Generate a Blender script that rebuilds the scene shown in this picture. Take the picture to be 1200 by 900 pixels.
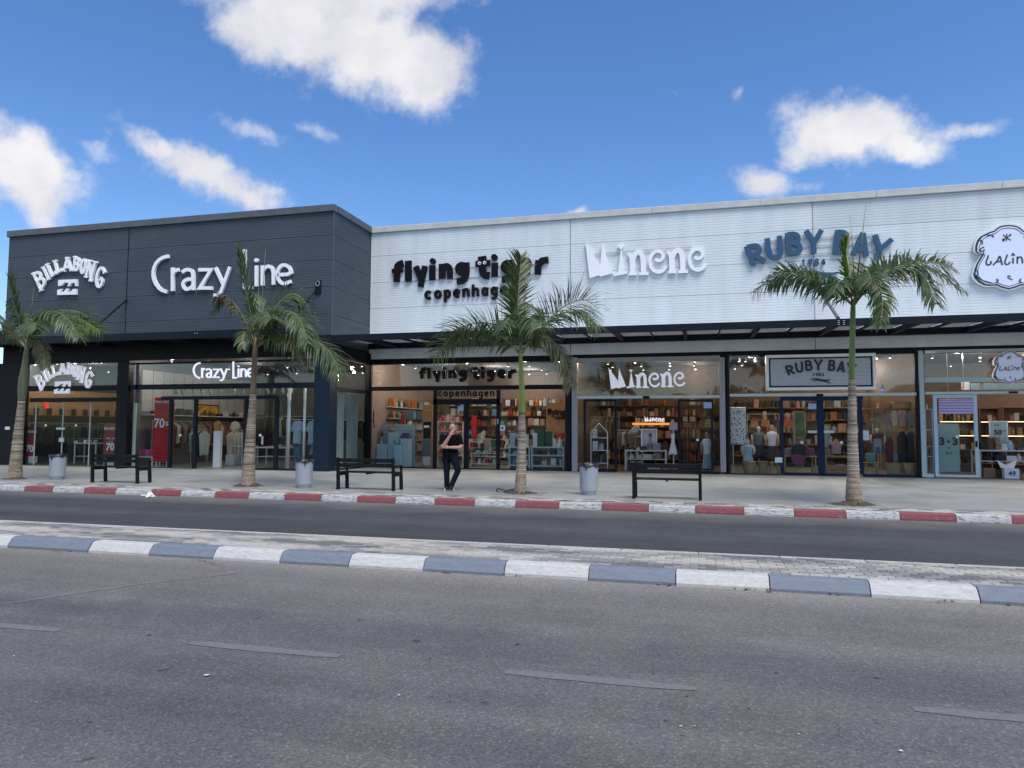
import bpy, bmesh, math, random
from mathutils import Vector, Matrix
random.seed(7)
R = math.radians
sc = bpy.context.scene
for o in list(bpy.data.objects): bpy.data.objects.remove(o)

# ---------------------------------------------------------------- camera
FPX, PITCH, YAW, ROLL = 832.0, R(3.667), R(14.574), R(0.258)      # focal length in pixels of the 1200x900 photograph
CAM = Vector((0, 0, 1.75))
_cp, _sp, _cy, _sy = math.cos(PITCH), math.sin(PITCH), math.cos(YAW), math.sin(YAW)
FWD = Vector((-_sy*_cp, _cy*_cp, _sp)); RT0 = Vector((_cy, _sy, 0)); UP0 = RT0.cross(FWD)
RT = math.cos(ROLL)*RT0 + math.sin(ROLL)*UP0; UP = -math.sin(ROLL)*RT0 + math.cos(ROLL)*UP0
cd = bpy.data.cameras.new('camera'); co = bpy.data.objects.new('camera', cd); sc.collection.objects.link(co)
cd.sensor_fit = 'HORIZONTAL'; cd.sensor_width = 36; cd.lens = 36*FPX/1200; cd.clip_start = 0.1; cd.clip_end = 6000
m = Matrix((RT, UP, -FWD)).transposed().to_4x4(); m.translation = CAM; co.matrix_world = m
sc.camera = co
sc.render.resolution_x, sc.render.resolution_y = 1024, 768
sc.cycles.use_denoising = True
sc.cycles.max_bounces = 8; sc.cycles.transparent_max_bounces = 16; sc.cycles.sample_clamp_indirect = 6
try: sc.cycles.denoiser = 'OPENIMAGEDENOISE'
except Exception: pass
def ray(x, y): return (FWD*FPX + RT*(x-600) - UP*(y-450)).normalized()
def on_y(x, y, Y): d = ray(x, y); return CAM + d*((Y-CAM.y)/d.y)      # pixel -> point on the vertical plane y = Y
def on_z(x, y, z): d = ray(x, y); return CAM + d*((z-CAM.z)/d.z)      # pixel -> point on the level plane z
def on_x(x, y, X): d = ray(x, y); return CAM + d*((X-CAM.x)/d.x)

# ---------------------------------------------------------------- sky, sun, exposure
SUN_EL, SUN_AZ = R(61), R(140)      # azimuth: clockwise from +Y (behind the photographer, to the right)
SKY_STRENGTH, SUN_STRENGTH, SUN_ANGLE, EXPOSURE = 0.105, 1.5, R(32), 1.3
w = bpy.data.worlds.new('World'); sc.world = w; w.use_nodes = True
nt = w.node_tree; N = nt.nodes; Lk = nt.links; N.clear()
def wn(t, **k):
    n = N.new(t)
    for a, b in k.items(): setattr(n, a, b)
    return n
def wm(op, a, b=None, c=None, clamp=False):
    n = wn('ShaderNodeMath', operation=op, use_clamp=clamp)
    for i, v in enumerate((a, b, c)):
        if v is None: continue
        if isinstance(v, (int, float)): n.inputs[i].default_value = v
        else: Lk.new(v, n.inputs[i])
    return n.outputs[0]
def wv(op, a, b=None):
    n = wn('ShaderNodeVectorMath', operation=op)
    for i, v in enumerate((a, b)):
        if v is None: continue
        if isinstance(v, (tuple, list, Vector)): n.inputs[i].default_value = tuple(v)
        else: Lk.new(v, n.inputs[i])
    return n.outputs['Value'] if op in ('DOT_PRODUCT', 'LENGTH') else n.outputs[0]
sky = wn('ShaderNodeTexSky', sky_type='NISHITA', sun_disc=False, sun_elevation=SUN_EL, sun_rotation=SUN_AZ,
         altitude=0, air_density=1.0, dust_density=0.15, ozone_density=3.0)
hsv = wn('ShaderNodeHueSaturation'); hsv.inputs['Hue'].default_value = 0.507; hsv.inputs['Saturation'].default_value = 1.22; hsv.inputs['Value'].default_value = 0.70
Lk.new(sky.outputs[0], hsv.inputs['Color'])
tc = wn('ShaderNodeTexCoord'); D = tc.outputs['Generated']
# warp the direction so that cloud rims are ragged
n1 = wn('ShaderNodeTexNoise'); n1.inputs['Scale'].default_value = 9; n1.inputs['Detail'].default_value = 6; n1.inputs['Roughness'].default_value = 0.6
Lk.new(D, n1.inputs['Vector'])
warp = wv('ADD', D, wv('MULTIPLY', wv('SUBTRACT', n1.outputs['Color'], (0.5, 0.5, 0.5)), (0.085, 0.085, 0.085)))
CLOUDS = [  # centre pixel, half-width, half-height, tilt (deg, + = right end lower), weight
    (345, 28, 98, 56, 18, 1.0), (430, 52, 108, 56, 22, 1.0), (498, 82, 60, 52, 18, 1.0), (400, -20, 150, 56, 0, 1.0),
    (18, 198, 64, 44, 20, 1.0), (38, 232, 44, 30, 35, .85), (-45, 185, 80, 50, 0, 1.0),
    (185, 180, 62, 17, 32, .72), (250, 208, 75, 26, 22, .85), (300, 232, 45, 24, 20, .75),
    (282, 150, 42, 17, 25, .43), (358, 155, 32, 12, 15, .42), (110, 172, 40, 18, 20, .41),
    (1000, 160, 78, 36, 8, 1.0), (955, 166, 40, 33, 0, .95), (1050, 175, 48, 22, 10, .85), (1130, 150, 55, 17, -10, .62),
    (905, 212, 48, 26, 12, .68), (945, 222, 36, 16, 0, .5), (800, 114, 24, 8, 0, .37), (858, 116, 12, 10, 0, .42), (672, 246, 16, 9, 0, .55),
]
field = None
for (x, y, rx, ry, tl, wgt) in CLOUDS:
    c = ray(x, y); a = math.cos(R(tl)); s = math.sin(R(tl))
    rr = (RT - c*RT.dot(c)).normalized(); uu = rr.cross(c) if rr.cross(c).dot(UP) > 0 else -rr.cross(c)
    h = rr*a - uu*s; v = rr*s + uu*a
    k = FPX/FWD.dot(c)      # pixels per unit angle close to this direction
    d = wv('SUBTRACT', warp, c)
    p = wm('MULTIPLY', wv('DOT_PRODUCT', d, h), k/rx); q = wm('MULTIPLY', wv('DOT_PRODUCT', d, v), k/ry)
    r2 = wm('ADD', wm('MULTIPLY', p, p), wm('MULTIPLY', q, q))
    g = wm('MULTIPLY', wm('POWER', 2.718, wm('MULTIPLY', r2, -0.9)), wgt)
    field = g if field is None else wm('MAXIMUM', field, g)
# the same kind of broken cloud goes on over the rest of the sky, outside the view
sepd = wn('ShaderNodeSeparateXYZ'); Lk.new(D, sepd.inputs[0])
nb = wn('ShaderNodeTexNoise'); nb.inputs['Scale'].default_value = 2.2; nb.inputs['Detail'].default_value = 5
Lk.new(wv('MULTIPLY', D, (1, 1, 2.0)), nb.inputs['Vector'])
away = wn('ShaderNodeMapRange'); away.inputs['From Min'].default_value = 0.70; away.inputs['From Max'].default_value = 0.45
Lk.new(wv('DOT_PRODUCT', D, FWD), away.inputs['Value'])
gen = wm('MULTIPLY', wm('MULTIPLY', wm('SUBTRACT', nb.outputs[0], 0.47), 5.0, clamp=True), away.outputs[0])
field = wm('MAXIMUM', field, gen)
n2 = wn('ShaderNodeTexNoise'); n2.inputs['Scale'].default_value = 19; n2.inputs['Detail'].default_value = 9; n2.inputs['Roughness'].default_value = 0.62
Lk.new(D, n2.inputs['Vector'])
dens = wm('ADD', field, wm('MULTIPLY', wm('SUBTRACT', n2.outputs[0], 0.5), 0.95))
mr = wn('ShaderNodeMapRange', interpolation_type='SMOOTHSTEP'); mr.inputs['From Min'].default_value = 0.24; mr.inputs['From Max'].default_value = 0.80
Lk.new(dens, mr.inputs['Value'])
above = wn('ShaderNodeMapRange'); above.inputs['From Min'].default_value = 0.0; above.inputs['From Max'].default_value = 0.06
Lk.new(sepd.outputs['Z'], above.inputs['Value'])
alpha = wm('MULTIPLY', mr.outputs[0], above.outputs[0])
n3 = wn('ShaderNodeTexNoise'); n3.inputs['Scale'].default_value = 9; n3.inputs['Detail'].default_value = 5; n3.inputs['Roughness'].default_value = 0.55
Lk.new(wv('ADD', D, (3.1, 1.7, 0.02)), n3.inputs['Vector'])
shade = wn('ShaderNodeValToRGB'); e = shade.color_ramp.elements
e[0].position = 0.34; e[0].color = (0.74, 0.75, 0.82, 1); e[1].position = 0.62; e[1].color = (0.97, 0.96, 0.98, 1)
Lk.new(n3.outputs[0], shade.inputs[0])
cmul = wn('ShaderNodeVectorMath', operation='SCALE'); Lk.new(shade.outputs[0], cmul.inputs[0]); cmul.inputs['Scale'].default_value = 1.0/SKY_STRENGTH*0.39
mix = wn('ShaderNodeMix', data_type='RGBA'); Lk.new(alpha, mix.inputs['Factor']); Lk.new(hsv.outputs[0], mix.inputs['A']); Lk.new(cmul.outputs[0], mix.inputs['B'])
bg = wn('ShaderNodeBackground'); bg.inputs['Strength'].default_value = SKY_STRENGTH; Lk.new(mix.outputs['Result'], bg.inputs['Color'])
wo = wn('ShaderNodeOutputWorld'); Lk.new(bg.outputs[0], wo.inputs['Surface'])
sd = bpy.data.lights.new('sun', 'SUN'); sd.energy = SUN_STRENGTH; sd.angle = SUN_ANGLE; sd.color = (1, 0.95, 0.84)
so = bpy.data.objects.new('sun', sd); sc.collection.objects.link(so)
_to_sun = Vector((math.sin(SUN_AZ)*math.cos(SUN_EL), math.cos(SUN_AZ)*math.cos(SUN_EL), math.sin(SUN_EL)))
so.rotation_euler = _to_sun.to_track_quat('Z', 'Y').to_euler(); so.location = (0, 0, 40)
sc.view_settings.view_transform = 'Standard'; sc.view_settings.look = 'None'; sc.view_settings.exposure = EXPOSURE; sc.view_settings.gamma = 1

# ---------------------------------------------------------------- materials
MATS = {}
def mat(name, col, rough=0.6, metal=0.0, var=0.12, vscale=6.0, bump=0.0, bscale=60.0, spec=0.5, emit=0.0, stretch=(1, 1, 1), col2=None):
    if name in MATS: return MATS[name]
    M = bpy.data.materials.new(name); M.use_nodes = True; t = M.node_tree; b = t.nodes['Principled BSDF']
    b.inputs['Roughness'].default_value = rough; b.inputs['Metallic'].default_value = metal; b.inputs['Specular IOR Level'].default_value = spec
    tcn = t.nodes.new('ShaderNodeTexCoord'); mp = t.nodes.new('ShaderNodeMapping'); mp.inputs['Scale'].default_value = stretch
    geo = t.nodes.new('ShaderNodeNewGeometry'); t.links.new(geo.outputs['Position'], mp.inputs['Vector'])
    nz = t.nodes.new('ShaderNodeTexNoise'); nz.inputs['Scale'].default_value = vscale; nz.inputs['Detail'].default_value = 5
    t.links.new(mp.outputs[0], nz.inputs['Vector'])
    rp = t.nodes.new('ShaderNodeValToRGB'); lo = col2 or tuple(max(0, c*(1-var)) for c in col)
    hi = tuple(min(1, c*(1+var)) for c in col) if not col2 else col
    rp.color_ramp.elements[0].position = 0.3; rp.color_ramp.elements[1].position = 0.7
    rp.color_ramp.elements[0].color = (*lo[:3], 1); rp.color_ramp.elements[1].color = (*hi[:3], 1)
    t.links.new(nz.outputs[0], rp.inputs[0]); t.links.new(rp.outputs[0], b.inputs['Base Color'])
    if bump:
        n2_ = t.nodes.new('ShaderNodeTexNoise'); n2_.inputs['Scale'].default_value = bscale; n2_.inputs['Detail'].default_value = 4
        t.links.new(mp.outputs[0], n2_.inputs['Vector'])
        bp = t.nodes.new('ShaderNodeBump'); bp.inputs['Strength'].default_value = bump; bp.inputs['Distance'].default_value = 0.02
        t.links.new(n2_.outputs[0], bp.inputs['Height']); t.links.new(bp.outputs[0], b.inputs['Normal'])
    if emit:
        b.inputs['Emission Color'].default_value = (*col[:3], 1); b.inputs['Emission Strength'].default_value = emit
    MATS[name] = M; return M
def glass(name, tint=(0.80, 0.86, 0.86), refl=1.0, rough=0.0):
    if name in MATS: return MATS[name]
    M = bpy.data.materials.new(name); M.use_nodes = True; t = M.node_tree; t.nodes.clear()
    o = t.nodes.new('ShaderNodeOutputMaterial'); tr = t.nodes.new('ShaderNodeBsdfTransparent'); gl = t.nodes.new('ShaderNodeBsdfGlossy')
    fr = t.nodes.new('ShaderNodeFresnel'); fr.inputs['IOR'].default_value = 1.52; mx = t.nodes.new('ShaderNodeMixShader')
    ml = t.nodes.new('ShaderNodeMath'); ml.operation = 'MULTIPLY'; ml.inputs[1].default_value = refl; ml.use_clamp = True
    geo = t.nodes.new('ShaderNodeNewGeometry'); nz = t.nodes.new('ShaderNodeTexNoise'); nz.inputs['Scale'].default_value = 0.7
    t.links.new(geo.outputs['Position'], nz.inputs['Vector'])
    bp = t.nodes.new('ShaderNodeBump'); bp.inputs['Strength'].default_value = 0.08; bp.inputs['Distance'].default_value = 0.05
    t.links.new(nz.outputs[0], bp.inputs['Height']); t.links.new(bp.outputs[0], gl.inputs['Normal'])
    tr.inputs['Color'].default_value = (*tint, 1); gl.inputs['Roughness'].default_value = rough
    t.links.new(fr.outputs[0], ml.inputs[0]); t.links.new(ml.outputs[0], mx.inputs[0])
    t.links.new(tr.outputs[0], mx.inputs[1]); t.links.new(gl.outputs[0], mx.inputs[2]); t.links.new(mx.outputs[0], o.inputs['Surface'])
    MATS[name] = M; return M
def ramp_node(t, src, stops):
    r = t.nodes.new('ShaderNodeValToRGB'); t.links.new(src, r.inputs[0])
    while len(r.color_ramp.elements) < len(stops): r.color_ramp.elements.new(0.5)
    for el, (p, c) in zip(r.color_ramp.elements, stops): el.position = p; el.color = (*c, 1) if len(c) == 3 else c
    return r.outputs[0]

# ---------------------------------------------------------------- mesh helpers
ORG = {}
COL = sc.collection
def thing(name, label, cat, loc=(0, 0, 0), group=None):
    o = bpy.data.objects.new(name, None); COL.objects.link(o); o.location = loc; o.empty_display_size = 0.2
    o['label'] = label; o['category'] = cat
    if group: o['group'] = group
    ORG[o.name] = Vector(loc); return o
def tag(o, label=None, cat=None, group=None, kind=None):
    if label: o['label'] = label
    if cat: o['category'] = cat
    if group: o['group'] = group
    if kind: o['kind'] = kind
    return o
def link(name, me, parent=None):
    o = bpy.data.objects.new(name, me); COL.objects.link(o)
    if parent: o.parent = parent
    return o
class MB:
    def __init__(s): s.v = []; s.f = []; s.mi = []; s.m = 0
    def add(s, vs, fs):
        b = len(s.v); s.v += [Vector(p) for p in vs]; s.f += [[b+i for i in f] for f in fs]; s.mi += [s.m]*len(fs); return s
    def box(s, x0, x1, y0, y1, z0, z1):
        v = [(x, y, z) for z in (z0, z1) for y in (y0, y1) for x in (x0, x1)]
        return s.add(v, [(0, 2, 3, 1), (4, 5, 7, 6), (0, 1, 5, 4), (1, 3, 7, 5), (3, 2, 6, 7), (2, 0, 4, 6)])
    def bbox(s, x0, x1, y0, y1, z0, z1, b=0.01):      # box with chamfered edges
        bm = bmesh.new(); bmesh.ops.create_cube(bm, size=1)
        for q in bm.verts: q.co = Vector(((x0+x1)/2+q.co.x*(x1-x0), (y0+y1)/2+q.co.y*(y1-y0), (z0+z1)/2+q.co.z*(z1-z0)))
        bmesh.ops.bevel(bm, geom=list(bm.edges), offset=b, segments=1, affect='EDGES')
        bm.verts.index_update(); s.add([q.co.copy() for q in bm.verts], [[q.index for q in f.verts] for f in bm.faces]); bm.free(); return s
    def beam(s, a, b, wd, ht, up=(0, 0, 1)):           # rectangular bar between two points
        a = Vector(a); b = Vector(b); t = (b-a).normalized(); r = t.cross(Vector(up))
        if r.length < 1e-4: r = t.cross(Vector((1, 0, 0)))
        r.normalize(); u = r.cross(t); v = [p + r*i*wd/2 + u*j*ht/2 for p in (a, b) for i, j in ((-1, -1), (1, -1), (1, 1), (-1, 1))]
        return s.add(v, [(3, 2, 1, 0), (4, 5, 6, 7), (0, 1, 5, 4), (1, 2, 6, 5), (2, 3, 7, 6), (3, 0, 4, 7)])
    def tube(s, pts, rad, n=8, cap=True):
        pts = [Vector(p) for p in pts]; k = len(pts); rad = [rad]*k if isinstance(rad, (int, float)) else rad
        ref = Vector((0.013, 1, 0.02)); rings = []
        for i in range(k):
            t = (pts[min(i+1, k-1)] - pts[max(i-1, 0)]).normalized()
            if abs(t.dot(ref)) > 0.97: ref = Vector((1, 0.01, 0.02))
            a = t.cross(ref).normalized(); b = t.cross(a); r = rad[i]; rx, ry = r if isinstance(r, tuple) else (r, r)
            rings.append([pts[i] + a*math.cos(2*math.pi*j/n)*rx + b*math.sin(2*math.pi*j/n)*ry for j in range(n)])
        fs = [(i*n+j, i*n+(j+1) % n, (i+1)*n+(j+1) % n, (i+1)*n+j) for i in range(k-1) for j in range(n)]
        if cap: fs += [tuple(range(n-1, -1, -1)), tuple(range((k-1)*n, k*n))]
        return s.add([p for r in rings for p in r], fs)
    def lathe(s, prof, c=(0, 0, 0), n=20, cap=True):   # profile (r, z)
        c = Vector(c); v = [c + Vector((r*math.cos(2*math.pi*j/n), r*math.sin(2*math.pi*j/n), z)) for r, z in prof for j in range(n)]
        fs = [(i*n+j, i*n+(j+1) % n, (i+1)*n+(j+1) % n, (i+1)*n+j) for i in range(len(prof)-1) for j in range(n)]
        if cap: fs += [tuple(range(n-1, -1, -1)), tuple(range((len(prof)-1)*n, len(prof)*n))]
        return s.add(v, fs)
    def ell(s, c, r, n=12, m_=8):
        c = Vector(c); v = []; fs = []
        for i in range(m_+1):
            a = math.pi*i/m_
            for j in range(n): b = 2*math.pi*j/n; v.append(c + Vector((r[0]*math.sin(a)*math.cos(b), r[1]*math.sin(a)*math.sin(b), -r[2]*math.cos(a))))
        for i in range(m_):
            for j in range(n): fs.append((i*n+j, i*n+(j+1) % n, (i+1)*n+(j+1) % n, (i+1)*n+j))
        return s.add(v, fs)
    def quad(s, a, b, c, d): return s.add([a, b, c, d], [(0, 1, 2, 3)])
    def prism(s, pts, y0, y1):                         # outline (x, z) in the facade plane, from y0 (front) to y1
        n = len(pts); v = [(x, y0, z) for x, z in pts] + [(x, y1, z) for x, z in pts]
        ar = sum(pts[i][0]*pts[(i+1) % n][1]-pts[(i+1) % n][0]*pts[i][1] for i in range(n))
        o = list(range(n)); fs = [tuple(o), tuple(n+i for i in reversed(o))] + [(i, i+n, (i+1) % n+n, (i+1) % n) for i in o]
        if ar < 0: fs = [tuple(reversed(f)) for f in fs]
        return s.add(v, fs)
    def ribbon(s, pts, wd, y0, y1, closed=False):      # a stroke (x, z) of width wd standing out from the facade plane
        P = [Vector(p) for p in pts]
        n = len(P); L = []; Rr = []
        for i in range(n):
            a = P[(i-1) % n] if (closed or i > 0) else None; b = P[(i+1) % n] if (closed or i < n-1) else None
            d1 = (P[i]-a).normalized() if a is not None else (b-P[i]).normalized(); d2 = (b-P[i]).normalized() if b is not None else d1
            n1_ = Vector((-d1.y, d1.x)); n2_ = Vector((-d2.y, d2.x)); mm = n1_+n2_
            mm = mm.normalized() if mm.length > 1e-5 else n1_
            wi = wd[i] if isinstance(wd, (list, tuple)) else wd
            k = wi/2/max(0.45, mm.dot(n1_)); L.append(P[i]+mm*k); Rr.append(P[i]-mm*k)
        v = []
        for l, r in zip(L, Rr): v += [(l.x, y0, l.y), (r.x, y0, r.y), (l.x, y1, l.y), (r.x, y1, r.y)]
        fs = []
        for i in range(n if closed else n-1):
            a = i*4; b = ((i+1) % n)*4
            fs += [(a, a+1, b+1, b), (a+2, b+2, b+3, a+3), (a, b, b+2, a+2), (a+1, a+3, b+3, b+1)]
        if not closed: fs += [(0, 2, 3, 1), ((n-1)*4, (n-1)*4+1, (n-1)*4+3, (n-1)*4+2)]
        return s.add(v, fs)
    def build(s, name, material, parent=None, smooth=False, org=None):
        og = org if org is not None else (ORG.get(parent.name, Vector((0, 0, 0))) if parent else Vector((0, 0, 0)))
        og = Vector(og); me = bpy.data.meshes.new(name); me.from_pydata([p-og for p in s.v], [], s.f); me.update()
        for M in (material if isinstance(material, (list, tuple)) else [material]): me.materials.append(M)
        if any(s.mi): me.polygons.foreach_set('material_index', s.mi)
        if smooth: me.polygons.foreach_set('use_smooth', [True]*len(me.polygons))
        o = link(name, me, parent); ORG[o.name] = og if parent else Vector((0, 0, 0))
        return o
def copy_tree(o, loc=None, rz=None, parent=None):
    c = o.copy(); COL.objects.link(c); c.parent = parent
    if loc is not None: c.location = loc
    if rz is not None: c.rotation_euler = (0, 0, rz)
    for ch in o.children: copy_tree(ch, parent=c)
    return c
def struct(mb, name, material, smooth=False, parent=None): return tag(mb.build(name, material, parent, smooth), kind='structure')
def text_mesh(txt, size, name, material, parent, loc, depth=0.004, bold=0.0, align='CENTER', sx=1.0, org=None):
    cu = bpy.data.curves.new('t', 'FONT'); cu.body = txt; cu.size = size; cu.extrude = depth; cu.offset = bold; cu.align_x = align; cu.resolution_u = 3
    t = bpy.data.objects.new('t', cu); COL.objects.link(t); dg = bpy.context.evaluated_depsgraph_get(); dg.update()
    me = bpy.data.meshes.new_from_object(t.evaluated_get(dg)); bpy.data.objects.remove(t); bpy.data.curves.remove(cu)
    og = org if org is not None else ORG.get(parent.name, Vector((0, 0, 0)))
    for v in me.vertices: x, y, z = v.co; v.co = Vector((x*sx, -z, y)) + Vector(loc) - og
    me.materials.clear(); me.materials.append(material); me.name = name
    o = link(name, me, parent); ORG[o.name] = og; return o
# ---------------------------------------------------------------- ground, roads, median, pavement
def asphalt(name, dark, light, dusty, y_dust0, y_dust1, dust_amt=1.0):
    M = bpy.data.materials.new(name); M.use_nodes = True; t = M.node_tree; b = t.nodes['Principled BSDF']; b.inputs['Roughness'].default_value = 0.85
    b.inputs['Specular IOR Level'].default_value = 0.3
    g = t.nodes.new('ShaderNodeNewGeometry'); pos = g.outputs['Position']
    def noise(scale, det, vec=pos, rough=0.6):
        n = t.nodes.new('ShaderNodeTexNoise'); n.inputs['Scale'].default_value = scale; n.inputs['Detail'].default_value = det; n.inputs['Roughness'].default_value = rough
        t.links.new(vec, n.inputs['Vector']); return n.outputs[0]
    def mth(op, a, b_, clamp=False):
        n = t.nodes.new('ShaderNodeMath'); n.operation = op; n.use_clamp = clamp
        for i, v in enumerate((a, b_)):
            if isinstance(v, (int, float)): n.inputs[i].default_value = v
            else: t.links.new(v, n.inputs[i])
        return n.outputs[0]
    def mixc(f, a, b_, bt='MIX'):
        n = t.nodes.new('ShaderNodeMix'); n.data_type = 'RGBA'; n.blend_type = bt
        for k, v in (('Factor', f), ('A', a), ('B', b_)):
            if isinstance(v, (int, float)): n.inputs[k].default_value = v
            elif isinstance(v, tuple): n.inputs[k].default_value = (*v, 1)
            else: t.links.new(v, n.inputs[k])
        return n.outputs['Result']
    mp = t.nodes.new('ShaderNodeMapping'); mp.inputs['Scale'].default_value = (0.05, 1, 1); t.links.new(pos, mp.inputs[0])
    base = ramp_node(t, noise(0.9, 6), [(0.3, dark), (0.7, light)])
    streak = ramp_node(t, noise(2.2, 5, mp.outputs[0]), [(0.35, (0.82, 0.82, 0.83)), (0.65, (1.1, 1.1, 1.1))])
    c = mixc(0.8, base, streak, 'MULTIPLY')
    sep = t.nodes.new('ShaderNodeSeparateXYZ'); t.links.new(pos, sep.inputs[0])
    mr_ = t.nodes.new('ShaderNodeMapRange'); mr_.inputs['From Min'].default_value = y_dust0; mr_.inputs['From Max'].default_value = y_dust1
    t.links.new(mth('ADD', sep.outputs['Y'], mth('MULTIPLY', mth('SUBTRACT', noise(0.7, 5), 0.5), 1.6)), mr_.inputs['Value'])
    c = mixc(mth('MULTIPLY', mr_.outputs[0], dust_amt), c, dusty)
    # aggregate: light and dark grains
    vo = t.nodes.new('ShaderNodeTexVoronoi'); vo.inputs['Scale'].default_value = 75; t.links.new(pos, vo.inputs['Vector'])
    sv = t.nodes.new('ShaderNodeSeparateXYZ'); t.links.new(vo.outputs['Color'], sv.inputs[0])
    grain = ramp_node(t, sv.outputs[0], [(0.0, (0.55, 0.55, 0.56)), (0.5, (1.0, 1.0, 1.0)), (0.86, (1.08, 1.08, 1.06)), (1.0, (1.9, 1.85, 1.8))])
    c = mixc(0.75, c, grain, 'MULTIPLY')
    # tar spots and old patches
    spot = ramp_node(t, noise(5.5, 3, mp.outputs[0] if False else pos, 0.5), [(0.25, (0.55, 0.55, 0.56)), (0.31, (1, 1, 1))])
    c = mixc(1.0, c, spot, 'MULTIPLY')
    mpt = t.nodes.new('ShaderNodeMapping'); mpt.inputs['Scale'].default_value = (0.03, 0.75, 1); t.links.new(pos, mpt.inputs[0])
    c = mixc(0.9, c, ramp_node(t, noise(1.0, 3, mpt.outputs[0], 0.45), [(0.38, (0.84, 0.84, 0.85)), (0.5, (1.0, 1.0, 1.0)), (0.62, (1.13, 1.12, 1.10))]), 'MULTIPLY')
    c = mixc(0.85, c, ramp_node(t, noise(0.33, 7, pos, 0.65), [(0.34, (0.80, 0.80, 0.80)), (0.45, (1, 1, 1)), (0.7, (1.08, 1.07, 1.05))]), 'MULTIPLY')
    t.links.new(c, b.inputs['Base Color'])
    bp = t.nodes.new('ShaderNodeBump'); bp.inputs['Strength'].default_value = 0.5; bp.inputs['Distance'].default_value = 0.006
    t.links.new(mth('ADD', sv.outputs[0], noise(160, 2)), bp.inputs['Height']); t.links.new(bp.outputs[0], b.inputs['Normal'])
    return M
M_road = asphalt('near_asphalt', (0.104, 0.105, 0.104), (0.146, 0.144, 0.139), (0.232, 0.218, 0.196), 5.9, 8.3, 0.85)
M_lane = asphalt('lane_asphalt', (0.052, 0.055, 0.062), (0.072, 0.075, 0.082), (0.20, 0.19, 0.175), 14.2, 15.9, 0.9)
M_dirt = mat('dry_ground', (0.26, 0.23, 0.19), 0.95, var=0.25, vscale=0.6)
struct(MB().quad((-1500, -1500, -0.02), (1500, -1500, -0.02), (1500, 1500, -0.02), (-1500, 1500, -0.02)), 'ground', M_dirt)
road = struct(MB().quad((-160, -5, 0), (120, -5, 0), (120, 8.42, 0), (-160, 8.42, 0)), 'road', M_road)
struct(MB().quad((-160, 9.7, 0.0), (120, 9.7, 0.0), (120, 15.72, 0.0), (-160, 15.72, 0.0)), 'service_lane', M_lane)
# worn dashes of the lane line
def dash_mat():
    M = bpy.data.materials.new('worn_white_paint'); M.use_nodes = True; t = M.node_tree; b = t.nodes['Principled BSDF']; b.inputs['Roughness'].default_value = 0.8
    g = t.nodes.new('ShaderNodeNewGeometry'); n = t.nodes.new('ShaderNodeTexNoise'); n.inputs['Scale'].default_value = 26; n.inputs['Detail'].default_value = 8; n.inputs['Roughness'].default_value = 0.75
    t.links.new(g.outputs['Position'], n.inputs['Vector'])
    t.links.new(ramp_node(t, n.outputs[0], [(0.42, (0.135, 0.134, 0.131)), (0.72, (0.200, 0.200, 0.198))]), b.inputs['Base Color']); return M
M_dash = dash_mat()
rnd = random.Random(3)
for k in range(-6, 5):
    x0 = -4.02 + k*2.66; pts0 = []; pts1 = []
    for i in range(9):
        x = x0 + i*1.34/8; j0, j1 = rnd.uniform(-.012, .012), rnd.uniform(-.012, .012)
        taper = 0.6 if i in (0, 8) else 1
        pts0.append((x, 5.09+0.005*x-0.062*taper+j0, 0.004)); pts1.append((x, 5.09+0.005*x+0.062*taper+j1, 0.004))
    MB().add(pts0+pts1, [(i, i+1, i+10, i+9) for i in range(8)]).build('lane_dash', M_dash, road)
# tar seam wandering over the near road
pts = [(-6.35, 8.2), (-5.75, 7.9), (-5.45, 7.55), (-5.75, 7.2), (-6.1, 6.75), (-6.4, 6.25), (-6.6, 5.8), (-7.0, 5.4)]
M_tar = mat('tar_seam', (0.158, 0.149, 0.136), 0.85, var=0.2)
s = MB(); v = []
for i, (x, y) in enumerate(pts): v += [(x-.03-.02*(i % 2), y-.012, .003), (x+.045+.02*(i % 3), y+.012, .003)]
s.add(v, [(2*i, 2*i+1, 2*i+3, 2*i+2) for i in range(len(pts)-1)]); s.build('tar_seam', M_tar, road)
# tar drips and paper flecks on the asphalt
s = MB(); q = MB()
for (px, py, wpx, dark) in [(978, 221, 20, 1), (547, 274, 6, 1), (210, 412, 8, 1), (1055, 365, 7, 1), (350, 208, 10, 1), (1008, 262, 6, 1), (1170, 204, 6, 1), (1048, 398, 5, 1), (485, 304, 14, 0), (32, 259, 4, 0), (935, 351, 7, 0), (85, 367, 3, 0)]:
    c = on_z(px/2, 640+py/2, 0.004); r = wpx/4/FPX*(c-CAM).length
    (s if dark else q).add([(c.x+r*math.cos(a)*rnd.uniform(.6, 1.2), c.y+r*math.sin(a)*rnd.uniform(.5, 1.1), 0.004 if dark else 0.012) for a in [i*math.pi/4 for i in range(8)]], [tuple(range(8))])
for (px, py, wpx, dark) in [(12, 230, 14, 1), (555, 380, 9, 1), (855, 308, 12, 1), (345, 256, 6, 1), (620, 296, 8, 1), (410, 352, 8, 1), (360, 408, 8, 1), (395, 424, 7, 0), (428, 424, 4, 0), (672, 443, 5, 0), (912, 482, 8, 0)]:
    c = on_z(600+px/2, 640+py/2, 0.004); r = wpx/4/FPX*(c-CAM).length
    (s if dark else q).add([(c.x+r*math.cos(a)*rnd.uniform(.6, 1.2), c.y+r*math.sin(a)*rnd.uniform(.5, 1.1), 0.004 if dark else 0.012) for a in [i*math.pi/4 for i in range(8)]], [tuple(range(8))])
tag(s.build('tar_spots', mat('tar_drip', (0.05, 0.05, 0.05), 0.7), road), kind='stuff')
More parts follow.
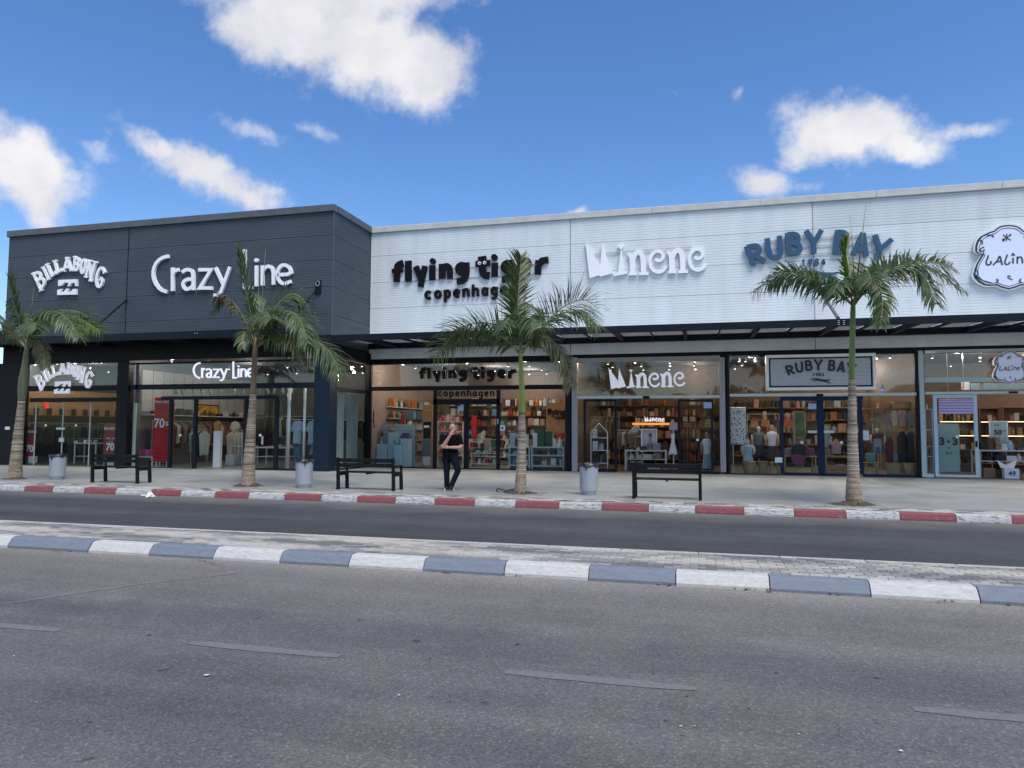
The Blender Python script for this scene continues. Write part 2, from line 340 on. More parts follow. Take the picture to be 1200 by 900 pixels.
tag(q.build('paper_flecks', mat('paper_fleck', (0.62, 0.62, 0.6), 0.8), road), kind='stuff')

def paint(name, col, under, thr=0.36, rough=0.75, scale=9, stretch=(1, 1, 4)):
    M = bpy.data.materials.new(name); M.use_nodes = True; t = M.node_tree; b = t.nodes['Principled BSDF']; b.inputs['Roughness'].default_value = rough
    g = t.nodes.new('ShaderNodeNewGeometry'); mp = t.nodes.new('ShaderNodeMapping'); mp.inputs['Scale'].default_value = stretch; t.links.new(g.outputs['Position'], mp.inputs[0])
    n = t.nodes.new('ShaderNodeTexNoise'); n.inputs['Scale'].default_value = scale; n.inputs['Detail'].default_value = 8; n.inputs['Roughness'].default_value = 0.7; t.links.new(mp.outputs[0], n.inputs['Vector'])
    t.links.new(ramp_node(t, n.outputs[0], [(thr-.05, under), (thr, tuple(c*.8 for c in col)), (0.62, col)]), b.inputs['Base Color'])
    bp = t.nodes.new('ShaderNodeBump'); bp.inputs['Strength'].default_value = 0.35; bp.inputs['Distance'].default_value = 0.01; t.links.new(n.outputs[0], bp.inputs['Height']); t.links.new(bp.outputs[0], b.inputs['Normal'])
    return M
M_kw = paint('kerb_white', (0.545, 0.54, 0.53), (0.34, 0.33, 0.31), 0.40, scale=12)
M_kb = paint('kerb_blue_grey', (0.175, 0.205, 0.255), (0.25, 0.25, 0.25), 0.36)
M_kr = paint('kerb_red', (0.25, 0.06, 0.078), (0.22, 0.185, 0.175), 0.44, scale=11)
M_kw2 = paint('kerb_dirty_white', (0.50, 0.51, 0.51), (0.17, 0.165, 0.16), 0.46, scale=9)
M_joint = mat('joint_mortar', (0.22, 0.21, 0.195), 0.95)

# median: near kerb of one-metre stones, painted white and blue-grey; block paving between
med = tag(MB().box(-160, 120, 8.62, 9.72, -0.02, 0.118).build('median', M_joint), kind='structure')
def kerb_stone(x0, x1, y0, dep, name, material, parent, slope=0.09, h=0.15, j=None):
    g = 0.006; j = j or [0]*4
    prof = [(y0, -0.03), (y0, 0.035), (y0+slope*0.75, h-0.022), (y0+slope+.02, h), (y0+dep, h), (y0+dep, -0.03)]
    v = [(x0+g, y+j[0], z+(j[2] if z > 0 else 0)) for y, z in prof] + [(x1-g, y+j[1], z+(j[2] if z > 0 else 0)) for y, z in prof]; n = len(prof)
    fs = [(i, i+n, (i+1) % n+n, (i+1) % n) for i in range(n)] + [tuple(range(n)), tuple(range(2*n-1, n-1, -1))]
    s = MB(); s.add(v, fs); return s.build(name, material, parent)
nk = tag(MB().box(-160, 120, 8.46, 8.60, -0.03, 0.10).build('median_kerb', M_joint), kind='structure')
edges = [on_z(x, y, 0).x for x, y in [(15, 641), (100, 648), (172, 652), (248, 656), (328, 660), (410, 664), (497, 669), (592, 674), (690, 680), (792, 686), (902, 692), (1020, 699), (1147, 706)]]
while edges[-1] < 9: edges.append(edges[-1]+1.0)
while edges[0] > -16: edges.insert(0, edges[0]-1.0)
i0 = min(range(len(edges)), key=lambda i: abs(edges[i]-on_z(15, 641, 0).x))
for i in range(len(edges)-1):
    kerb_stone(edges[i], edges[i+1], 8.335+0.008*(edges[i]+2 if edges[i] < -2 else 0), 0.24, 'kerb_stone', M_kb if (i-i0) % 2 == 0 else M_kw, nk, j=[rnd.uniform(-.006, .006), rnd.uniform(-.006, .006), rnd.uniform(-.005, .004)])
# the rest of the kerb, out of the picture
# block paving: the 300 blocks that show largest are single pieces, the rest one mass
PAVE = [(0.345, 0.32, 0.28), (0.22, 0.215, 0.205), (0.41, 0.385, 0.345), (0.26, 0.255, 0.24), (0.14, 0.138, 0.135), (0.32, 0.275, 0.21)]
M_pav = [mat('paver_tone_'+n, c, 0.9, var=0.14, vscale=22, bump=0.25, bscale=90) for n, c in zip(('sand', 'ash', 'pale', 'steel', 'slate', 'buff'), PAVE)]
blocks = []
bw, bd = 0.20, 0.10; rows = 11
for r in range(rows):
    y = 8.585 + r*bd; n = 0
    x = -17.0 + (r % 2)*0.1
    while x < 7.5: blocks.append((x, y)); x += bw
def tone(x, y):
    v = math.sin(x*1.7+y*5)+math.sin(x*0.61-y*9+1.3)+rnd.uniform(-1.2, 1.2)
    return 2 if v > 1.0 else (0 if v > 0.2 else (3 if v > -0.5 else (1 if v > -1.4 else 4)))
blocks.sort(key=lambda b: (Vector((b[0], b[1], 0))-CAM).length)
pm = []
for k, M in enumerate(M_pav):
    s = MB(); g = 0.0035; h = 0.006
    s.add([(g, g, -.05), (bw-g, g, -.05), (bw-g, bd-g, -.05), (g, bd-g, -.05), (g, g, -h), (bw-g, g, -h), (bw-g, bd-g, -h), (g, bd-g, -h), (g+h, g+h, 0), (bw-g-h, g+h, 0), (bw-g-h, bd-g-h, 0), (g+h, bd-g-h, 0)],
          [(0, 1, 5, 4), (1, 2, 6, 5), (2, 3, 7, 6), (3, 0, 4, 7), (4, 5, 9, 8), (5, 6, 10, 9), (6, 7, 11, 10), (7, 4, 8, 11), (8, 9, 10, 11)])
    o = s.build('paver', M); me = o.data; bpy.data.objects.remove(o); pm.append((me, s))
rest = MB()
for i, (x, y) in enumerate(blocks):
    k = tone(x, y); dz = rnd.uniform(-.003, .002)
    if i < 300:
        o = link('paver', pm[k][0], med); o.location = (x, y, 0.15+dz)
    else:
        rest.m = k; rest.add([p+Vector((x, y, 0.15+dz)) for p in pm[k][1].v], pm[k][1].f)
tag(rest.build('paver_field', M_pav, med), kind='stuff')
# flat edging stones along the far side of the median
for i in range(24): MB().bbox(-17+i*1.0+.004, -16+i*1.0-.004, 9.69, 9.77, -0.03, 0.153, 0.008).build('edging_stone', M_pav[2], med)
# the main pavement in front of the shops
def tile_mat():
    M = bpy.data.materials.new('grey_paving_tiles'); M.use_nodes = True; t = M.node_tree; b = t.nodes['Principled BSDF']; b.inputs['Roughness'].default_value = 0.55
    g = t.nodes.new('ShaderNodeNewGeometry'); br = t.nodes.new('ShaderNodeTexBrick'); br.inputs['Scale'].default_value = 1.0; br.offset = 0.5
    br.inputs['Brick Width'].default_value = 0.8; br.inputs['Row Height'].default_value = 0.4; br.inputs['Mortar Size'].default_value = 0.006
    br.inputs['Color1'].default_value = (0.292, 0.300, 0.292, 1); br.inputs['Color2'].default_value = (0.240, 0.248, 0.241, 1); br.inputs['Mortar'].default_value = (0.19, 0.19, 0.185, 1)
    t.links.new(g.outputs['Position'], br.inputs['Vector'])
    n = t.nodes.new('ShaderNodeTexNoise'); n.inputs['Scale'].default_value = 0.6; n.inputs['Detail'].default_value = 8; n.inputs['Roughness'].default_value = .65; t.links.new(g.outputs['Position'], n.inputs['Vector'])
    mx = t.nodes.new('ShaderNodeMix'); mx.data_type = 'RGBA'; mx.blend_type = 'MULTIPLY'; mx.inputs['Factor'].default_value = 1
    t.links.new(br.outputs['Color'], mx.inputs['A']); t.links.new(ramp_node(t, n.outputs[0], [(0.3, (0.8, 0.8, 0.8)), (0.7, (1.12, 1.12, 1.11))]), mx.inputs['B'])
    t.links.new(mx.outputs['Result'], b.inputs['Base Color'])
    t.links.new(ramp_node(t, n.outputs[0], [(0.3, (0.35,)*3), (0.7, (0.65,)*3)]), b.inputs['Roughness']); return M
def band_mat():
    M = bpy.data.materials.new('mixed_block_band'); M.use_nodes = True; t = M.node_tree; b = t.nodes['Principled BSDF']; b.inputs['Roughness'].default_value = 0.9
    g = t.nodes.new('ShaderNodeNewGeometry'); br = t.nodes.new('ShaderNodeTexBrick'); br.inputs['Scale'].default_value = 1.0
    br.inputs['Brick Width'].default_value = 0.3; br.inputs['Row Height'].default_value = 0.15; br.inputs['Mortar Size'].default_value = 0.006
    t.links.new(g.outputs['Position'], br.inputs['Vector']); br.inputs['Color1'].default_value = (0, 0, 0, 1); br.inputs['Color2'].default_value = (1, 1, 1, 1); br.inputs['Mortar'].default_value = (0.3, 0.3, 0.3, 1)
    t.links.new(ramp_node(t, br.outputs['Color'], [(0.0, (0.07, 0.07, 0.068)), (0.25, (0.16, 0.155, 0.145)), (0.45, (0.36, 0.335, 0.30)), (1.0, (0.46, 0.435, 0.40))]), b.inputs['Base Color']); return M
M_tile = tile_mat()
pav = struct(MB().box(-160, 120, 16.45, 60, -0.03, 0.15), 'pavement', M_tile)
struct(MB().box(-160, 120, 15.84, 16.449, -0.03, 0.1495), 'paving_band', band_mat())
fk = tag(MB().box(-160, 120, 15.72, 15.83, -0.03, 0.10).build('pavement_kerb', M_joint), kind='structure')
bp_ = [(28, 576), (61, 577), (98, 579), (135, 580.5), (173, 582), (211, 583.3), (251, 584.5), (291, 586), (333, 587), (376, 588.3), (418, 589.5), (463, 591), (509, 592.5), (556, 594), (604, 595), (655, 596.7), (705, 598), (760, 600), (815, 602), (872, 604), (931, 606), (992, 608), (1055, 610.5), (1121, 613), (1187, 616)]
ex = [on_y(x, y, 15.6).x for x, y in bp_]
while ex[-1] < 11: ex.append(ex[-1]+0.97)
while ex[0] > -34: ex.insert(0, ex[0]-0.97)
i0 = min(range(len(ex)), key=lambda i: abs(ex[i]-on_y(28, 576, 15.6).x))
for i in range(len(ex)-1):
    kerb_stone(ex[i], ex[i+1], 15.6, 0.24, 'kerb_stone', M_kr if (i-i0) % 2 == 0 else M_kw2, fk, slope=0.035, j=[rnd.uniform(-.008, .008), rnd.uniform(-.008, .008), rnd.uniform(-.006, .004)])
# ---------------------------------------------------------------- the two buildings
YW, YD = 27.35, 24.15            # facade planes of the white and the dark building
XC = -13.35                      # the corner where the dark building steps forward
XL, XR = -29.1, 22.0
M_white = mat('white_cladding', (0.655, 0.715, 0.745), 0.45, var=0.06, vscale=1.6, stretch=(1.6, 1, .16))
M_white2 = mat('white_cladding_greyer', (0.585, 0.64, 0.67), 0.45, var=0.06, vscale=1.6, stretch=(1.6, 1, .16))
M_dark = mat('slate_cladding', (0.058, 0.074, 0.093), 0.5, spec=.3, var=0.10, vscale=1.2, stretch=(0.4, 1, 2))
M_capw = mat('pale_grey_cap', (0.50, 0.51, 0.50), 0.5, var=0.10, vscale=3)
M_capd = mat('dark_cap', (0.085, 0.095, 0.11), 0.45, var=0.15, vscale=3)
M_black = mat('black_frame', (0.006, 0.007, 0.010), 0.45, var=0.2, spec=.18)
M_navyblk = mat('midnight_steel', (0.006, 0.010, 0.016), 0.45, var=0.25, spec=.2)
M_inner = mat('building_shell', (0.25, 0.25, 0.25), 0.9)
def ribbed(s, x0, x1, z0, z1, y, pitch=0.105, dep=0.0055, axis='x'):
    g = 0.006; zs = [(z0+g, 0)]; n = max(1, round((z1-z0)/pitch)); p = (z1-z0-2*g)/n
    for i in range(n):
        a = z0+g+i*p; zs += [(a+p*0.10, 0), (a+p*0.16, -dep), (a+p*0.90, -dep), (a+p*0.96, 0)]
    zs.append((z1-g, 0)); v = []
    for z, d in zs:
        v += [(x0+g, y+d, z), (x1-g, y+d, z)] if axis == 'x' else [(y-d, x0+g, z), (y-d, x1-g, z)]
    f = [(2*i, 2*i+1, 2*i+3, 2*i+2) for i in range(len(zs)-1)]
    s.add(v, f)
    # returns to the wall so that panel edges have thickness
    b = len(s.v); k = 0.03
    q = [(x0+g, y+k, z0+g), (x1-g, y+k, z0+g), (x1-g, y+k, z1-g), (x0+g, y+k, z1-g)] if axis == 'x' else [(y-k, x0+g, z0+g), (y-k, x1-g, z0+g), (y-k, x1-g, z1-g), (y-k, x0+g, z1-g)]
    v0, v1, v2, v3 = 0, 1, 2*len(zs)-1, 2*len(zs)-2; base = b-len(v)
    s.v += [Vector(p_) for p_ in q]; s.f += [[base+v0, b, b+1, base+v1], [base+v3, base+v2, b+2, b+3]]; s.mi += [0, 0]
    return s
ROWS = [(4.67, 5.72), (5.72, 6.82), (6.82, 7.92), (7.92, 9.06), (9.06, 10.06)]
BAYS = [(-13.34, -4.75), (-4.75, 4.17), (4.17, 13.1), (13.1, XR)]
wb = thing('shop_building', 'long white ribbed metal shop building on the right', 'building', (4, YW, 0.15))
s = MB(); s.box(XC+.02, XR, YW+.035, 37, 4.9, 10.0); s.build('core_wall', M_inner, wb)
for bi, (a, b) in enumerate(BAYS):
    for ri, (z0, z1) in enumerate(ROWS):
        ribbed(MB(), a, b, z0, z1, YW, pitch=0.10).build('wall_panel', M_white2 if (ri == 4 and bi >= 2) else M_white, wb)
    if bi: MB().box(a-.02, a+.02, YW-.008, YW+.03, 4.68, 10.05).build('seam_strip', mat('seam_grey', (0.28, 0.30, 0.31), 0.5), wb)
n = 9
for i in range(n):
    a = XC+.01 + (XR-XC)*i/n; b = XC+.01 + (XR-XC)*(i+1)/n
    MB().bbox(a, b-.004, YW-.10, YW+.25, 10.06, 10.31, 0.012).build('parapet_cap', M_capw, wb)
db = thing('shop_building', 'slate grey ribbed metal shop building standing forward on the left', 'building', (-21, YD, 0.15))
s = MB(); s.box(XL+.03, XC-.035, YD+.035, 36.5, 4.9, 10.0); s.build('core_wall', M_inner, db)
DB = [(XL, -22.78), (-22.78, XC)]
for bi, (a, b) in enumerate(DB):
    for ri, (z0, z1) in enumerate([(5.30, 6.10), (6.10, 7.15), (7.15, 8.20), (8.20, 9.15), (9.15, 10.06)]):
        ribbed(MB(), a, b, z0, z1, YD, pitch=0.10).build('wall_panel', M_dark, db)
MB().box(-22.80, -22.76, YD-.012, YD+.03, 5.3, 10.05).build('seam_strip', M_black, db)
for ri, (z0, z1) in enumerate([(5.0, 6.10), (6.10, 7.15), (7.15, 8.20), (8.20, 9.15), (9.15, 10.06)]):
    ribbed(MB(), YD, YW-.03, z0, z1, XC, pitch=0.10, dep=-0.004, axis='y').build('wall_panel', M_dark, db)
    ribbed(MB(), YD, 36, z0, z1, XL, pitch=0.10, dep=0.004, axis='y').build('wall_panel', M_dark, db)
MB().box(XC-.012, XC+.012, YD-.018, YD+.02, 4.7, 10.05).build('corner_trim', M_capd, db)
for i in range(6):
    a = XL-.05 + (XC-XL+.1)*i/6; b = XL-.05 + (XC-XL+.1)*(i+1)/6
    MB().bbox(a, b-.004, YD-.10, YD+.25, 10.06, 10.33, 0.012).build('parapet_cap', M_capd, db)
MB().bbox(XC-.25, XC+.08, YD+.26, YW+.3, 10.06, 10.329, 0.012).build('parapet_cap', M_capd, db)
MB().box(XL, XC, YD-.02, YD+.03, 4.50, 5.295).build('fascia_band', M_navyblk, db)
MB().box(XC-.03, XC+.012, YD+.03, YW-.05, 4.42, 4.995).build('fascia_band', M_navyblk, db)
# small brackets of cable on the left end wall
MB().bbox(XL-.28, XL-.02, YD+.3, YD+.6, 6.4, 8.0, 0.03).build('wall_box', M_black, db)
# floodlight bracket by the corner of the dark wall
fl = thing('wall_bracket', 'small black bracket with a ring bolted near the corner of the slate wall', 'bracket', (-13.95, YD, 7.15))
MB().bbox(-14.06, -13.82, YD-.06, YD-.014, 6.88, 7.42, 0.01).build('back_plate', M_black, fl)
s = MB(); s.tube([Vector((-13.94+.08*math.cos(a), YD-.085, 7.28+.10*math.sin(a))) for a in [i*math.pi/5 for i in range(11)]], 0.018, 6); s.build('ring', mat('pale_steel', (0.45, 0.46, 0.47), 0.35, 0.8), fl)

# ---------------------------------------------------------------- canopies
def poly_mat():
    M = bpy.data.materials.new('milky_roof_sheet'); M.use_nodes = True; t = M.node_tree; t.nodes.clear(); o = t.nodes.new('ShaderNodeOutputMaterial')
    a = t.nodes.new('ShaderNodeBsdfTranslucent'); d = t.nodes.new('ShaderNodeBsdfDiffuse'); mx = t.nodes.new('ShaderNodeMixShader'); mx.inputs[0].default_value = 0.88
    g = t.nodes.new('ShaderNodeNewGeometry'); n = t.nodes.new('ShaderNodeTexNoise'); n.inputs['Scale'].default_value = 1.5; t.links.new(g.outputs['Position'], n.inputs['Vector'])
    c = ramp_node(t, n.outputs[0], [(0.3, (0.36, 0.36, 0.38)), (0.7, (0.44, 0.44, 0.46))])
    t.links.new(c, a.inputs[0]); t.links.new(c, d.inputs[0]); t.links.new(a.outputs[0], mx.inputs[1]); t.links.new(d.outputs[0], mx.inputs[2]); t.links.new(mx.outputs[0], o.inputs[0]); return M
M_poly = poly_mat(); M_galv = mat('galvanised_tie', (0.12, 0.145, 0.14), 0.5, 0.1)
YC = 23.95
cw = thing('canopy', 'long canopy of dark steel with milky roof sheets along the white building', 'canopy', (4, YC, 5.0))
joints = [-13.62, -4.6, 4.42, 13.4, XR]
for a, b in zip(joints, joints[1:]): MB().bbox(a+.004, b-.004, YC, YC+.10, 5.03, 5.265, 0.008).build('fascia_beam', M_navyblk, cw)
MB().bbox(-13.60, -13.36, YC+.105, YD-.03, 5.03, 5.26, 0.008).build('end_beam', M_navyblk, cw)
MB().box(XC+.02, XR, YW-.13, YW-.015, 5.10, 5.36).build('wall_beam', M_navyblk, cw)
step = 2.33; x = 4.17 - 8*step + .9; k = 0; cells = []
xr = [4.30 + i*step for i in range(-7, 8)]
for i, x in enumerate(xr):
    MB().beam((x, YC+.10, 5.10), (x, YW-.13, 5.22), 0.12, 0.16).build('rafter', M_navyblk, cw)
    MB().beam((x+step/2, YC+.10, 5.15), (x+step/2, YW-.13, 5.27), 0.05, 0.08).build('purlin', M_navyblk, cw)
    for dx in (0, step/2):
        a, b = x+dx+.03, x+dx+step/2-.03
        if b > XR: continue
        MB().add([(a, YC+.10, 5.205), (b, YC+.10, 5.205), (b, YW-.13, 5.33), (a, YW-.13, 5.33)], [(0, 1, 2, 3)]).build('roof_sheet', M_poly, cw)
MB().add([(XC+.02, YC+.10, 5.205), (xr[0], YC+.10, 5.205), (xr[0], YW-.13, 5.33), (XC+.02, YW-.13, 5.33)], [(0, 1, 2, 3)]).build('roof_sheet', M_poly, cw)
s = MB()
for dx in (-.06, .09, .06, -.09):
    for z in (5.08, 5.14, 5.20): s.box(4.42+dx-.012, 4.42+dx+.012, YC-.014, YC+.002, z-.012, z+.012)
s.build('bolt_plate', mat('zinc', (0.5, 0.5, 0.5), 0.4, 0.6), cw)
MB().tube([(4.15, YW-.02, 7.15), (4.36, YC+.14, 5.30)], 0.055, 10).build('tie_rod', M_galv, cw)
YCD = 22.2
cdk = thing('canopy', 'black steel canopy along the slate grey building', 'canopy', (-21, YCD, 5.0))
for a, b in zip([-33, -26.9, -20.0, -14.05], [-26.9, -20.0, -14.05]): MB().bbox(a+.004, b-.004, YCD, YCD+.10, 5.05, 5.33, 0.008).build('fascia_beam', M_navyblk, cdk)
MB().bbox(-14.15, -14.05, YCD+.105, YD-.03, 5.06, 5.325, 0.006).build('end_beam', M_navyblk, cdk)
for i in range(9):
    x = -32.4 + i*2.25; MB().beam((x, YCD+.1, 5.12), (x, YD-.03, 5.16), 0.12, 0.16).build('rafter', M_navyblk, cdk)
MB().box(-33, -14.16, YCD+.11, YD-.03, 5.22, 5.26).build('roof_sheet', M_black, cdk)
for x in (-22.85, -13.96-.2, -31.4):
    MB().tube([(x+.1, YD-.02, 7.03), (x, YCD+.1, 5.33)], 0.04, 8).build('tie_rod', M_black, cdk)
s = MB()
for px in (228, 231): c = on_y(px, 390.5, YCD); s.ell((c.x, YCD-.004, c.z), (.018, .01, .018), 6, 4)
s.build('bolt_plate', MATS['zinc'], cdk)

# ---------------------------------------------------------------- shop fronts
M_glass = glass('shop_glass', (0.90, 0.93, 0.93), 0.42)
M_glass_d = glass('shop_glass_tinted', (0.88, 0.92, 0.92), 0.40)
M_glass_t = glass('transom_glass', (0.74, 0.77, 0.78), 2.2)
M_mint = mat('pale_mint_frame', (0.40, 0.52, 0.54), 0.4, var=0.06)
M_mintlight = mat('mint_bar', (0.50, 0.60, 0.59), 0.4, var=0.06)
M_navy = mat('navy_door_frame', (0.006, 0.018, 0.055), 0.45, var=0.15, spec=.2)
M_beige = mat('warm_grey_frame', (0.33, 0.315, 0.33), 0.5, var=0.06)
M_steel = mat('brushed_steel', (0.5, 0.51, 0.52), 0.35, 0.85)
def rect(x0, y0, x1, y1, Y):
    xm, ym = (x0+x1)/2, (y0+y1)/2
    return on_y(x0, ym, Y).x, on_y(x1, ym, Y).x, max(0.152, on_y(xm, y1, Y).z), on_y(xm, y0, Y).z
def bar(px, Y, name, M, parent, d0=-0.06, d1=0.06, bev=0.008):
    x0, x1, z0, z1 = rect(*px, Y); return MB().bbox(x0, x1, Y+d0, Y+d1, z0, z1, min(bev, (x1-x0)/4, (z1-z0)/4)).build(name, M, parent)
def pane(px, Y, parent, M=None, name='window_pane', dy=0.0):
    x0, x1, z0, z1 = rect(*px, Y); return MB().quad((x0, Y+dy, z0), (x1, Y+dy, z0), (x1, Y+dy, z1), (x0, Y+dy, z1)).build(name, M or M_glass, parent)
def dot(px, py, Y, parent, r=0.05, M=None, name='door_knob'):
    c = on_y(px, py, Y); s = MB(); s.tube([(c.x, Y-.05, c.z), (c.x, Y-.02, c.z)], r, 12); return s.build(name, M or mat('white_disc', (0.8, 0.8, 0.8), 0.4), parent)
FR = {}
def front(key, label, Y, X):
    FR[key] = thing('storefront', label, 'shop front', (X, Y, 0.15), 'shop fronts under the canopies'); return FR[key]

for (a, b) in [(-13.22, -4.78), (-4.66, 1.02), (1.10, 7.5), (7.6, XR)]: MB().box(a, b, YW+.012, YW+.10, 4.44, 4.78).build('lintel', M_black, wb)
# A: surf shop, far left
fa = front('A', 'black framed glass shop front with red sale posters at the far left', YD, -26)
YA = YD+.02
MB().bbox(-29.05, -27.95, YA-.25, YA+.3, .152, 4.48, .01).build('corner_pillar', M_black, fa)
MB().bbox(-22.98, -22.42, YA-.14, YA+.2, .152, 4.48, .01).build('pillar', M_black, fa)
for r_ in [(28, 423, 146, 426), (28, 452, 146, 458), (36, 466, 143, 471), (24, 547, 146, 551)]: bar(r_, YA, 'frame_bar', M_black, fa)
for x in (41, 73, 105): bar((x-.6, 471, x+.6, 547), YA, 'glass_edge', mat('glass_edge', (0.30, 0.36, 0.35), 0.2), fa, -.012, .012, .002)
for a, b in [(30, 85), (85, 143)]: pane((a, 426, b, 452), YA, fa, M_glass_t)
pane((36, 458, 143, 466), YA, fa, M_glass_d)
for a, b in [(28, 41), (41, 73), (73, 105), (105, 143)]: pane((a, 471, b, 547), YA, fa, M_glass_d, 'door_pane' if a in (41, 73) else 'window_pane')
for x, y in [(54.5, 498.5), (90, 498.5)]: dot(x, y, YA, fa)
bar((68, 501, 78, 503.5), YA, 'door_handle', M_steel, fa, -.10, -.05, .004); bar((70, 513, 76, 518), YA, 'lock_box', M_steel, fa, -.05, -.01, .004)
bar((7, 500, 12, 503.5), YA-.25, 'wall_switch', mat('white_disc', (0.8, 0.8, 0.8), 0.4), fa, -.05, -.004, .003)
# B: clothes shop
fb = front('B', 'glass shop front with open doorway, track lights and a red slatted sale panel', YD, -18)
for r_ in [(153, 423, 374, 425), (153, 449.5, 374, 455.5), (190, 464, 326, 468)]: bar(r_, YA, 'frame_bar', M_navyblk, fb)
bar((153, 549, 230, 552), YA, 'sill', M_navyblk, fb); bar((290, 549, 374, 552), YA, 'sill', M_navyblk, fb)
bar((160, 425, 163.5, 472), YA, 'frame_post', mat('plum_post', (0.05, 0.03, 0.05), 0.5), fb)
for a, b in [(198, 201.5), (227, 230.5), (286, 290), (322, 326)]: bar((a, 468, b, 549), YA, 'door_frame', M_navyblk, fb)
MB().bbox(-14.0, XC+.01, YA-.10, YA+.5, .152, 4.49, .01).build('corner_pillar', mat('petrol_pillar', (0.006, 0.018, 0.034), 0.5, spec=.2), fb)
for a, b in [(153, 262), (262, 374)]: pane((a, 425, b, 449.5), YA, fb, M_glass_t)
for a, b in [(153, 190), (190, 230), (230, 326), (326, 372)]: pane((a, 455.5, b, 464), YA, fb, M_glass_d)
for a, b in [(153, 198), (201, 228), (290, 322), (326, 372)]: pane((a, 468, b, 549), YA, fb, M_glass_d, 'door_pane' if a in (201, 290) else 'window_pane')
for x, y in [(212, 510), (305.5, 510)]: dot(x, y, YA, fb)
bar((308, 511, 310, 521), YA, 'door_handle', M_steel, fb, -.10, -.05, .004)
# the return of the clothes shop along the side of the dark building
zt = 4.41
for (y0, y1) in [(YD+.52, YD+1.5), (YD+1.5, YW-.14)]:
    MB().quad((XC-.02, y0, .17), (XC-.02, y1, .17), (XC-.02, y1, 3.2), (XC-.02, y0, 3.2)).build('window_pane', M_glass_d, fb)
    MB().quad((XC-.02, y0, 3.35), (XC-.02, y1, 3.35), (XC-.02, y1, zt), (XC-.02, y0, zt)).build('window_pane', M_glass_d, fb)
MB().bbox(XC-.06, XC+.02, YD+.51, YW-.14, 3.2, 3.35, .008).build('frame_bar', M_navyblk, fb)
MB().bbox(XC-.06, XC+.02, YD+.51, YW-.14, .152, .21, .008).build('sill', M_navyblk, fb)
MB().bbox(XC-.10, XC+.10, YW-.14, YW+.05, .152, 4.9, .008).build('frame_post', M_black, fb)
# C: variety shop
fc = front('C', 'wide black framed glass shop front with double doors behind the standing man', YW, -9)
for r_ in [(433, 423, 668, 425.5), (433, 452, 668, 457), (508, 467.5, 586, 474), (433, 548.5, 668, 551.5)]: bar(r_, YW, 'frame_bar', M_black, fc)
for a, b in [(430.5, 435), (662.5, 669)]: bar((a, 423, b, 551), YW, 'frame_post', M_black, fc, -.075, .08)
for a, b in [(508, 512), (582, 586)]: bar((a, 457, b, 549), YW, 'frame_post', M_black, fc)
bar((544, 474, 549, 549), YW, 'door_stile', M_black, fc)
for a, b in [(435, 508), (508, 583), (583, 663)]: pane((a, 425.5, b, 452), YW, fc, M_glass_t)
pane((512, 457, 582, 467.5), YW, fc)
for a, b in [(435, 493), (493, 508), (586, 626), (626, 663)]: pane((a, 457, b, 548.5), YW, fc)
for a, b in [(512, 544), (549, 582)]: pane((a, 474, b, 548.5), YW, fc, name='door_pane')
bar((536.5, 476, 543.5, 481.5), YW, 'sticker', mat('blue_white_sticker', (0.35, 0.45, 0.62), 0.5, var=.4, vscale=30), fc, -.02, -.01, .002)
bar((585.5, 498.5, 592, 504.5), YW, 'sticker', MATS['white_disc'], fc, -.02, -.01, .002); bar((587.5, 500.5, 590, 502.5), YW, 'sticker', M_black, fc, -.026, -.021, .001)
bar((583.6, 491, 584.8, 497), YW, 'door_handle', M_steel, fc, -.12, -.075, .004)
# D: children's goods shop with open sliding doors
fd = front('D', 'shop front in a warm grey frame with both glass doors slid open', YW, -2)
for a, b in [(670.5, 677), (843.5, 850)]: bar((a, 419, b, 553), YW, 'frame_post', M_beige, fd, -.12, .1)
bar((677, 418.5, 843.5, 423.5), YW, 'frame_header', M_beige, fd, -.11, .1)
bar((677, 463.8, 843.5, 467), YW, 'door_track', M_mintlight, fd, -.16, .05); bar((754, 464.2, 761.5, 467.4), YW, 'door_sensor', M_black, fd, -.22, -.165)
pane((677, 424, 843.5, 463.8), YW, fd, M_glass_t)
for (a, b, nm) in [(684, 723, 'sliding_door'), (794.5, 836, 'sliding_door')]:
    x0, x1, z0, z1 = rect(a, 468, b, 551, YW); g = 0.09
    f = MB().box(x0, x0+g, YW-.03, YW+.03, z0, z1).box(x1-g, x1, YW-.03, YW+.03, z0, z1).box(x0+g, x1-g, YW-.03, YW+.03, z1-g, z1).box(x0+g, x1-g, YW-.03, YW+.03, z0, z0+g*.7).build('sliding_door', M_navyblk, fd)
    MB().quad((x0+g, YW, z0+g*.7), (x1-g, YW, z0+g*.7), (x1-g, YW, z1-g), (x0+g, YW, z1-g)).build('pane', M_glass, f)
pane((677, 467, 684, 552), YW, fd); pane((836, 467, 843.5, 554), YW, fd)
bar((677, 550.5, 723, 553), YW, 'sill', M_navyblk, fd); bar((794, 552, 843, 555), YW, 'sill', M_navyblk, fd)
bar((824.5, 471.5, 834, 478.5), YW, 'sticker', MATS['blue_white_sticker'], fd, -.05, -.035, .002)
dot(817.5, 515.5, YW-.03, fd)
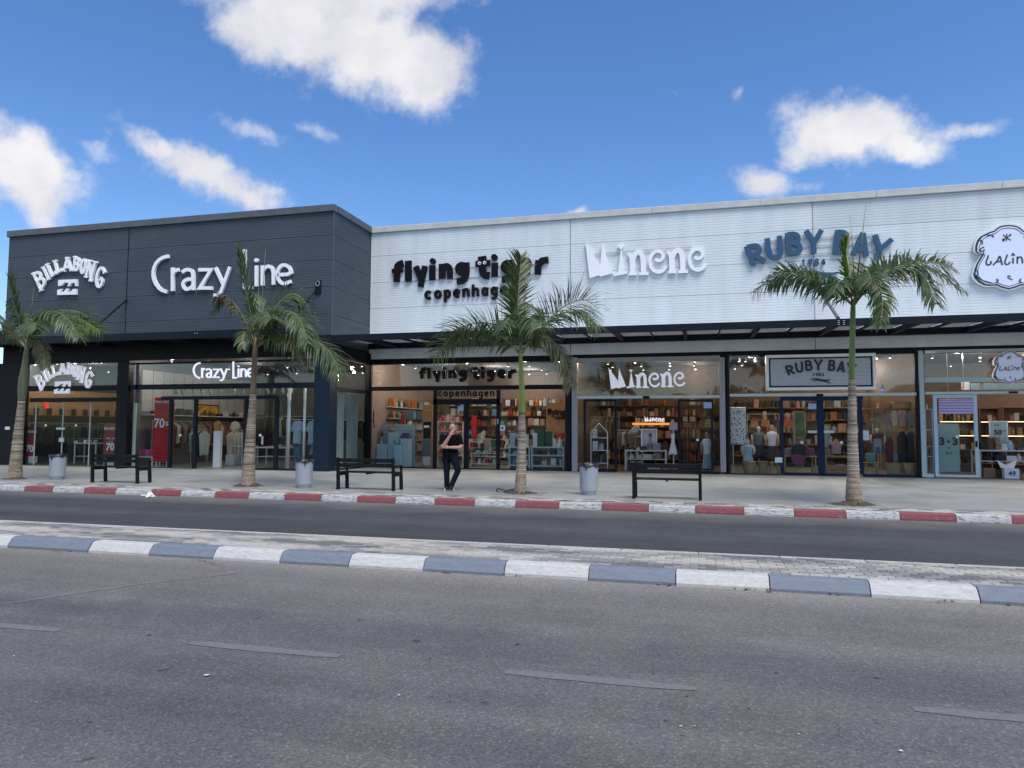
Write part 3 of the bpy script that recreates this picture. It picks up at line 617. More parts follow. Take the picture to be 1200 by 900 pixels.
# E: clothes shop with navy doors
fe = front('E', 'shop front with navy double doors under a framed board sign', YW, 4)
for a, b in [(851.5, 855), (1073, 1077)]: bar((a, 412, b, 558), YW, 'frame_post', M_black, fe, -.07, .08)
bar((855, 411.5, 1073, 414.5), YW, 'frame_header', M_black, fe, -.06, .08); bar((855, 461, 1073, 464.2), YW, 'door_track', M_mintlight, fe, -.10, .05)
bar((956, 461.7, 964, 464.8), YW, 'door_sensor', M_black, fe, -.16, -.105)
bar((914, 464.8, 1011, 469.5), YW, 'door_header', M_navy, fe, -.06, .06)
for a, b in [(914, 918), (1006.5, 1011)]: bar((a, 469.5, b, 556), YW, 'door_post', M_navy, fe)
bar((958, 469.5, 966, 556), YW, 'door_stile', M_navy, fe)
bar((855, 555, 914, 557), YW, 'sill', M_navy, fe); bar((918, 554.5, 1006, 557.5), YW, 'sill', M_navy, fe); bar((1011, 556, 1073, 559), YW, 'sill', M_navy, fe)
for a, b in [(855, 897), (1026, 1073)]: pane((a, 414.5, b, 461), YW, fe, M_glass_t)
for a, b, y1 in [(855, 914, 555), (918, 958, 555), (966, 1006.5, 556), (1011, 1073, 557)]: pane((a, 465, b, y1), YW, fe, name='door_pane' if a in (918, 966) else 'window_pane')
dot(939.5, 518.5, YW, fe); dot(986, 518.5, YW, fe)
bar((947, 473, 956.5, 479.5), YW, 'sticker', MATS['blue_white_sticker'], fe, -.02, -.01, .002)
for a, b in [(946, 957), (965, 977)]: bar((a, 504.5, b, 507.5), YW, 'door_handle', M_mintlight, fe, -.12, -.065, .004)
bar((908, 536, 916.5, 542), YW, 'sticker', MATS['white_disc'], fe, -.075, -.062, .002); bar((1010, 504.5, 1018, 516), YW, 'sticker', mat('pale_notice', (0.6, 0.65, 0.7), 0.6, var=.25, vscale=25), fe, -.02, -.01, .002)
# F: cosmetics shop at the right edge
ff = front('F', 'pale mint framed shop front at the right edge of the picture', YW, 10)
bar((1077.5, 411, 1083, 559), YW, 'frame_post', M_mint, ff, -.10, .08)
bar((1083, 408, 1330, 411.5), YW, 'frame_header', M_mint, ff, -.08, .08)
bar((1083, 441.5, 1330, 447), YW, 'transom_bar', M_mint, ff, -.08, .06); bar((1083, 458.5, 1330, 461.5), YW, 'door_track', M_mintlight, ff, -.14, .04)
bar((1180, 459, 1190, 461.2), YW, 'door_sensor', M_black, ff, -.2, -.145)
x0, x1, z0, z1 = rect(1094.5, 462.5, 1146, 559, YW); g = .11
f = MB().box(x0, x0+g, YW-.04, YW+.03, z0, z1).box(x1-g, x1, YW-.04, YW+.03, z0, z1).box(x0+g, x1-g, YW-.04, YW+.03, z1-g, z1).box(x0+g, x1-g, YW-.04, YW+.03, z0, z0+g*.7).build('sliding_door', mat('pale_blue_frame', (0.46, 0.60, 0.68), 0.4, var=.05), ff)
MB().quad((x0+g, YW, z0+g*.7), (x1-g, YW, z0+g*.7), (x1-g, YW, z1-g), (x0+g, YW, z1-g)).build('pane', M_glass, f)
bar((1142.5, 517, 1144.5, 524), YW, 'door_handle', M_black, ff, -.10, -.05, .004)
pane((1083, 412, 1330, 441.5), YW, ff, M_glass_t); pane((1083, 447, 1330, 458.5), YW, ff); pane((1083, 462, 1094.5, 557), YW, ff)
bar((1083, 555.5, 1094, 559.5), YW, 'sill', MATS['pale_blue_frame'], ff)
bar((1083, 411.5, 1096, 414.5), YW, 'label_strip', MATS['white_disc'], ff, -.09, -.08, .001)
dot(1121, 512, YW, ff)

xe = rect(1083, 412, 1330, 441.5, YW)[1]
ribbed(MB(), xe+.02, XR, .155, 4.66, YW, pitch=.1).build('wall_panel', M_white, wb)
# ---------------------------------------------------------------- signs (letters traced on the photograph, set on the facade planes)
class Sign:
    def __init__(s, name, label, cat, Y, depth, f, loc=None, group='shop name signs'):
        s.Y = Y; s.dep = depth; s.f = f; c = s.pt(loc) if loc else (0, 0)
        s.t = thing(name, label, cat, (c[0], Y, c[1]), group); s.mb = None; s.k = 0
    def pt(s, p): q = s.f(*p); w_ = on_y(q[0], q[1], s.Y); return (w_.x, w_.z)
    def scale(s, p): a = s.pt(p); b = s.pt((p[0]+1, p[1])); c = s.pt((p[0], p[1]+1)); return (math.hypot(a[0]-b[0], a[1]-b[1])+math.hypot(a[0]-c[0], a[1]-c[1]))/2
    def begin(s): s.mb = MB(); s.k = 0; return s
    def stroke(s, pts, wd, closed=False, smooth=0):
        P = [Vector(p) for p in pts]
        for _ in range(smooth):
            Q = [] if closed else [P[0]]
            for i in range(len(P) if closed else len(P)-1):
                a, b = P[i], P[(i+1) % len(P)]; Q += [a*.75+b*.25, a*.25+b*.75]
            if not closed: Q.append(P[-1])
            P = Q
        sc_ = s.scale(pts[len(pts)//2]); d = s.k*0.0018; s.k += 1
        ww = [x*sc_ for x in wd] if isinstance(wd, (list, tuple)) else wd*sc_
        if isinstance(ww, list) and len(ww) != len(P): ww = [ww[min(len(ww)-1, int(i*len(ww)/len(P)))] for i in range(len(P))]
        s.mb.ribbon([s.pt(tuple(p)) for p in P], ww, s.Y-d, s.Y+s.dep-d*.5, closed); return s
    def poly(s, pts, front=0.0):
        d = s.k*0.0018+front; s.k += 1; s.mb.prism([s.pt(p) for p in pts], s.Y-d, s.Y+s.dep-d*.5); return s
    def disc(s, c, r, n=16, front=0.0): return s.poly([(c[0]+r*math.cos(2*math.pi*i/n), c[1]+r*math.sin(2*math.pi*i/n)) for i in range(n)], front)
    def end(s, M, name='letter', parent=None): o = s.mb.build(name, M, parent or s.t); ORG[o.name] = ORG[s.t.name]; s.mb = None; return o
M_lit = mat('white_letter', (0.86, 0.88, 0.92), 0.4, var=0.03)
M_glow = mat('lit_white_letter', (0.80, 0.82, 0.95), 0.4, var=0.02, emit=0.3)
M_glow2 = mat('softly_lit_letter', (0.78, 0.80, 0.88), 0.4, var=0.02, emit=0.14)
M_blk = mat('black_letter', (0.006, 0.006, 0.008), 0.5, var=0.1, spec=.15)
M_blue = mat('blue_letter', (0.020, 0.080, 0.165), 0.45, var=0.06)
M_edge = mat('letter_side', (0.10, 0.11, 0.13), 0.5)
def off(x0, y0, k): return lambda x, y: (x0+x/k, y0+y/k)
def quadmap(q):
    bl, br, tr, tl = q
    def f(u, v): return (bl[0]*(1-u)*(1-v)+br[0]*u*(1-v)+tr[0]*u*v+tl[0]*(1-u)*v, bl[1]*(1-u)*(1-v)+br[1]*u*(1-v)+tr[1]*u*v+tl[1]*(1-u)*v)
    return f
GL = {   # blunt unit glyphs: list of (points, closed)
 'R': [([(.15, 0), (.15, 1)], 0), ([(.15, .93), (.6, .93), (.85, .82), (.85, .6), (.6, .48), (.15, .46)], 0), ([(.45, .46), (.9, 0)], 0)],
 'U': [([(.12, 1), (.12, .3), (.3, .08), (.7, .08), (.88, .3), (.88, 1)], 0)],
 'B': [([(.15, 0), (.15, 1)], 0), ([(.15, .92), (.6, .92), (.82, .82), (.82, .64), (.6, .53), (.15, .52)], 0), ([(.15, .53), (.65, .52), (.88, .4), (.88, .2), (.65, .08), (.15, .08)], 0)],
 'Y': [([(.05, 1), (.5, .48)], 0), ([(.95, 1), (.5, .45), (.5, 0)], 0)],
 'A': [([(.08, 0), (.5, .97)], 0), ([(.5, .97), (.92, 0)], 0), ([(.22, .27), (.78, .27)], 0)],
 'I': [([(.5, 0), (.5, 1)], 0)], 'L': [([(.2, 1), (.2, .08), (.95, .1)], 0)],
 'O': [([(.15, .3), (.15, .7), (.38, .93), (.62, .93), (.85, .7), (.85, .3), (.62, .07), (.38, .07)], 1)],
 'N': [([(.15, 0), (.15, 1)], 0), ([(.15, .95), (.85, .05)], 0), ([(.85, 0), (.85, 1)], 0)],
 'G': [([(.9, .8), (.6, .94), (.35, .9), (.15, .65), (.15, .3), (.4, .07), (.8, .1), (.88, .45), (.6, .45)], 0)],
 '1': [([(.2, .75), (.5, .97), (.5, 0)], 0)], '9': [([(.8, .6), (.5, .42), (.2, .6), (.2, .82), (.5, .97), (.8, .82)], 1), ([(.8, .7), (.7, .2), (.4, .02)], 0)],
 '8': [([(.5, .52), (.2, .65), (.2, .85), (.5, .97), (.8, .85), (.8, .65)], 1), ([(.5, .52), (.15, .38), (.15, .15), (.5, .03), (.85, .15), (.85, .38)], 1)],
 '4': [([(.7, 0), (.7, .98), (.12, .3), (.95, .3)], 0)],
 'c': [([(.85, .8), (.5, .95), (.15, .7), (.15, .3), (.5, .05), (.85, .2)], 0)], 'o': [([(.15, .3), (.15, .7), (.5, .95), (.85, .7), (.85, .3), (.5, .05)], 1)],
 'p': [([(.15, 1), (.15, -.45)], 0), ([(.15, .3), (.15, .7), (.5, .95), (.85, .7), (.85, .3), (.5, .05)], 1)], 'e': [([(.15, .52), (.85, .52), (.8, .8), (.5, .95), (.15, .7), (.15, .3), (.5, .05), (.85, .2)], 0)],
 'n': [([(.15, 0), (.15, 1)], 0), ([(.15, .6), (.3, .88), (.6, .95), (.85, .75), (.85, 0)], 0)], 'h': [([(.15, 0), (.15, 1.45)], 0), ([(.15, .6), (.3, .88), (.6, .95), (.85, .75), (.85, 0)], 0)],
 'a': [([(.82, 0), (.82, .95)], 0), ([(.82, .3), (.82, .7), (.5, .95), (.15, .7), (.15, .3), (.5, .05)], 1)], 'g': [([(.85, .95), (.85, -.2), (.5, -.42), (.15, -.3)], 0), ([(.15, .3), (.15, .7), (.5, .95), (.82, .7), (.82, .3), (.5, .05)], 1)],
}
def glyph(sg, ch, q, wd, M, smooth=1, spikes=False, name='letter', parent=None):
    f = quadmap(q); sg.begin()
    for pts, cl in GL[ch]:
        P = [f(*p) for p in pts]; sg.stroke(P, wd, bool(cl), smooth if len(P) > 3 else 0)
        if spikes:
            for e_, nb_ in ((P[0], P[1]), (P[-1], P[-2])):
                if cl: continue
                t = (Vector(e_)-Vector(nb_)).normalized(); nn = Vector((-t.y, t.x)); c = Vector(e_)
                sg.poly([tuple(c-nn*wd*.95-t*wd*.15), tuple(c-nn*wd*.55+t*wd*.35), tuple(c+t*wd*.1), tuple(c+nn*wd*.55+t*wd*.35), tuple(c+nn*wd*.95-t*wd*.15), tuple(c-t*wd*.5)])
            if cl:
                c = Vector(f(.5, .5))
                for a_, b_ in ((.02, .5), (.98, .5)): e2 = Vector(f(a_, b_)); d_ = (e2-c).normalized(); n_ = Vector((-d_.y, d_.x)); sg.poly([tuple(e2-n_*wd*.5), tuple(e2+d_*wd*.45), tuple(e2+n_*wd*.5), tuple(e2-d_*wd*.3)])
    sg.end(M, name, parent)
SURF = [('B', [(300, 268), (350, 208), (292, 98), (240, 135)]), ('I', [(342, 190), (384, 160), (340, 72), (304, 95)]), ('L', [(382, 160), (424, 130), (378, 48), (344, 64)]), ('L', [(420, 132), (472, 108), (436, 25), (402, 38)]),
        ('A', [(472, 110), (540, 106), (528, 10), (482, 13)]), ('B', [(546, 104), (588, 120), (606, 10), (556, 6)]), ('O', [(594, 122), (634, 144), (658, 28), (612, 12)]), ('N', [(636, 152), (690, 194), (724, 46), (664, 30)]), ('G', [(702, 232), (764, 252), (800, 96), (732, 58)])]
WAVE1 = [(438, 180), (578, 174), (578, 226), (560, 224), (568, 206), (540, 200), (524, 226), (506, 228), (518, 204), (488, 198), (462, 222), (437, 226)]
WAVE2 = [(430, 294), (572, 290), (572, 246), (548, 250), (530, 270), (506, 266), (518, 244), (498, 246), (478, 270), (454, 266), (464, 246), (430, 256)]
def surf_sign(f, Y, dep, label, M, loc):
    sg = Sign('shop_sign', label, 'sign', Y, dep, f, loc)
    for ch, q in SURF: glyph(sg, ch, q, 18.5, M, 1, True)
    for wv_ in (WAVE1, WAVE2): sg.begin(); sg.poly(wv_); sg.end(M, 'wave_emblem')
up = off(0, 300, 6.43)
surf_sign(up, YD-.12, .10, 'arched white letters with a wave emblem high on the slate wall', M_lit, (500, 150))
lowm = off(20, 420, 6.43)
surf_sign(lambda x, y: lowm(120+(x-235)*.805, 35+(y-5)*.8), YD-.10, .06, 'smaller arched white letters with a wave emblem on the far left window', M_glow2, (500, 150))
# thin upright letters of the clothes shop
CL = [('C', [([(197, 300), (188, 302.5), (181, 310), (178.5, 321), (181, 331), (187, 339), (195.5, 342)], 0)]), ('r', [([(201.7, 313.5), (201.7, 341)], 0), ([(201.7, 323), (204, 317.5), (209, 315.8)], 0)]),
      ('a', [([(213, 319), (217, 315.8), (223, 316), (226, 320), (226, 340)], 0), ([(226, 327), (219, 327), (214, 330.5), (214.3, 336), (218, 339.3), (222.5, 338), (226, 334)], 0)]),
      ('z', [([(232, 316), (247, 316), (233.5, 337.5), (248.5, 337.5)], 0)]), ('y', [([(252, 313.5), (261.5, 334)], 0), ([(269, 312.5), (258.5, 342), (255, 345.5), (250, 345.5)], 0)]),
      ('L', [([(286, 292), (286, 337.5), (295, 336.5)], 0)]), ('i', [([(300, 311), (300, 335.5)], 0)]), ('n', [([(307, 311), (307, 334.5)], 0), ([(307, 319), (310.5, 313), (316, 311.5), (320, 316), (320, 333.5)], 0)]),
      ('e', [([(325, 322), (341, 321), (339.5, 313.5), (332.5, 309.5), (326.5, 313), (324, 321), (326.5, 329.5), (332.5, 333), (340.5, 329.5)], 0)])]
def thin_sign(f, Y, dep, label, M, wd, loc):
    sg = Sign('shop_sign', label, 'sign', Y, dep, f, loc)
    for ch, st in CL:
        sg.begin()
        for pts, cl in st: sg.stroke(pts, wd, False, 1 if len(pts) > 4 else 0)
        if ch == 'i': sg.disc((300, 304.8), wd*.62)
        sg.end(M)
thin_sign(lambda x, y: (x, y), YD-.12, .10, 'large thin white lettering on the slate wall', M_lit, 3.7, (260, 320))
thin_sign(lambda x, y: (225.5+(x-177)*.435, 421.5+(y-292)*.425+(x-177)*.018), YD-.10, .05, 'small lit white lettering on the clothes shop window', M_glow, 3.8, (260, 320))
# heavy black rounded letters
def tiger_sign(f, Y, dep, label, loc, second=True):
    sg = Sign('shop_sign', label, 'sign', Y, dep, f, loc); B = lambda: sg.begin(); E_ = lambda: sg.end(M_blk)
    B(); sg.stroke([(173, 500), (173, 425), (180, 400), (210, 390)], 36, False, 1); sg.stroke([(144, 437), (207, 432)], 22); E_()
    B(); sg.stroke([(240, 377), (241, 498)], 38); E_()
    B(); sg.stroke([(284, 410), (314, 485)], 34); sg.stroke([(338, 407), (312, 530)], 33); E_()
    B(); sg.stroke([(381, 404), (381, 490)], 36); sg.disc((384, 379), 17); E_()
    B(); sg.stroke([(439, 395), (439, 482)], 38); sg.stroke([(440, 425), (455, 408), (475, 408), (485, 430), (485, 481)], 33, False, 1); E_()
    B(); sg.disc((557, 425), 42); sg.stroke([(580, 387), (582, 455), (565, 492), (526, 498)], 36, False, 1); E_()
    B(); sg.stroke([(673, 352), (673, 430), (685, 462), (716, 464)], 42, False, 1); sg.stroke([(650, 366), (697, 358)], 22); sg.stroke([(635, 396), (720, 389)], 34)
    tob = sg.end(M_blk)
    for ex_, ey_ in ((660, 392), (690, 389)):
        sg.begin(); sg.disc((ex_, ey_), 10, 12, .012); sg.end(M_lit, 'eye', tob); sg.begin(); sg.disc((ex_+2, ey_+1), 5, 10, .018); sg.end(M_blk, 'pupil', tob)
    B(); sg.stroke([(747, 389), (747, 469)], 37); sg.disc((745, 357), 19); E_()
    B(); sg.disc((824, 414), 42); sg.stroke([(843, 371), (844, 448), (828, 482), (790, 488)], 36, False, 1); E_()
    B(); sg.stroke([(905, 412), (950, 404), (946, 378), (922, 370), (900, 385), (894, 415), (910, 445), (955, 440)], 30, False, 1); E_()
    B(); sg.stroke([(1004, 373), (1000, 456)], 37); sg.stroke([(1008, 398), (1025, 376), (1062, 370)], 36); E_()
    if second:
        x = 336; ws = [46, 48, 44, 44, 46, 46, 44, 44, 46, 46]
        for i, ch in enumerate('copenhagen'):
            w_ = ws[i]; y0 = 604-(x-336)*.062; glyph(sg, ch, [(x, y0), (x+w_-5, y0-3), (x+w_-5, y0-52), (x, y0-49)], 14, M_blk); x += w_+10
    return sg
tg = tiger_sign(off(430, 230, 5), YW-.12, .10, 'heavy black lower case letters with small eyes on the white wall', (600, 480))
for (a, b) in [((200, 497), (1000, 450)), ((200, 430), (1000, 395)), ((340, 555), (880, 520))]: tg.begin(); tg.Y = YW-.05; tg.dep = .02; tg.stroke([a, b], 3); tg.end(M_capw, 'rail'); tg.Y = YW-.12; tg.dep = .10
g2 = off(430, 410, 5)
low = tiger_sign(lambda x, y: g2(303+(x-144)*.622, 98+(y-372)*.54+(x-144)*.028), YW-.09, .05, 'heavy black letters on the upper window of the middle shop front', (600, 480), False)
low2 = Sign('shop_sign', 'spaced black letters over the double doors of the middle shop front', 'sign', YW-.09, .04, g2, (570, 255))
for i, ch in enumerate('copenhagen'):
    x = 415 + i*34; glyph(low2, ch, [(x, 272), (x+25, 272), (x+25, 243), (x, 243)], 8, M_blk)
# jagged white letters
def jag_sign(f, Y, dep, label, M, loc, rails=True):
    sg = Sign('shop_sign', label, 'sign', Y, dep, f, loc); B = lambda: sg.begin(); E_ = lambda: sg.end(M)
    B(); sg.poly([(230, 270), (318, 402), (327, 278), (391, 450), (316, 471), (311, 462), (254, 480)]); E_()
    B(); sg.poly([(436, 318), (442, 318), (462, 436), (476, 440), (474, 453), (398, 468), (395, 456), (421, 446)]); sg.poly([(418, 292), (436, 286), (455, 290), (438, 314)]); E_()
    for dx, dy in ((0, 0), (231, -12)):
        B(); sg.stroke([(480+dx, 334+dy), (500+dx, 352+dy), (508+dx, 390+dy), (506+dx, 450+dy)], [18, 26, 33, 33], False, 1)
        sg.stroke([(508+dx, 372+dy), (522+dx, 334+dy), (548+dx, 324+dy), (566+dx, 350+dy), (569+dx, 400+dy), (570+dx, 448+dy)], 29, False, 1)
        sg.stroke([(484+dx, 456+dy), (532+dx, 455+dy)], 14); sg.stroke([(544+dx, 454+dy), (600+dx, 453+dy)], 16); E_()
        B(); sg.stroke([(640+dx, 366+dy), (655+dx, 378+dy), (682+dx, 368+dy), (688+dx, 342+dy), (668+dx, 320+dy), (638+dx, 322+dy), (614+dx, 348+dy), (606+dx, 384+dy), (618+dx, 425+dy), (650+dx, 446+dy), (684+dx, 438+dy), (702+dx, 412+dy)], 19, False, 1); E_()
    if rails: sg.Y = Y+.05; sg.dep = .03; sg.begin(); sg.stroke([(285, 335), (850, 296)], 8); sg.end(M_capw, 'rail')
jag_sign(off(640, 230, 5), YW-.13, .11, 'jagged white letters with curls on the white wall', M_lit, (580, 400))
g3 = off(640, 410, 5)
jag_sign(lambda x, y: g3(365+(x-230)*.635, 103+(y-270)*.605+(x-230)*.012), YW-.10, .05, 'jagged white letters on the upper window of the warm grey shop front', M_glow2, (580, 400), False)
# blue arched letters
RB = [('R', [(205, 558), (292, 530), (248, 420), (160, 446)]), ('U', [(300, 518), (392, 516), (378, 378), (284, 398)]), ('B', [(414, 494), (502, 490), (488, 356), (402, 364)]), ('Y', [(526, 484), (612, 482), (620, 346), (518, 350)]),
      ('B', [(682, 484), (768, 486), (778, 352), (698, 346)]), ('A', [(792, 490), (884, 502), (886, 362), (830, 358)]), ('Y', [(902, 514), (972, 528), (1034, 402), (922, 374)])]
def arch_sign(sg, M, wd):
    for ch, q in RB: glyph(sg, ch, q, wd, M)
    for i, ch in enumerate('1984'):
        x = 496+i*38; glyph(sg, ch, [(x, 558-i*2), (x+28, 557-i*2), (x+28, 518-i*2), (x, 520-i*2)], wd*.28, M)
    sg.begin(); sg.stroke([(470, 604), (500, 590), (560, 592), (640, 606), (700, 600), (716, 592)], [6, 14, 18, 18, 12, 5], False, 1); sg.end(M, 'swoosh')
    sg.begin(); sg.stroke([(500, 622), (560, 606), (620, 612), (690, 626), (722, 640)], [5, 10, 14, 14, 4], False, 1); sg.end(M, 'swoosh')
rs = Sign('shop_sign', 'blue arched letters standing off the white wall behind the palm', 'sign', YW-.16, .10, off(840, 200, 5), (600, 480))
arch_sign(rs, M_blue, 30)
rs.Y = YW-.07; rs.dep = .03
for a, b in [((230, 460), (930, 415)), ((300, 408), (960, 370)), ((240, 505), (940, 460))]: rs.begin(); rs.stroke([a, b], 5); rs.end(M_capw, 'rail')
g4 = off(840, 390, 5)
bs = thing('board_sign', 'white boarded sign panel with dark border over the navy doors', 'sign', (on_y(962, 436, YW-.3).x, YW-.3, 3.7), 'shop name signs')
YB = YW-.2; x0, x1, z0, z1 = rect(897.4, 415, 1026.4, 457, YB); M_board = mat('white_board', (0.46, 0.49, 0.53), 0.5, var=.05)
nb_ = 8
for i in range(nb_):
    a = z0+.10+(z1-z0-.2)*i/nb_; b = z0+.10+(z1-z0-.2)*(i+1)/nb_; MB().bbox(x0+.10, x1-.10, YB, YB+.08, a, b-.002, .006).build('board', M_board, bs)
for r_ in [(x0, x1, z0, z0+.098), (x0, x1, z1-.098, z1), (x0, x0+.098, z0+.099, z1-.099), (x1-.098, x1, z0+.099, z1-.099)]: MB().bbox(r_[0], r_[1], YB-.05, YB+.09, r_[2], r_[3], .006).build('frame', M_lit, bs)
i_ = .115; t_ = .045
for r_ in [(x0+i_, x1-i_, z0+i_, z0+i_+t_), (x0+i_, x1-i_, z1-i_-t_, z1-i_), (x0+i_, x0+i_+t_, z0+i_+t_, z1-i_-t_), (x1-i_-t_, x1-i_, z0+i_+t_, z1-i_-t_)]: MB().box(r_[0], r_[1], YB-.012, YB-.002, r_[2], r_[3]).build('border_line', M_blk, bs)
M_ink = mat('dark_navy_ink', (0.02, 0.028, 0.045), 0.5)
rl = Sign('shop_sign', 'dark arched letters on the white board over the navy doors', 'sign', YB-.03, .022, lambda x, y: g4(395+(x-155)*.484, 150+(y-345)*.47+(x-155)*.013), (600, 480))
arch_sign(rl, M_ink, 27)
# scalloped plaque
HALF = [(560, 108), (510, 111), (465, 122), (425, 145), (400, 170), (350, 184), (300, 208), (245, 236), (212, 275), (192, 330), (190, 392), (215, 422), (268, 434), (242, 475), (205, 535), (182, 595), (168, 648), (182, 692), (228, 738), (290, 770), (350, 776), (420, 770), (480, 795), (560, 816)]
OUT = HALF + [(1120-x, y) for x, y in reversed(HALF[1:-1])]
def sc_out(k, ky=None): ky = ky or k; return [(560+(x-560)*k, 462+(y-462)*ky) for x, y in OUT]
def plaque(f, Y, label, detail=True):
    sg = Sign('plaque_sign', label, 'sign', Y, .12, f, (560, 462), 'shop name signs')
    sg.begin(); sg.poly(OUT); sg.end(mat('plaque_white', (0.74, 0.76, 0.80), 0.4, var=.03), 'plaque')
    sg.dep = .02; sg.Y = Y-.012; sg.begin(); sg.poly(sc_out(.955, .96)); sg.end(M_ink, 'outline')
    sg.Y = Y-.02; sg.begin(); sg.poly(sc_out(.895, .915)); sg.end(mat('plaque_face', (0.62, 0.68, 0.86), 0.4, var=.03, emit=.05), 'face')
    sg.Y = Y-.03; sg.dep = .008; sg.begin(); sg.stroke(sc_out(.845, .87), 6, True); sg.end(M_ink, 'inner_line')
    L_ = [[[(345, 440), (335, 480), (318, 515), (330, 545), (362, 540), (378, 518), (366, 505)]], [[(395, 545), (440, 500), (465, 440), (480, 500), (492, 545)], [(430, 510), (490, 505)]], [[(545, 435), (530, 480), (515, 515), (530, 540), (560, 535), (575, 510)]],
          [[(605, 470), (605, 530)], [(590, 445), (605, 425), (622, 445)]], [[(650, 530), (650, 455)], [(650, 480), (675, 455), (700, 470), (705, 525)]], [[(735, 490), (780, 486), (768, 455), (740, 462), (730, 500), (750, 528), (785, 518)]]]
    for st in L_:
        sg.begin()
        for p in st: sg.stroke(p, 15, False, 1 if len(p) > 3 else 0)
        sg.end(M_ink)
    sg.begin()
    for p in [[(500, 280), (575, 230)], [(500, 225), (580, 285)], [(540, 215), (535, 290)]]: sg.stroke(p, 10)
    sg.disc((505, 278), 16, 8); sg.disc((575, 228), 12, 8); sg.end(M_ink, 'flower_motif')
    sg.begin(); sg.stroke([(600, 700), (570, 690), (545, 670), (560, 655), (582, 670)], 11, False, 1); sg.end(M_ink, 'curl_motif')
    for m_ in (1, -1):
        fx = lambda p: p if m_ == 1 else (1120-p[0], p[1])
        sg.begin()
        for p in [[(300, 355), (270, 365), (255, 390), (285, 405), (305, 380)], [(300, 410), (262, 470), (225, 540), (215, 600)], [(225, 600), (240, 640), (215, 660), (250, 690), (300, 715), (380, 735)], [(250, 280), (285, 295), (275, 330)], [(330, 235), (380, 225), (400, 250)], [(430, 730), (450, 710), (430, 690)]]: sg.stroke([fx(q) for q in p], 13, False, 1)
        sg.end(M_ink, 'scroll_motif')
pl = off(1120, 250, 9)
plaque(pl, YW-.14, 'large white scalloped plaque sign at the right end of the white wall')
plaque(lambda x, y: (1183.7+(x-560)*20.2/392, 430.3+(y-462)*19.4/354), YW-.26, 'small white scalloped plaque sign over the mint shop front', False)
# ---------------------------------------------------------------- palms
def leaf_mat(name, c0, c1, c2):
    M = bpy.data.materials.new(name); M.use_nodes = True; t = M.node_tree; t.nodes.clear(); o = t.nodes.new('ShaderNodeOutputMaterial')
    g = t.nodes.new('ShaderNodeNewGeometry'); n = t.nodes.new('ShaderNodeTexNoise'); n.inputs['Scale'].default_value = 7; n.inputs['Detail'].default_value = 4; t.links.new(g.outputs['Position'], n.inputs['Vector'])
    c = ramp_node(t, n.outputs[0], [(0.3, c0), (0.5, c1), (0.72, c2)])
    p = t.nodes.new('ShaderNodeBsdfPrincipled'); p.inputs['Roughness'].default_value = 0.42; t.links.new(c, p.inputs['Base Color'])
    tl = t.nodes.new('ShaderNodeBsdfTranslucent'); hs = t.nodes.new('ShaderNodeHueSaturation'); hs.inputs['Value'].default_value = 1.6; t.links.new(c, hs.inputs['Color']); t.links.new(hs.outputs[0], tl.inputs['Color'])
    mx = t.nodes.new('ShaderNodeMixShader'); mx.inputs[0].default_value = 0.3; t.links.new(p.outputs[0], mx.inputs[1]); t.links.new(tl.outputs[0], mx.inputs[2]); t.links.new(mx.outputs[0], o.inputs[0]); return M
M_leaf = leaf_mat('palm_leaf', (0.048, 0.082, 0.034), (0.085, 0.125, 0.048), (0.155, 0.185, 0.085))
M_leaf2 = leaf_mat('young_palm_leaf', (0.06, 0.105, 0.022), (0.095, 0.155, 0.03), (0.14, 0.20, 0.05))
M_leaf3 = leaf_mat('dry_palm_leaf', (0.085, 0.088, 0.045), (0.135, 0.13, 0.065), (0.19, 0.17, 0.10))
M_rach = mat('palm_midrib', (0.16, 0.19, 0.075), 0.5, var=.2)
M_shaft = mat('green_crownshaft', (0.135, 0.195, 0.045), 0.4, var=.25, vscale=5, stretch=(2, 2, .4))
def trunk_mat():
    M = bpy.data.materials.new('ringed_palm_bark'); M.use_nodes = True; t = M.node_tree; b = t.nodes['Principled BSDF']; b.inputs['Roughness'].default_value = .9
    g = t.nodes.new('ShaderNodeNewGeometry'); n = t.nodes.new('ShaderNodeTexNoise'); n.inputs['Scale'].default_value = 14; n.inputs['Detail'].default_value = 6; t.links.new(g.outputs['Position'], n.inputs['Vector'])
    mp = t.nodes.new('ShaderNodeMapping'); mp.inputs['Scale'].default_value = (1.2, 1.2, 9); t.links.new(g.outputs['Position'], mp.inputs[0])
    n2 = t.nodes.new('ShaderNodeTexNoise'); n2.inputs['Scale'].default_value = 2; n2.inputs['Detail'].default_value = 5; t.links.new(mp.outputs[0], n2.inputs['Vector'])
    mx = t.nodes.new('ShaderNodeMix'); mx.data_type = 'RGBA'; mx.blend_type = 'MULTIPLY'; mx.inputs['Factor'].default_value = 1
    t.links.new(ramp_node(t, n2.outputs[0], [(0.3, (0.16, 0.118, 0.08)), (0.5, (0.29, 0.228, 0.165)), (0.7, (0.37, 0.31, 0.24))]), mx.inputs['A']); t.links.new(ramp_node(t, n.outputs[0], [(.3, (.75,)*3), (.7, (1.15,)*3)]), mx.inputs['B'])
    t.links.new(mx.outputs['Result'], b.inputs['Base Color'])
    bp = t.nodes.new('ShaderNodeBump'); bp.inputs['Strength'].default_value = .5; bp.inputs['Distance'].default_value = .02; t.links.new(n2.outputs[0], bp.inputs['Height']); t.links.new(bp.outputs[0], b.inputs['Normal']); return M
M_bark = trunk_mat(); M_ringpale = mat('pale_leaf_scar', (0.46, 0.43, 0.38), 0.9, var=.2, vscale=20); M_ringdark = mat('dark_bark', (0.12, 0.085, 0.06), 0.9, var=.3)
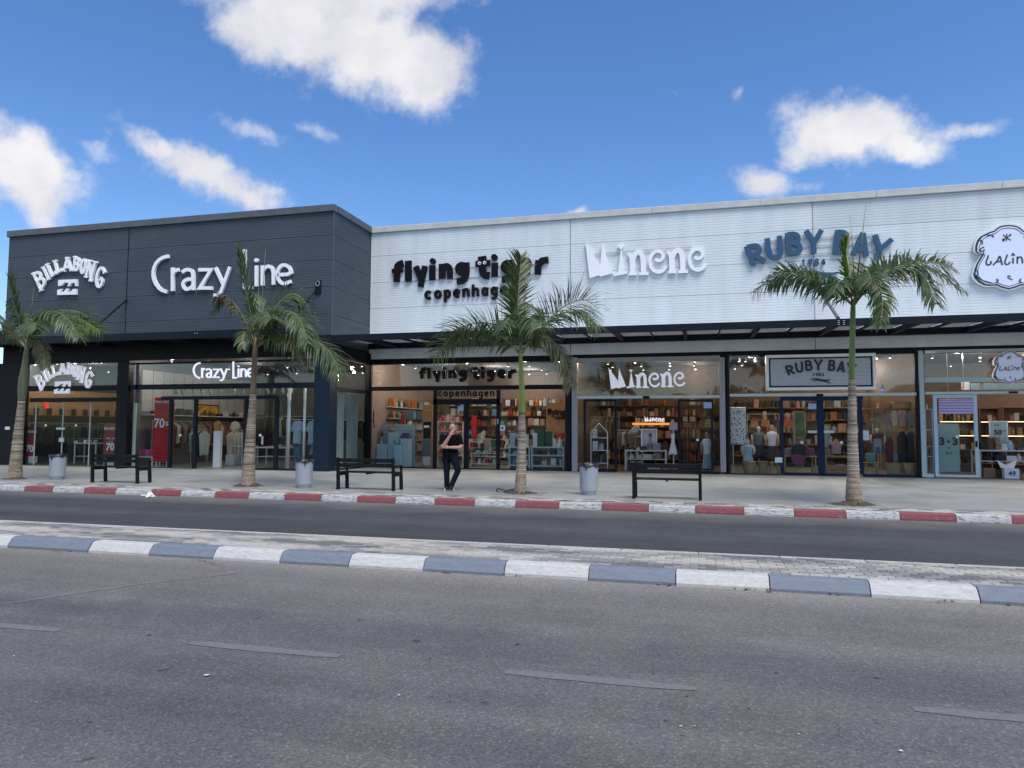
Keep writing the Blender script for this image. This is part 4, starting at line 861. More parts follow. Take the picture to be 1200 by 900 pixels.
def catmull(P, n):
    P = [P[0]*2-P[1]] + P + [P[-1]*2-P[-2]]; out = []; m_ = len(P)-3
    for i in range(n+1):
        u = i/n*m_; k = min(int(u), m_-1); t = u-k; a, b, c, d = P[k:k+4]
        out.append(0.5*((2*b)+(c-a)*t+(2*a-5*b+4*c-d)*t*t+(3*b-a-3*c+d)*t**3))
    return out
def frond(parent, pts, Y0, dY, ll=0.62, twist=35, droop=0.5, n=44, M=None, fold=1.0, seed=0, bare=.1, sweep=.75, name='frond'):
    rn = random.Random(seed*7919+13); k = len(pts)-1
    W3 = [on_y(x, y, Y0 + dY*(i/k)**1.3) for i, (x, y) in enumerate(pts)]
    path = catmull(W3, 24); L = sum((path[i+1]-path[i]).length for i in range(24))
    s = MB(); s.m = 1
    s.tube(path, [0.020*(1-.85*i/24)+.003 for i in range(25)], 5)
    s.m = 0
    n = max(20, min(int(n*1.3), int(L*30)))
    for i in range(n):
        u = bare + (1-bare)*(i+.3)/n; f = u*24; j = min(int(f), 23); p = path[j].lerp(path[j+1], f-j); T = (path[j+1]-path[j]).normalized()
        side = T.cross(Vector((0, 0, 1)))
        if side.length < .25: side = T.cross(Vector((0, 1, 0)))
        side.normalize(); nrm = side.cross(T).normalized()
        prof = math.sin(min(1, (u-bare)/(1-bare)*.93+.07)*math.pi)**.55
        for sg in (-1, 1):
            if rn.random() < .08: continue
            q = Matrix.Rotation(R(twist+rn.uniform(-16, 16)), 3, T) @ side * sg
            ln = ll*1.32*(.28+.72*prof)*rn.uniform(.72, 1.12)
            d = (q*fold + T*sweep*(.55+u*.75) + nrm*rn.uniform(-.12, .30) + T*rn.uniform(-.18, .18)).normalized()
            wv_ = d.cross(nrm if abs(d.dot(nrm)) < .9 else side).normalized(); wd = .0255*rn.uniform(.8, 1.2)*(.65+.35*prof)
            c = p.copy(); vs = []; dd = d.copy(); seg = 4; dr = droop*rn.uniform(.4, 1.8)
            for a, ww in zip(range(seg+1), (.5, 1, .9, .55, .05)):
                vs += [c+wv_*wd*ww, c-wv_*wd*ww]; dd = (dd + Vector((0, 0, -1))*dr*(.12+.22*a)).normalized(); c = c + dd*ln/seg
            s.add(vs, [(2*a, 2*a+1, 2*a+3, 2*a+2) for a in range(seg)])
    return s.build(name, [M or M_leaf, M_rach], parent, True)
def palm(label, base, Y0, trunk, shaft, fronds, spears, sm=None):
    b = on_y(base[0], base[1], Y0); t = thing('palm_tree', label, 'palm tree', (b.x, Y0, .15), 'palms along the pavement')
    # trunk: px centre, py, width in px
    def prof(tr, rings):
        P = []; Rr = []
        for (a, b_) in zip(tr, tr[1:]):
            m_ = max(2, int(abs(a[1]-b_[1])/1.6))
            for i in range(m_):
                f = i/m_; x, y, w_ = (a[k_]*(1-f)+b_[k_]*f for k_ in range(3)); p = on_y(x, y, Y0); r = w_/2/FPX*(p-CAM).dot(FWD)
                P.append(p); Rr.append(r*((1+.035*((len(P)//2) % 2)) if rings else 1))
        x, y, w_ = tr[-1]; p = on_y(x, y, Y0); P.append(p); Rr.append(w_/2/FPX*(p-CAM).dot(FWD)); return P, Rr
    P, Rr = prof(trunk, True); P[0].z = .15
    tr_o = MB().tube([Vector((P[0].x, P[0].y, .12))]+P, [Rr[0]*1.05]+Rr, 16).build('trunk', M_bark, t, True)
    rn = random.Random(int(base[0])); m_ = len(P)
    for i in range(int(m_*.25), m_-1, 3):
        if rn.random() < .75:
            MB().lathe([(Rr[i]*1.035+.002, -.010), (Rr[i]*1.045+.003, 0), (Rr[i]*1.035+.002, .010)], P[i], 16, False).build('leaf_scar', M_ringpale if rn.random() < .7 else M_ringdark, tr_o)
    P2, R2 = prof(shaft, False); MB().tube(P2, R2, 14).build('crownshaft', sm or M_shaft, t, True)
    for i, fr in enumerate(fronds):
        fr = dict(fr); frond(t, fr.pop('p'), Y0, fr.pop('dY', 0), seed=i+int(base[0]), **fr)
    for (x0, y0, x1, y1, w_) in spears:
        a, c = on_y(x0, y0, Y0), on_y(x1, y1, Y0); MB().tube([a, a.lerp(c, .5)+Vector((0.01, 0, 0)), c], [w_, w_*.7, .003], 6).build('spear_leaf', M_rach, t, True)
    return t
palm('leaning palm nearest the left edge with fronds blown to the right', (17, 561), 17.5,
     [(17, 561.5, 16), (18.5, 545, 13), (21, 515, 10.5), (24, 485, 8.5), (25.5, 470, 7.5)], [(25.5, 470, 7.5), (26, 458, 9.5), (27, 445, 9.5), (29, 430, 6.8), (31, 412, 5.5), (32, 398, 3)],
     [dict(p=[(31, 404), (23, 378), (16, 350), (14, 329)], dY=.3, ll=.6, twist=75, droop=.5, sweep=.9, n=50),
      dict(p=[(32, 402), (44, 374), (62, 365), (80, 374), (93, 396)], dY=-.5, ll=.6, twist=12, droop=.75, n=54),
      dict(p=[(33, 402), (50, 370), (84, 364), (106, 374), (121, 390)], dY=.6, ll=.68, twist=50, droop=.45, n=54),
      dict(p=[(33, 400), (52, 372), (88, 372), (118, 388)], dY=.2, ll=.6, twist=25, droop=.5, n=50, M=M_leaf2),
      dict(p=[(30, 408), (18, 395), (2, 388), (-16, 400)], dY=-.3, ll=.5, twist=30, droop=.6),
      dict(p=[(29, 405), (14, 385), (-8, 376), (-36, 388)], dY=.5, ll=.6, twist=45, droop=.5),
      dict(p=[(33, 404), (42, 398), (50, 410), (54, 432)], dY=-.5, ll=.36, twist=10, droop=1.0, M=M_leaf3),
      dict(p=[(33, 404), (41, 396), (46, 405), (48, 424)], dY=.5, ll=.36, twist=10, droop=1.0, M=M_leaf3),
      dict(p=[(31, 404), (36, 386), (40, 378), (42, 386)], dY=-1.4, ll=.55, twist=20, droop=.8),
      dict(p=[(31, 404), (35, 382), (38, 372), (36, 374)], dY=1.5, ll=.55, twist=20, droop=.7)],
     [(35.5, 372, 39.5, 336, .014)], mat('olive_crownshaft', (0.125, 0.13, 0.065), 0.6, var=.3, vscale=5, stretch=(2, 2, .4)))
palm('palm standing before the large thin lettering with fronds streaming right', (291, 569.5), 17.3,
     [(290.5, 570, 17), (291, 562, 15.5), (292, 540, 13), (294, 505, 10.5), (296, 475, 8.2), (296.5, 462, 7.2)], [(296.5, 462, 7.2), (297, 452, 6.6), (298, 425, 6.2), (299, 408, 5.6), (300, 396, 3)],
     [dict(p=[(300, 402), (293, 362), (285, 322), (279.5, 290)], dY=.2, ll=.5, twist=75, droop=.12, sweep=1.7, n=52),
      dict(p=[(299, 402), (283, 368), (268, 350), (257, 350), (249, 368)], dY=-.3, ll=.42, twist=15, droop=1.0, M=M_leaf3, n=50),
      dict(p=[(301, 402), (316, 376), (334, 365), (350, 372), (361, 402)], dY=-.7, ll=.62, twist=12, droop=.7, n=54),
      dict(p=[(302, 400), (322, 362), (340, 345), (356, 352), (367, 375)], dY=.6, ll=.66, twist=48, droop=.35, n=54),
      dict(p=[(302, 406), (326, 392), (356, 394), (382, 408), (401, 440)], dY=-.3, ll=.78, twist=18, droop=1.0, n=60),
      dict(p=[(302, 404), (322, 380), (350, 378), (372, 396)], dY=.9, ll=.66, twist=30, droop=.6, n=50),
      dict(p=[(297, 404), (290, 390), (286, 392), (284, 408)], dY=-.5, ll=.36, twist=10, droop=.9),
      dict(p=[(300, 404), (306, 378), (312, 366), (318, 374)], dY=-1.5, ll=.6, twist=20, droop=.6),
      dict(p=[(300, 404), (306, 372), (310, 356), (312, 352)], dY=1.3, ll=.6, twist=30, droop=.4),
      dict(p=[(301, 406), (318, 394), (340, 398), (352, 418)], dY=.7, ll=.6, twist=20, droop=.9, M=M_leaf3)],
     [(303.5, 392, 311.3, 291, .014), (302, 385, 303, 335, .012)], mat('brown_crownshaft', (0.19, 0.135, 0.085), 0.8, var=.3, vscale=5, stretch=(3, 3, .4)))
palm('palm in front of the middle shop front with a bright green crownshaft', (609, 578.5), 17.35,
     [(609.5, 579, 14.5), (610, 568, 13.2), (611, 540, 10.8), (611.5, 510, 9.2), (611.5, 484, 8.0)], [(611.5, 484, 9), (612, 470, 8.4), (611.3, 450, 6.0), (610.5, 430, 5.2), (610, 414, 4.2), (610, 402, 2.5)],
     [dict(p=[(610, 408), (606.5, 372), (607.5, 335), (610.5, 300)], dY=-.2, ll=.60, twist=62, droop=.18, sweep=.95, n=54),
      dict(p=[(608, 414), (590, 396), (562, 385), (532, 392), (507, 420)], dY=-.2, ll=.60, twist=55, droop=.55, n=58),
      dict(p=[(608, 412), (592, 386), (566, 378), (538, 384), (520, 396)], dY=.6, ll=.58, twist=75, droop=.35, n=46),
      dict(p=[(612, 414), (630, 390), (655, 369), (682, 366), (703, 384)], dY=-.4, ll=.66, twist=18, droop=.55, n=58),
      dict(p=[(612, 410), (634, 384), (660, 360), (684, 352), (702, 362)], dY=.5, ll=.70, twist=62, droop=.25, n=54),
      dict(p=[(612, 410), (636, 396), (655, 408), (664, 428), (669, 454)], dY=-.2, ll=.46, twist=25, droop=.95, n=52, M=M_leaf3),
      dict(p=[(610, 412), (614, 386), (622, 372), (632, 382)], dY=-1.5, ll=.6, twist=20, droop=.5),
      dict(p=[(610, 412), (606, 384), (598, 372), (590, 384)], dY=-1.2, ll=.55, twist=20, droop=.6),
      dict(p=[(610, 410), (614, 380), (620, 362), (626, 360)], dY=1.5, ll=.6, twist=30, droop=.4),
      dict(p=[(611, 410), (626, 400), (644, 402), (654, 414)], dY=.8, ll=.5, twist=15, droop=.9, M=M_leaf3)],
     [(614.5, 372, 616.3, 291, .012), (607, 380, 601.5, 298, .012)], mat('lime_crownshaft', (0.20, 0.25, 0.045), 0.4, var=.2, vscale=5, stretch=(2, 2, .4)))
palm('tallest palm in front of the blue letters with a swollen trunk base', (1000, 590), 16.85,
     [(1000.5, 592, 15), (1000.5, 584, 18), (1000.5, 572, 17), (1000, 552, 13), (999.2, 520, 11), (998.8, 480, 9.5), (998.5, 445, 8)], [(998.5, 445, 7.8), (998.5, 425, 6.8), (999, 390, 6.4), (999.5, 365, 6.0), (1000, 350, 4)],
     [dict(p=[(998, 357), (979, 341), (951, 325), (915, 319), (883, 343)], dY=-.2, ll=.54, twist=28, droop=.8, n=62),
      dict(p=[(998, 356), (982, 340), (958, 328), (926, 324), (900, 334)], dY=.9, ll=.5, twist=30, droop=.6, n=50),
      dict(p=[(999, 356), (994, 325), (991, 300), (991.5, 283)], dY=-.2, ll=.42, twist=70, droop=.3, sweep=1.4, M=M_leaf2, n=44),
      dict(p=[(1002, 357), (1022, 328), (1056, 312), (1094, 318), (1130, 343)], dY=.1, ll=.58, twist=42, droop=.6, n=64),
      dict(p=[(1002, 356), (1030, 324), (1064, 314), (1084, 326), (1097, 358)], dY=-.5, ll=.52, twist=25, droop=.9, n=54),
      dict(p=[(1001, 355), (1016, 328), (1028, 332), (1034, 352), (1032, 382)], dY=-.9, ll=.42, twist=20, droop=.95, n=50),
      dict(p=[(1001, 356), (1026, 326), (1056, 312), (1090, 308), (1116, 312)], dY=.9, ll=.52, twist=62, droop=.35, n=46),
      dict(p=[(1000, 355), (1008, 330), (1016, 318), (1022, 330)], dY=-1.5, ll=.5, twist=20, droop=.8),
      dict(p=[(1000, 355), (992, 335), (984, 330), (976, 345)], dY=-1.0, ll=.45, twist=20, droop=.8),
      dict(p=[(1000, 355), (1006, 326), (1012, 312), (1016, 314)], dY=1.4, ll=.5, twist=30, droop=.5)],
     [(1004, 330, 1015, 234, .016), (1001, 330, 996.2, 252, .012)])
# soil collars round the trunks
M_soil = mat('dark_soil', (0.075, 0.055, 0.04), 0.95, var=.4, vscale=18, bump=.8, bscale=25); M_slab = mat('pit_slab', (0.22, 0.22, 0.22), 0.9, var=.15, vscale=5)
for i, (x, y, Y) in enumerate([(17, 561.5, 17.5), (291, 570, 17.3), (609.5, 579, 17.35), (1000, 592, 16.85)]):
    c = on_y(x, y, Y); rn = random.Random(i+50); pit = struct(MB().bbox(c.x-.62, c.x+.62, Y-.55, Y+.6, .10, .156, .004), 'tree_pit', M_slab)
    s = MB(); n = 26; top = []; low = []
    for j in range(n):
        a = 2*math.pi*j/n; r = (.40 if i != 3 else .46)*rn.uniform(.62, 1.12); low.append((c.x+1.1*r*math.cos(a), Y+.8*r*math.sin(a), .157)); top.append((c.x+.6*r*math.cos(a), Y+.45*r*math.sin(a), .157+rn.uniform(.035, .085)))
    s.add(low+top+[(c.x, Y, .24)], [(j, (j+1) % n, n+(j+1) % n, n+j) for j in range(n)] + [(n+j, n+(j+1) % n, 2*n) for j in range(n)])
    tag(s.build('soil', M_soil, pit), kind='stuff')
hz = on_z(597, 576, .17); hs = thing('irrigation_hose', 'thin black hose loop beside the middle palm', 'hose', (hz.x, hz.y, .16))
MB().tube([(hz.x+.30*math.cos(a)-.05, hz.y+.12*math.sin(a), .19+.05*math.sin(a*2)) for a in [i*math.pi/8 for i in range(-3, 13)]], .012, 6).build('loop', M_black, hs)

# ---------------------------------------------------------------- bins
M_conc = mat('bin_grey', (0.34, 0.37, 0.41), 0.75, var=.05, vscale=4, bump=.08, bscale=40); M_bag = mat('black_bag', (0.012, 0.012, 0.013), 0.35, var=.3, bump=.6, bscale=14)
def make_bin():
    t = thing('litter_bin', 'x', 'litter bin', (0, 0, 0), 'litter bins on the pavement')
    MB().lathe([(.17, 0), (.175, .02), (.175, .05), (.20, .075), (.205, .10), (.222, .62), (.226, .64), (.20, .64), (.195, .60)], n=28).build('body', M_conc, t, True)
    rn = random.Random(4); n = 26; s = MB(); v = []
    for k, (r, z) in enumerate([(.19, .45), (.205, .645), (.232, .655), (.236, .60)]):
        for j in range(n): v.append(((r+rn.uniform(-.004, .006))*math.cos(2*math.pi*j/n), (r+rn.uniform(-.004, .006))*math.sin(2*math.pi*j/n), z+(rn.uniform(-.03, .02) if k == 3 else rn.uniform(0, .02) if k else 0)))
    s.add(v, [(i*n+j, i*n+(j+1) % n, (i+1)*n+(j+1) % n, (i+1)*n+j) for i in range(3) for j in range(n)])
    s.add([(.19*math.cos(2*math.pi*j/n), .19*math.sin(2*math.pi*j/n), .46) for j in range(n)], [tuple(range(n))])
    b = s.build('bag', M_bag, t, True)
    MB().tube([(.03, -.236, .64), (.035, -.25, .58), (.02, -.243, .52)], [.035, .022, .006], 6).build('bag_knot', M_bag, b, True)
    return t
b0 = make_bin(); bl = [('grey litter bin beside the leftmost palm', (67, 563)), ('grey litter bin between the bench and the palm before the thin letters', (356, 573)), ('grey litter bin in front of the shop with open sliding doors', (690, 581))]
for i, (lab, p) in enumerate(bl):
    w_ = on_z(p[0], p[1]-1.5, .15); o = b0 if i == 0 else copy_tree(b0); o.location = (w_.x, w_.y, .151); o.rotation_euler = (0, 0, [0, .5, -.2][i]); o['label'] = lab; o.scale = (1.06, 1.06, 1.16)
# ---------------------------------------------------------------- benches (seen from behind)
M_bench = mat('black_bench_paint', (0.007, 0.008, 0.009), 0.55, var=.25, vscale=8, spec=.2)
def make_bench():
    t = thing('park_bench', 'x', 'bench', (0, 0, 0), 'benches facing the shops'); L = .80
    for s_ in (-1, 1):
        x = s_*L
        MB().add(*(lambda a: (a.v, a.f))(MB().beam((x, .02, 0), (x, 0, .44), .075, .07, (0, 1, 0)).beam((x, 0, .44), (x, -.05, .84), .075, .06, (0, 1, 0)))).build('back_leg', M_bench, t)
        MB().beam((x, .50, 0), (x, .47, .42), .075, .07, (0, 1, 0)).beam((x, .475, .42), (x, .475, .62), .05, .05, (0, 1, 0)).build('front_leg', M_bench, t)
        MB().beam((x, .03, .40), (x, .50, .40), .06, .07).build('side_rail', M_bench, t)
        MB().bbox(x-.035, x+.035, .0, .52, .62, .65, .008).build('armrest', M_bench, t)
    for i in range(4): MB().bbox(-L-.03, L+.03, .055+i*.115, .155+i*.115, .44, .475, .006).build('seat_slat', M_bench, t)
    for z, y in ((.595, -.022), (.725, -.038)): MB().bbox(-L-.0, L+.0, y-.03+.04, y-.005+.04, z, z+.10, .006).build('back_slat', M_bench, t)
    MB().bbox(-.02, .02, .06, .5, .405, .439, .004).build('centre_strut', M_bench, t)
    return t
k0 = make_bench()
for i, (lab, a, b) in enumerate([('black slatted bench in front of the red sale panel', (106, 565.5), (160, 567)), ('black slatted bench just left of the standing man', (395.5, 573.5), (460, 575.8)), ('black slatted bench in front of the shop with open sliding doors', (742, 584.5), (821.5, 587))]):
    p, q = on_z(a[0], a[1], .15), on_z(b[0], b[1], .15); c = (p+q)/2; o = k0 if i == 0 else copy_tree(k0)
    o.location = (c.x, c.y+.03, .151); o['label'] = lab; o.rotation_euler = (0, 0, math.atan2(q.y-p.y, q.x-p.x)*.3); o.scale = ((q-p).length/1.6*.98, 1, 1)
# litter on the kerb and in the gutter
lt = thing('paper_cup', 'crumpled white paper litter lying on the far kerb', 'litter', tuple(on_z(178, 581, .02)))
c = on_z(178, 582.5, .0); rn = random.Random(5); s = MB(); s.lathe([(.11, 0), (.10, .05), (.05, .12), (.012, .19)], (c.x, c.y-.06, .004), 7)
for v in s.v: v += Vector((rn.uniform(-.02, .02), rn.uniform(-.02, .02), rn.uniform(0, .015)))
s.build('crumple', mat('paper', (.7, .69, .66), .8), lt)
MB().tube([(c.x-.28, c.y-.03, .03), (c.x-.08, c.y-.05, .035)], [.03, .022], 7).build('cup', mat('paper2', (.66, .58, .5), .8), lt)
s = MB(); rn = random.Random(8)
for (px, py) in [(237, 657), (100, 648), (75, 646), (518, 671), (870, 690), (893, 692), (775, 685), (1110, 705), (1180, 708), (600, 674), (985, 696)]:
    c = on_z(px, py, .0)
    for k_ in range(4):
        x, y = c.x+rn.uniform(-.12, .12), c.y-.03+rn.uniform(-.06, .03); r = rn.uniform(.012, .035); a0 = rn.random()*6
        s.add([(x+r*math.cos(a0+a)*rn.uniform(.6, 1.3), y+r*.7*math.sin(a0+a), .006+rn.uniform(0, .02)) for a in (0, 1.2, 2.5, 3.7, 5)], [(0, 1, 2, 3, 4)])
tag(s.build('gutter_litter', mat('dry_leaf', (.17, .11, .06), .9, var=.5, vscale=30)), 'dry leaves and scraps in the gutter of the near kerb', 'litter', kind='stuff')

# ---------------------------------------------------------------- the man
def remesh(mb, name, material, parent, vox=.012, smooth=3):
    me = bpy.data.meshes.new('r'); me.from_pydata([tuple(p) for p in mb.v], [], mb.f); o = bpy.data.objects.new('r', me); COL.objects.link(o)
    md = o.modifiers.new('r', 'REMESH'); md.mode = 'VOXEL'; md.voxel_size = vox; sm = o.modifiers.new('s', 'SMOOTH'); sm.iterations = smooth; sm.factor = .5
    dg = bpy.context.evaluated_depsgraph_get(); dg.update(); m2 = bpy.data.meshes.new_from_object(o.evaluated_get(dg)); bpy.data.objects.remove(o)
    m2.materials.clear(); m2.materials.append(material); m2.polygons.foreach_set('use_smooth', [True]*len(m2.polygons)); m2.name = name
    return link(name, m2, parent)
mp_ = on_z(527, 574.5, .15)
man = thing('person', 'bald bearded man in black t-shirt and dark trousers, hand on chin, on the pavement', 'person', (mp_.x, mp_.y, .151))
M_skin = mat('skin', (0.46, 0.26, 0.19), 0.5, var=.06, vscale=12); M_shirt = mat('black_tshirt', (0.006, 0.006, 0.008), 0.9, var=.3, vscale=9, bump=.3, bscale=18, spec=.1)
M_jean = mat('dark_trousers', (0.008, 0.012, 0.020), 0.9, var=.3, vscale=9, bump=.3, bscale=22, spec=.1); M_shoe = mat('dark_shoe', (0.018, 0.02, 0.028), 0.5); M_sole = mat('white_sole', (0.6, 0.6, 0.6), 0.5); M_beard = mat('dark_beard', (0.06, 0.04, 0.03), 0.9, var=.3, vscale=60)
# local frame: x to the picture's right, -y towards the camera; he faces right-front, weight on one leg, ankles crossed
HIP_L, HIP_R = (-.085, .02, .90), (.085, -.01, .90)
KN_L, AN_L = (-.075, 0, .49), (-.07, .03, .085)
KN_R, AN_R = (.20, -.09, .50), (.035, -.10, .10)
b = MB()
b.tube([(0, 0, .86), (0, 0, 1.0), (.005, .01, 1.15), (.01, .015, 1.30), (.015, .01, 1.40)], [(.15, .105), (.15, .105), (.165, .11), (.17, .10), (.11, .08)], 14)
b.tube([(.02, .005, 1.38), (.035, -.01, 1.50)], .058, 10)
b.ell((.055, -.025, 1.585), (.078, .095, .115), 16, 12); b.ell((.075, -.06, 1.535), (.055, .06, .065), 12, 8)       # skull, jaw
b.tube([(.10, -.115, 1.60), (.115, -.145, 1.565), (.105, -.125, 1.55)], [.012, .02, .012], 8)                       # nose
for ex_, ey_ in ((-.022, -.015), (.128, .0)): b.ell((ex_+.003, ey_, 1.575), (.012, .024, .034), 8, 6)               # ears
for ex_ in (.065, .12): b.ell((ex_, -.105 if ex_ > .1 else -.118, 1.618), (.022, .012, .008), 8, 6)               # brow
for hp, kn, an in ((HIP_L, KN_L, AN_L), (HIP_R, KN_R, AN_R)): b.tube([hp, kn, an], [.085, .058, .042], 10)
SH_L, EL_L, HA_L = Vector((-.19, .0, 1.36)), Vector((-.16, -.14, 1.08)), Vector((.045, -.21, 1.43))
SH_R, EL_R, HA_R = Vector((.20, .0, 1.36)), Vector((.27, -.09, 1.09)), Vector((-.02, -.20, 1.09))
for sh, el, ha in ((SH_L, EL_L, HA_L), (SH_R, EL_R, HA_R)):
    b.tube([sh, sh.lerp(el, .5), el], [.062, .055, .045], 10); b.tube([el, el.lerp(ha, .35), ha], [.047, .048, .031], 10)
def hand(c, d, up_, curl):
    c = Vector(c); d = Vector(d).normalized(); up_ = Vector(up_).normalized(); sd_ = d.cross(up_).normalized()
    b.tube([c-d*.02, c+d*.03, c+d*.075], [(.028, .018), (.041, .018), (.038, .015)], 8)
    for i, ln in enumerate((.068, .078, .072, .056)):
        p = c+d*.07+sd_*(-.030+.020*i); p1 = p+d*ln*.45+up_*curl*.25*ln; p2 = p1+d*ln*.28+up_*curl*.7*ln; b.tube([p, p1, p2], [.0095, .009, .0075], 6)
    p = c+sd_*-.03+d*.012; b.tube([p, p+sd_*-.03+d*.02+up_*.012, p+sd_*-.035+d*.055+up_*.022], [.012, .011, .008], 6)
hand(HA_L+Vector((0, 0, -.01)), (.30, -.02, .9), (.4, .7, .1), 1.0)
hand(HA_R, (-.95, .1, .15), (0, .8, -.2), .8)
remesh(b, 'body', M_skin, man, .0085, 2)
c_ = MB(); c_.tube([(0, 0, .80), (0, 0, .88), (0, .0, 1.0), (.005, .01, 1.15), (.01, .015, 1.29), (.014, .012, 1.375), (.022, .005, 1.425)], [(.178, .128), (.182, .132), (.178, .13), (.188, .132), (.198, .122), (.165, .10), (.075, .07)], 18)
for sh, el in ((SH_L, EL_L), (SH_R, EL_R)): c_.tube([sh+Vector((-.05 if sh.x > 0 else .05, 0, .015)), sh, sh.lerp(el, .45), sh.lerp(el, .74)], [.075, .078, .074, .078], 12)
remesh(c_, 'shirt', M_shirt, man, .011, 3)
c_ = MB(); c_.tube([(0, 0, .80), (0, 0, .95)], [(.165, .12), (.16, .115)], 16); c_.ell((0, .01, .83), (.165, .125, .10))
for hp, kn, an in ((HIP_L, KN_L, AN_L), (HIP_R, KN_R, AN_R)):
    hp, kn, an = Vector(hp), Vector(kn), Vector(an); c_.tube([hp+Vector((0, 0, .02)), hp.lerp(kn, .4), kn, kn.lerp(an, .5), an+Vector((0, 0, -.02))], [.105, .095, .074, .066, .062], 12)
remesh(c_, 'trousers', M_jean, man, .011, 3)
for an, dr in ((AN_L, Vector((-.10, -1, 0))), (AN_R, Vector((.55, -1, 0)))):
    an = Vector(an); dr = dr.normalized(); c_ = MB(); c_.tube([an-dr*.07+Vector((0, 0, -.035)), an+Vector((0, 0, -.03)), an+dr*.10+Vector((0, 0, -.045)), an+dr*.19+Vector((0, 0, -.055))], [(.04, .04), (.047, .05), (.046, .036), (.03, .022)], 10); c_.tube([an+Vector((0, 0, -.03)), an+Vector((0, 0, .02))], .05, 10)
    so_ = remesh(c_, 'shoe', M_shoe, man, .009, 2); z = an.z-.085
    c_ = MB(); c_.tube([an-dr*.10+Vector((0, 0, z-an.z+.014)), an-dr*.05+Vector((0, 0, z-an.z+.014)), an+dr*.10+Vector((0, 0, z-an.z+.014)), an+dr*.20+Vector((0, 0, z-an.z+.014)), an+dr*.225+Vector((0, 0, z-an.z+.014))], [(.03, .014), (.046, .016), (.05, .016), (.038, .015), (.01, .01)], 10)
    so2 = c_.build('sole', M_sole, so_, True)
c_ = MB(); c_.ell((.078, -.068, 1.515), (.058, .062, .05)); c_.ell((.03, -.03, 1.53), (.05, .06, .05)); remesh(c_, 'beard', M_beard, man, .01, 1)
for ex_, ey_ in ((.068, -.121), (.118, -.108)): MB().ell((ex_, ey_, 1.603), (.012, .007, .007), 8, 6).build('eye', M_blk, man)
man.rotation_euler = (0, 0, R(12)); man.scale = (1.13, 1.10, 1.03)
# ---------------------------------------------------------------- shop interiors
def cm(name, c, **k): return mat('c_'+name, c, k.pop('rough', .7), **k)
M_floor = mat('shop_floor', (0.20, 0.195, 0.19), 0.35, var=.1); M_ceil = mat('shop_ceiling', (0.16, 0.155, 0.15), 0.9)
M_dceil = mat('dark_ceiling', (0.035, 0.035, 0.04), 0.9)
def room(b, x0, x1, y0, y1, zt, fl, wl, bk, ce, right_from=None):
    MB().quad((x0, y0, .158), (x1, y0, .158), (x1, y1, .158), (x0, y1, .158)).build('interior_floor', fl, b)
    MB().box(x0-.05, x1+.05, y0, y1+.05, zt, zt+.06).build('interior_ceiling', ce, b)
    MB().box(x0-.05, x0, y0, y1, .152, zt).build('interior_wall', wl, b)
    MB().box(x1, x1+.05, right_from or y0, y1, .152, zt).build('interior_wall', wl, b)
    MB().box(x0-.05, x1+.05, y1, y1+.06, .152, zt).build('interior_wall', bk, b)
wood = mat('honey_wood', (0.30, 0.165, 0.07), 0.6, var=.25, vscale=3, stretch=(1, 1, 6)); darkw = mat('dark_wall', (0.045, 0.045, 0.05), 0.8)
greyw = mat('grey_shop_wall', (0.11, 0.108, 0.105), 0.8); salmon = mat('salmon_wall', (0.25, 0.18, 0.15), 0.8); brownw = mat('brown_wood_wall', (0.135, 0.085, 0.055), 0.7, var=.25, vscale=3, stretch=(1, 1, 5)); rose = mat('rosy_wall', (0.20, 0.13, 0.105), .8)
room(db, -28.9, -22.76, YD+.10, 33, 4.72, mat('dark_wood_floor', (0.07, 0.06, 0.05), .5), darkw, darkw, M_dceil)
room(db, -22.62, -13.45, YD+.10, 34, 4.72, M_floor, greyw, greyw, M_dceil, YW+.1)
room(wb, -13.22, -4.80, YW+.10, 36, 4.75, M_floor, salmon, salmon, M_ceil)
room(wb, -4.62, 0.98, YW+.12, 34, 4.75, mat('wood_floor', (0.20, 0.13, 0.08), .45, var=.2), brownw, brownw, mat('brown_ceiling', (0.12, 0.105, 0.095), .9))
room(wb, 1.12, 7.48, YW+.10, 35, 4.75, M_floor, brownw, brownw, mat('brown_ceiling', (0.12, 0.105, 0.095), .9))
room(wb, 7.62, 16.4, YW+.10, 35, 4.75, M_floor, rose, rose, mat('rosy_ceiling', (0.17, 0.125, 0.105), .9))
M_bulb = mat('warm_bulb', (1.0, 0.80, 0.55), .5, var=0, emit=3.0); M_bulbw = mat('white_bulb', (1.0, 0.92, 0.82), .5, var=0, emit=3.0); M_house = mat('lamp_housing', (0.10, 0.10, 0.10), .5)
LAMPK = 0.62
ORD = ['first', 'second', 'third', 'fourth', 'fifth', 'sixth', 'seventh', 'eighth', 'ninth', 'tenth', 'eleventh', 'twelfth', 'thirteenth', 'fourteenth', 'fifteenth', 'sixteenth', 'seventeenth', 'eighteenth', 'nineteenth', 'twentieth', 'twenty first', 'twenty second', 'twenty third']
def lamp(x, y, z, label, group, watt=45, col=(1, .78, .52), bulb=None, light=True, r=.05):
    t = thing('ceiling_lamp', label, 'lamp', (x, y, z), group)
    MB().lathe([(r*.6, .16), (r*.95, .10), (r*1.1, 0), (r*.98, -.005)], (x, y, z+.02), 12, False).build('housing', M_house, t, True)
    MB().lathe([(r*.9, 0), (r*.5, -.012), (.004, -.016)], (x, y, z+.015), 12).build('bulb', bulb or M_bulb, t, True)
    if light:
        ld = bpy.data.lights.new('bulb_light', 'POINT'); ld.energy = watt*LAMPK; ld.color = col; ld.shadow_soft_size = .08
        lo = bpy.data.objects.new('bulb_light', ld); COL.objects.link(lo); lo.parent = t; lo.location = (0, 0, -.10)
rn = random.Random(21)
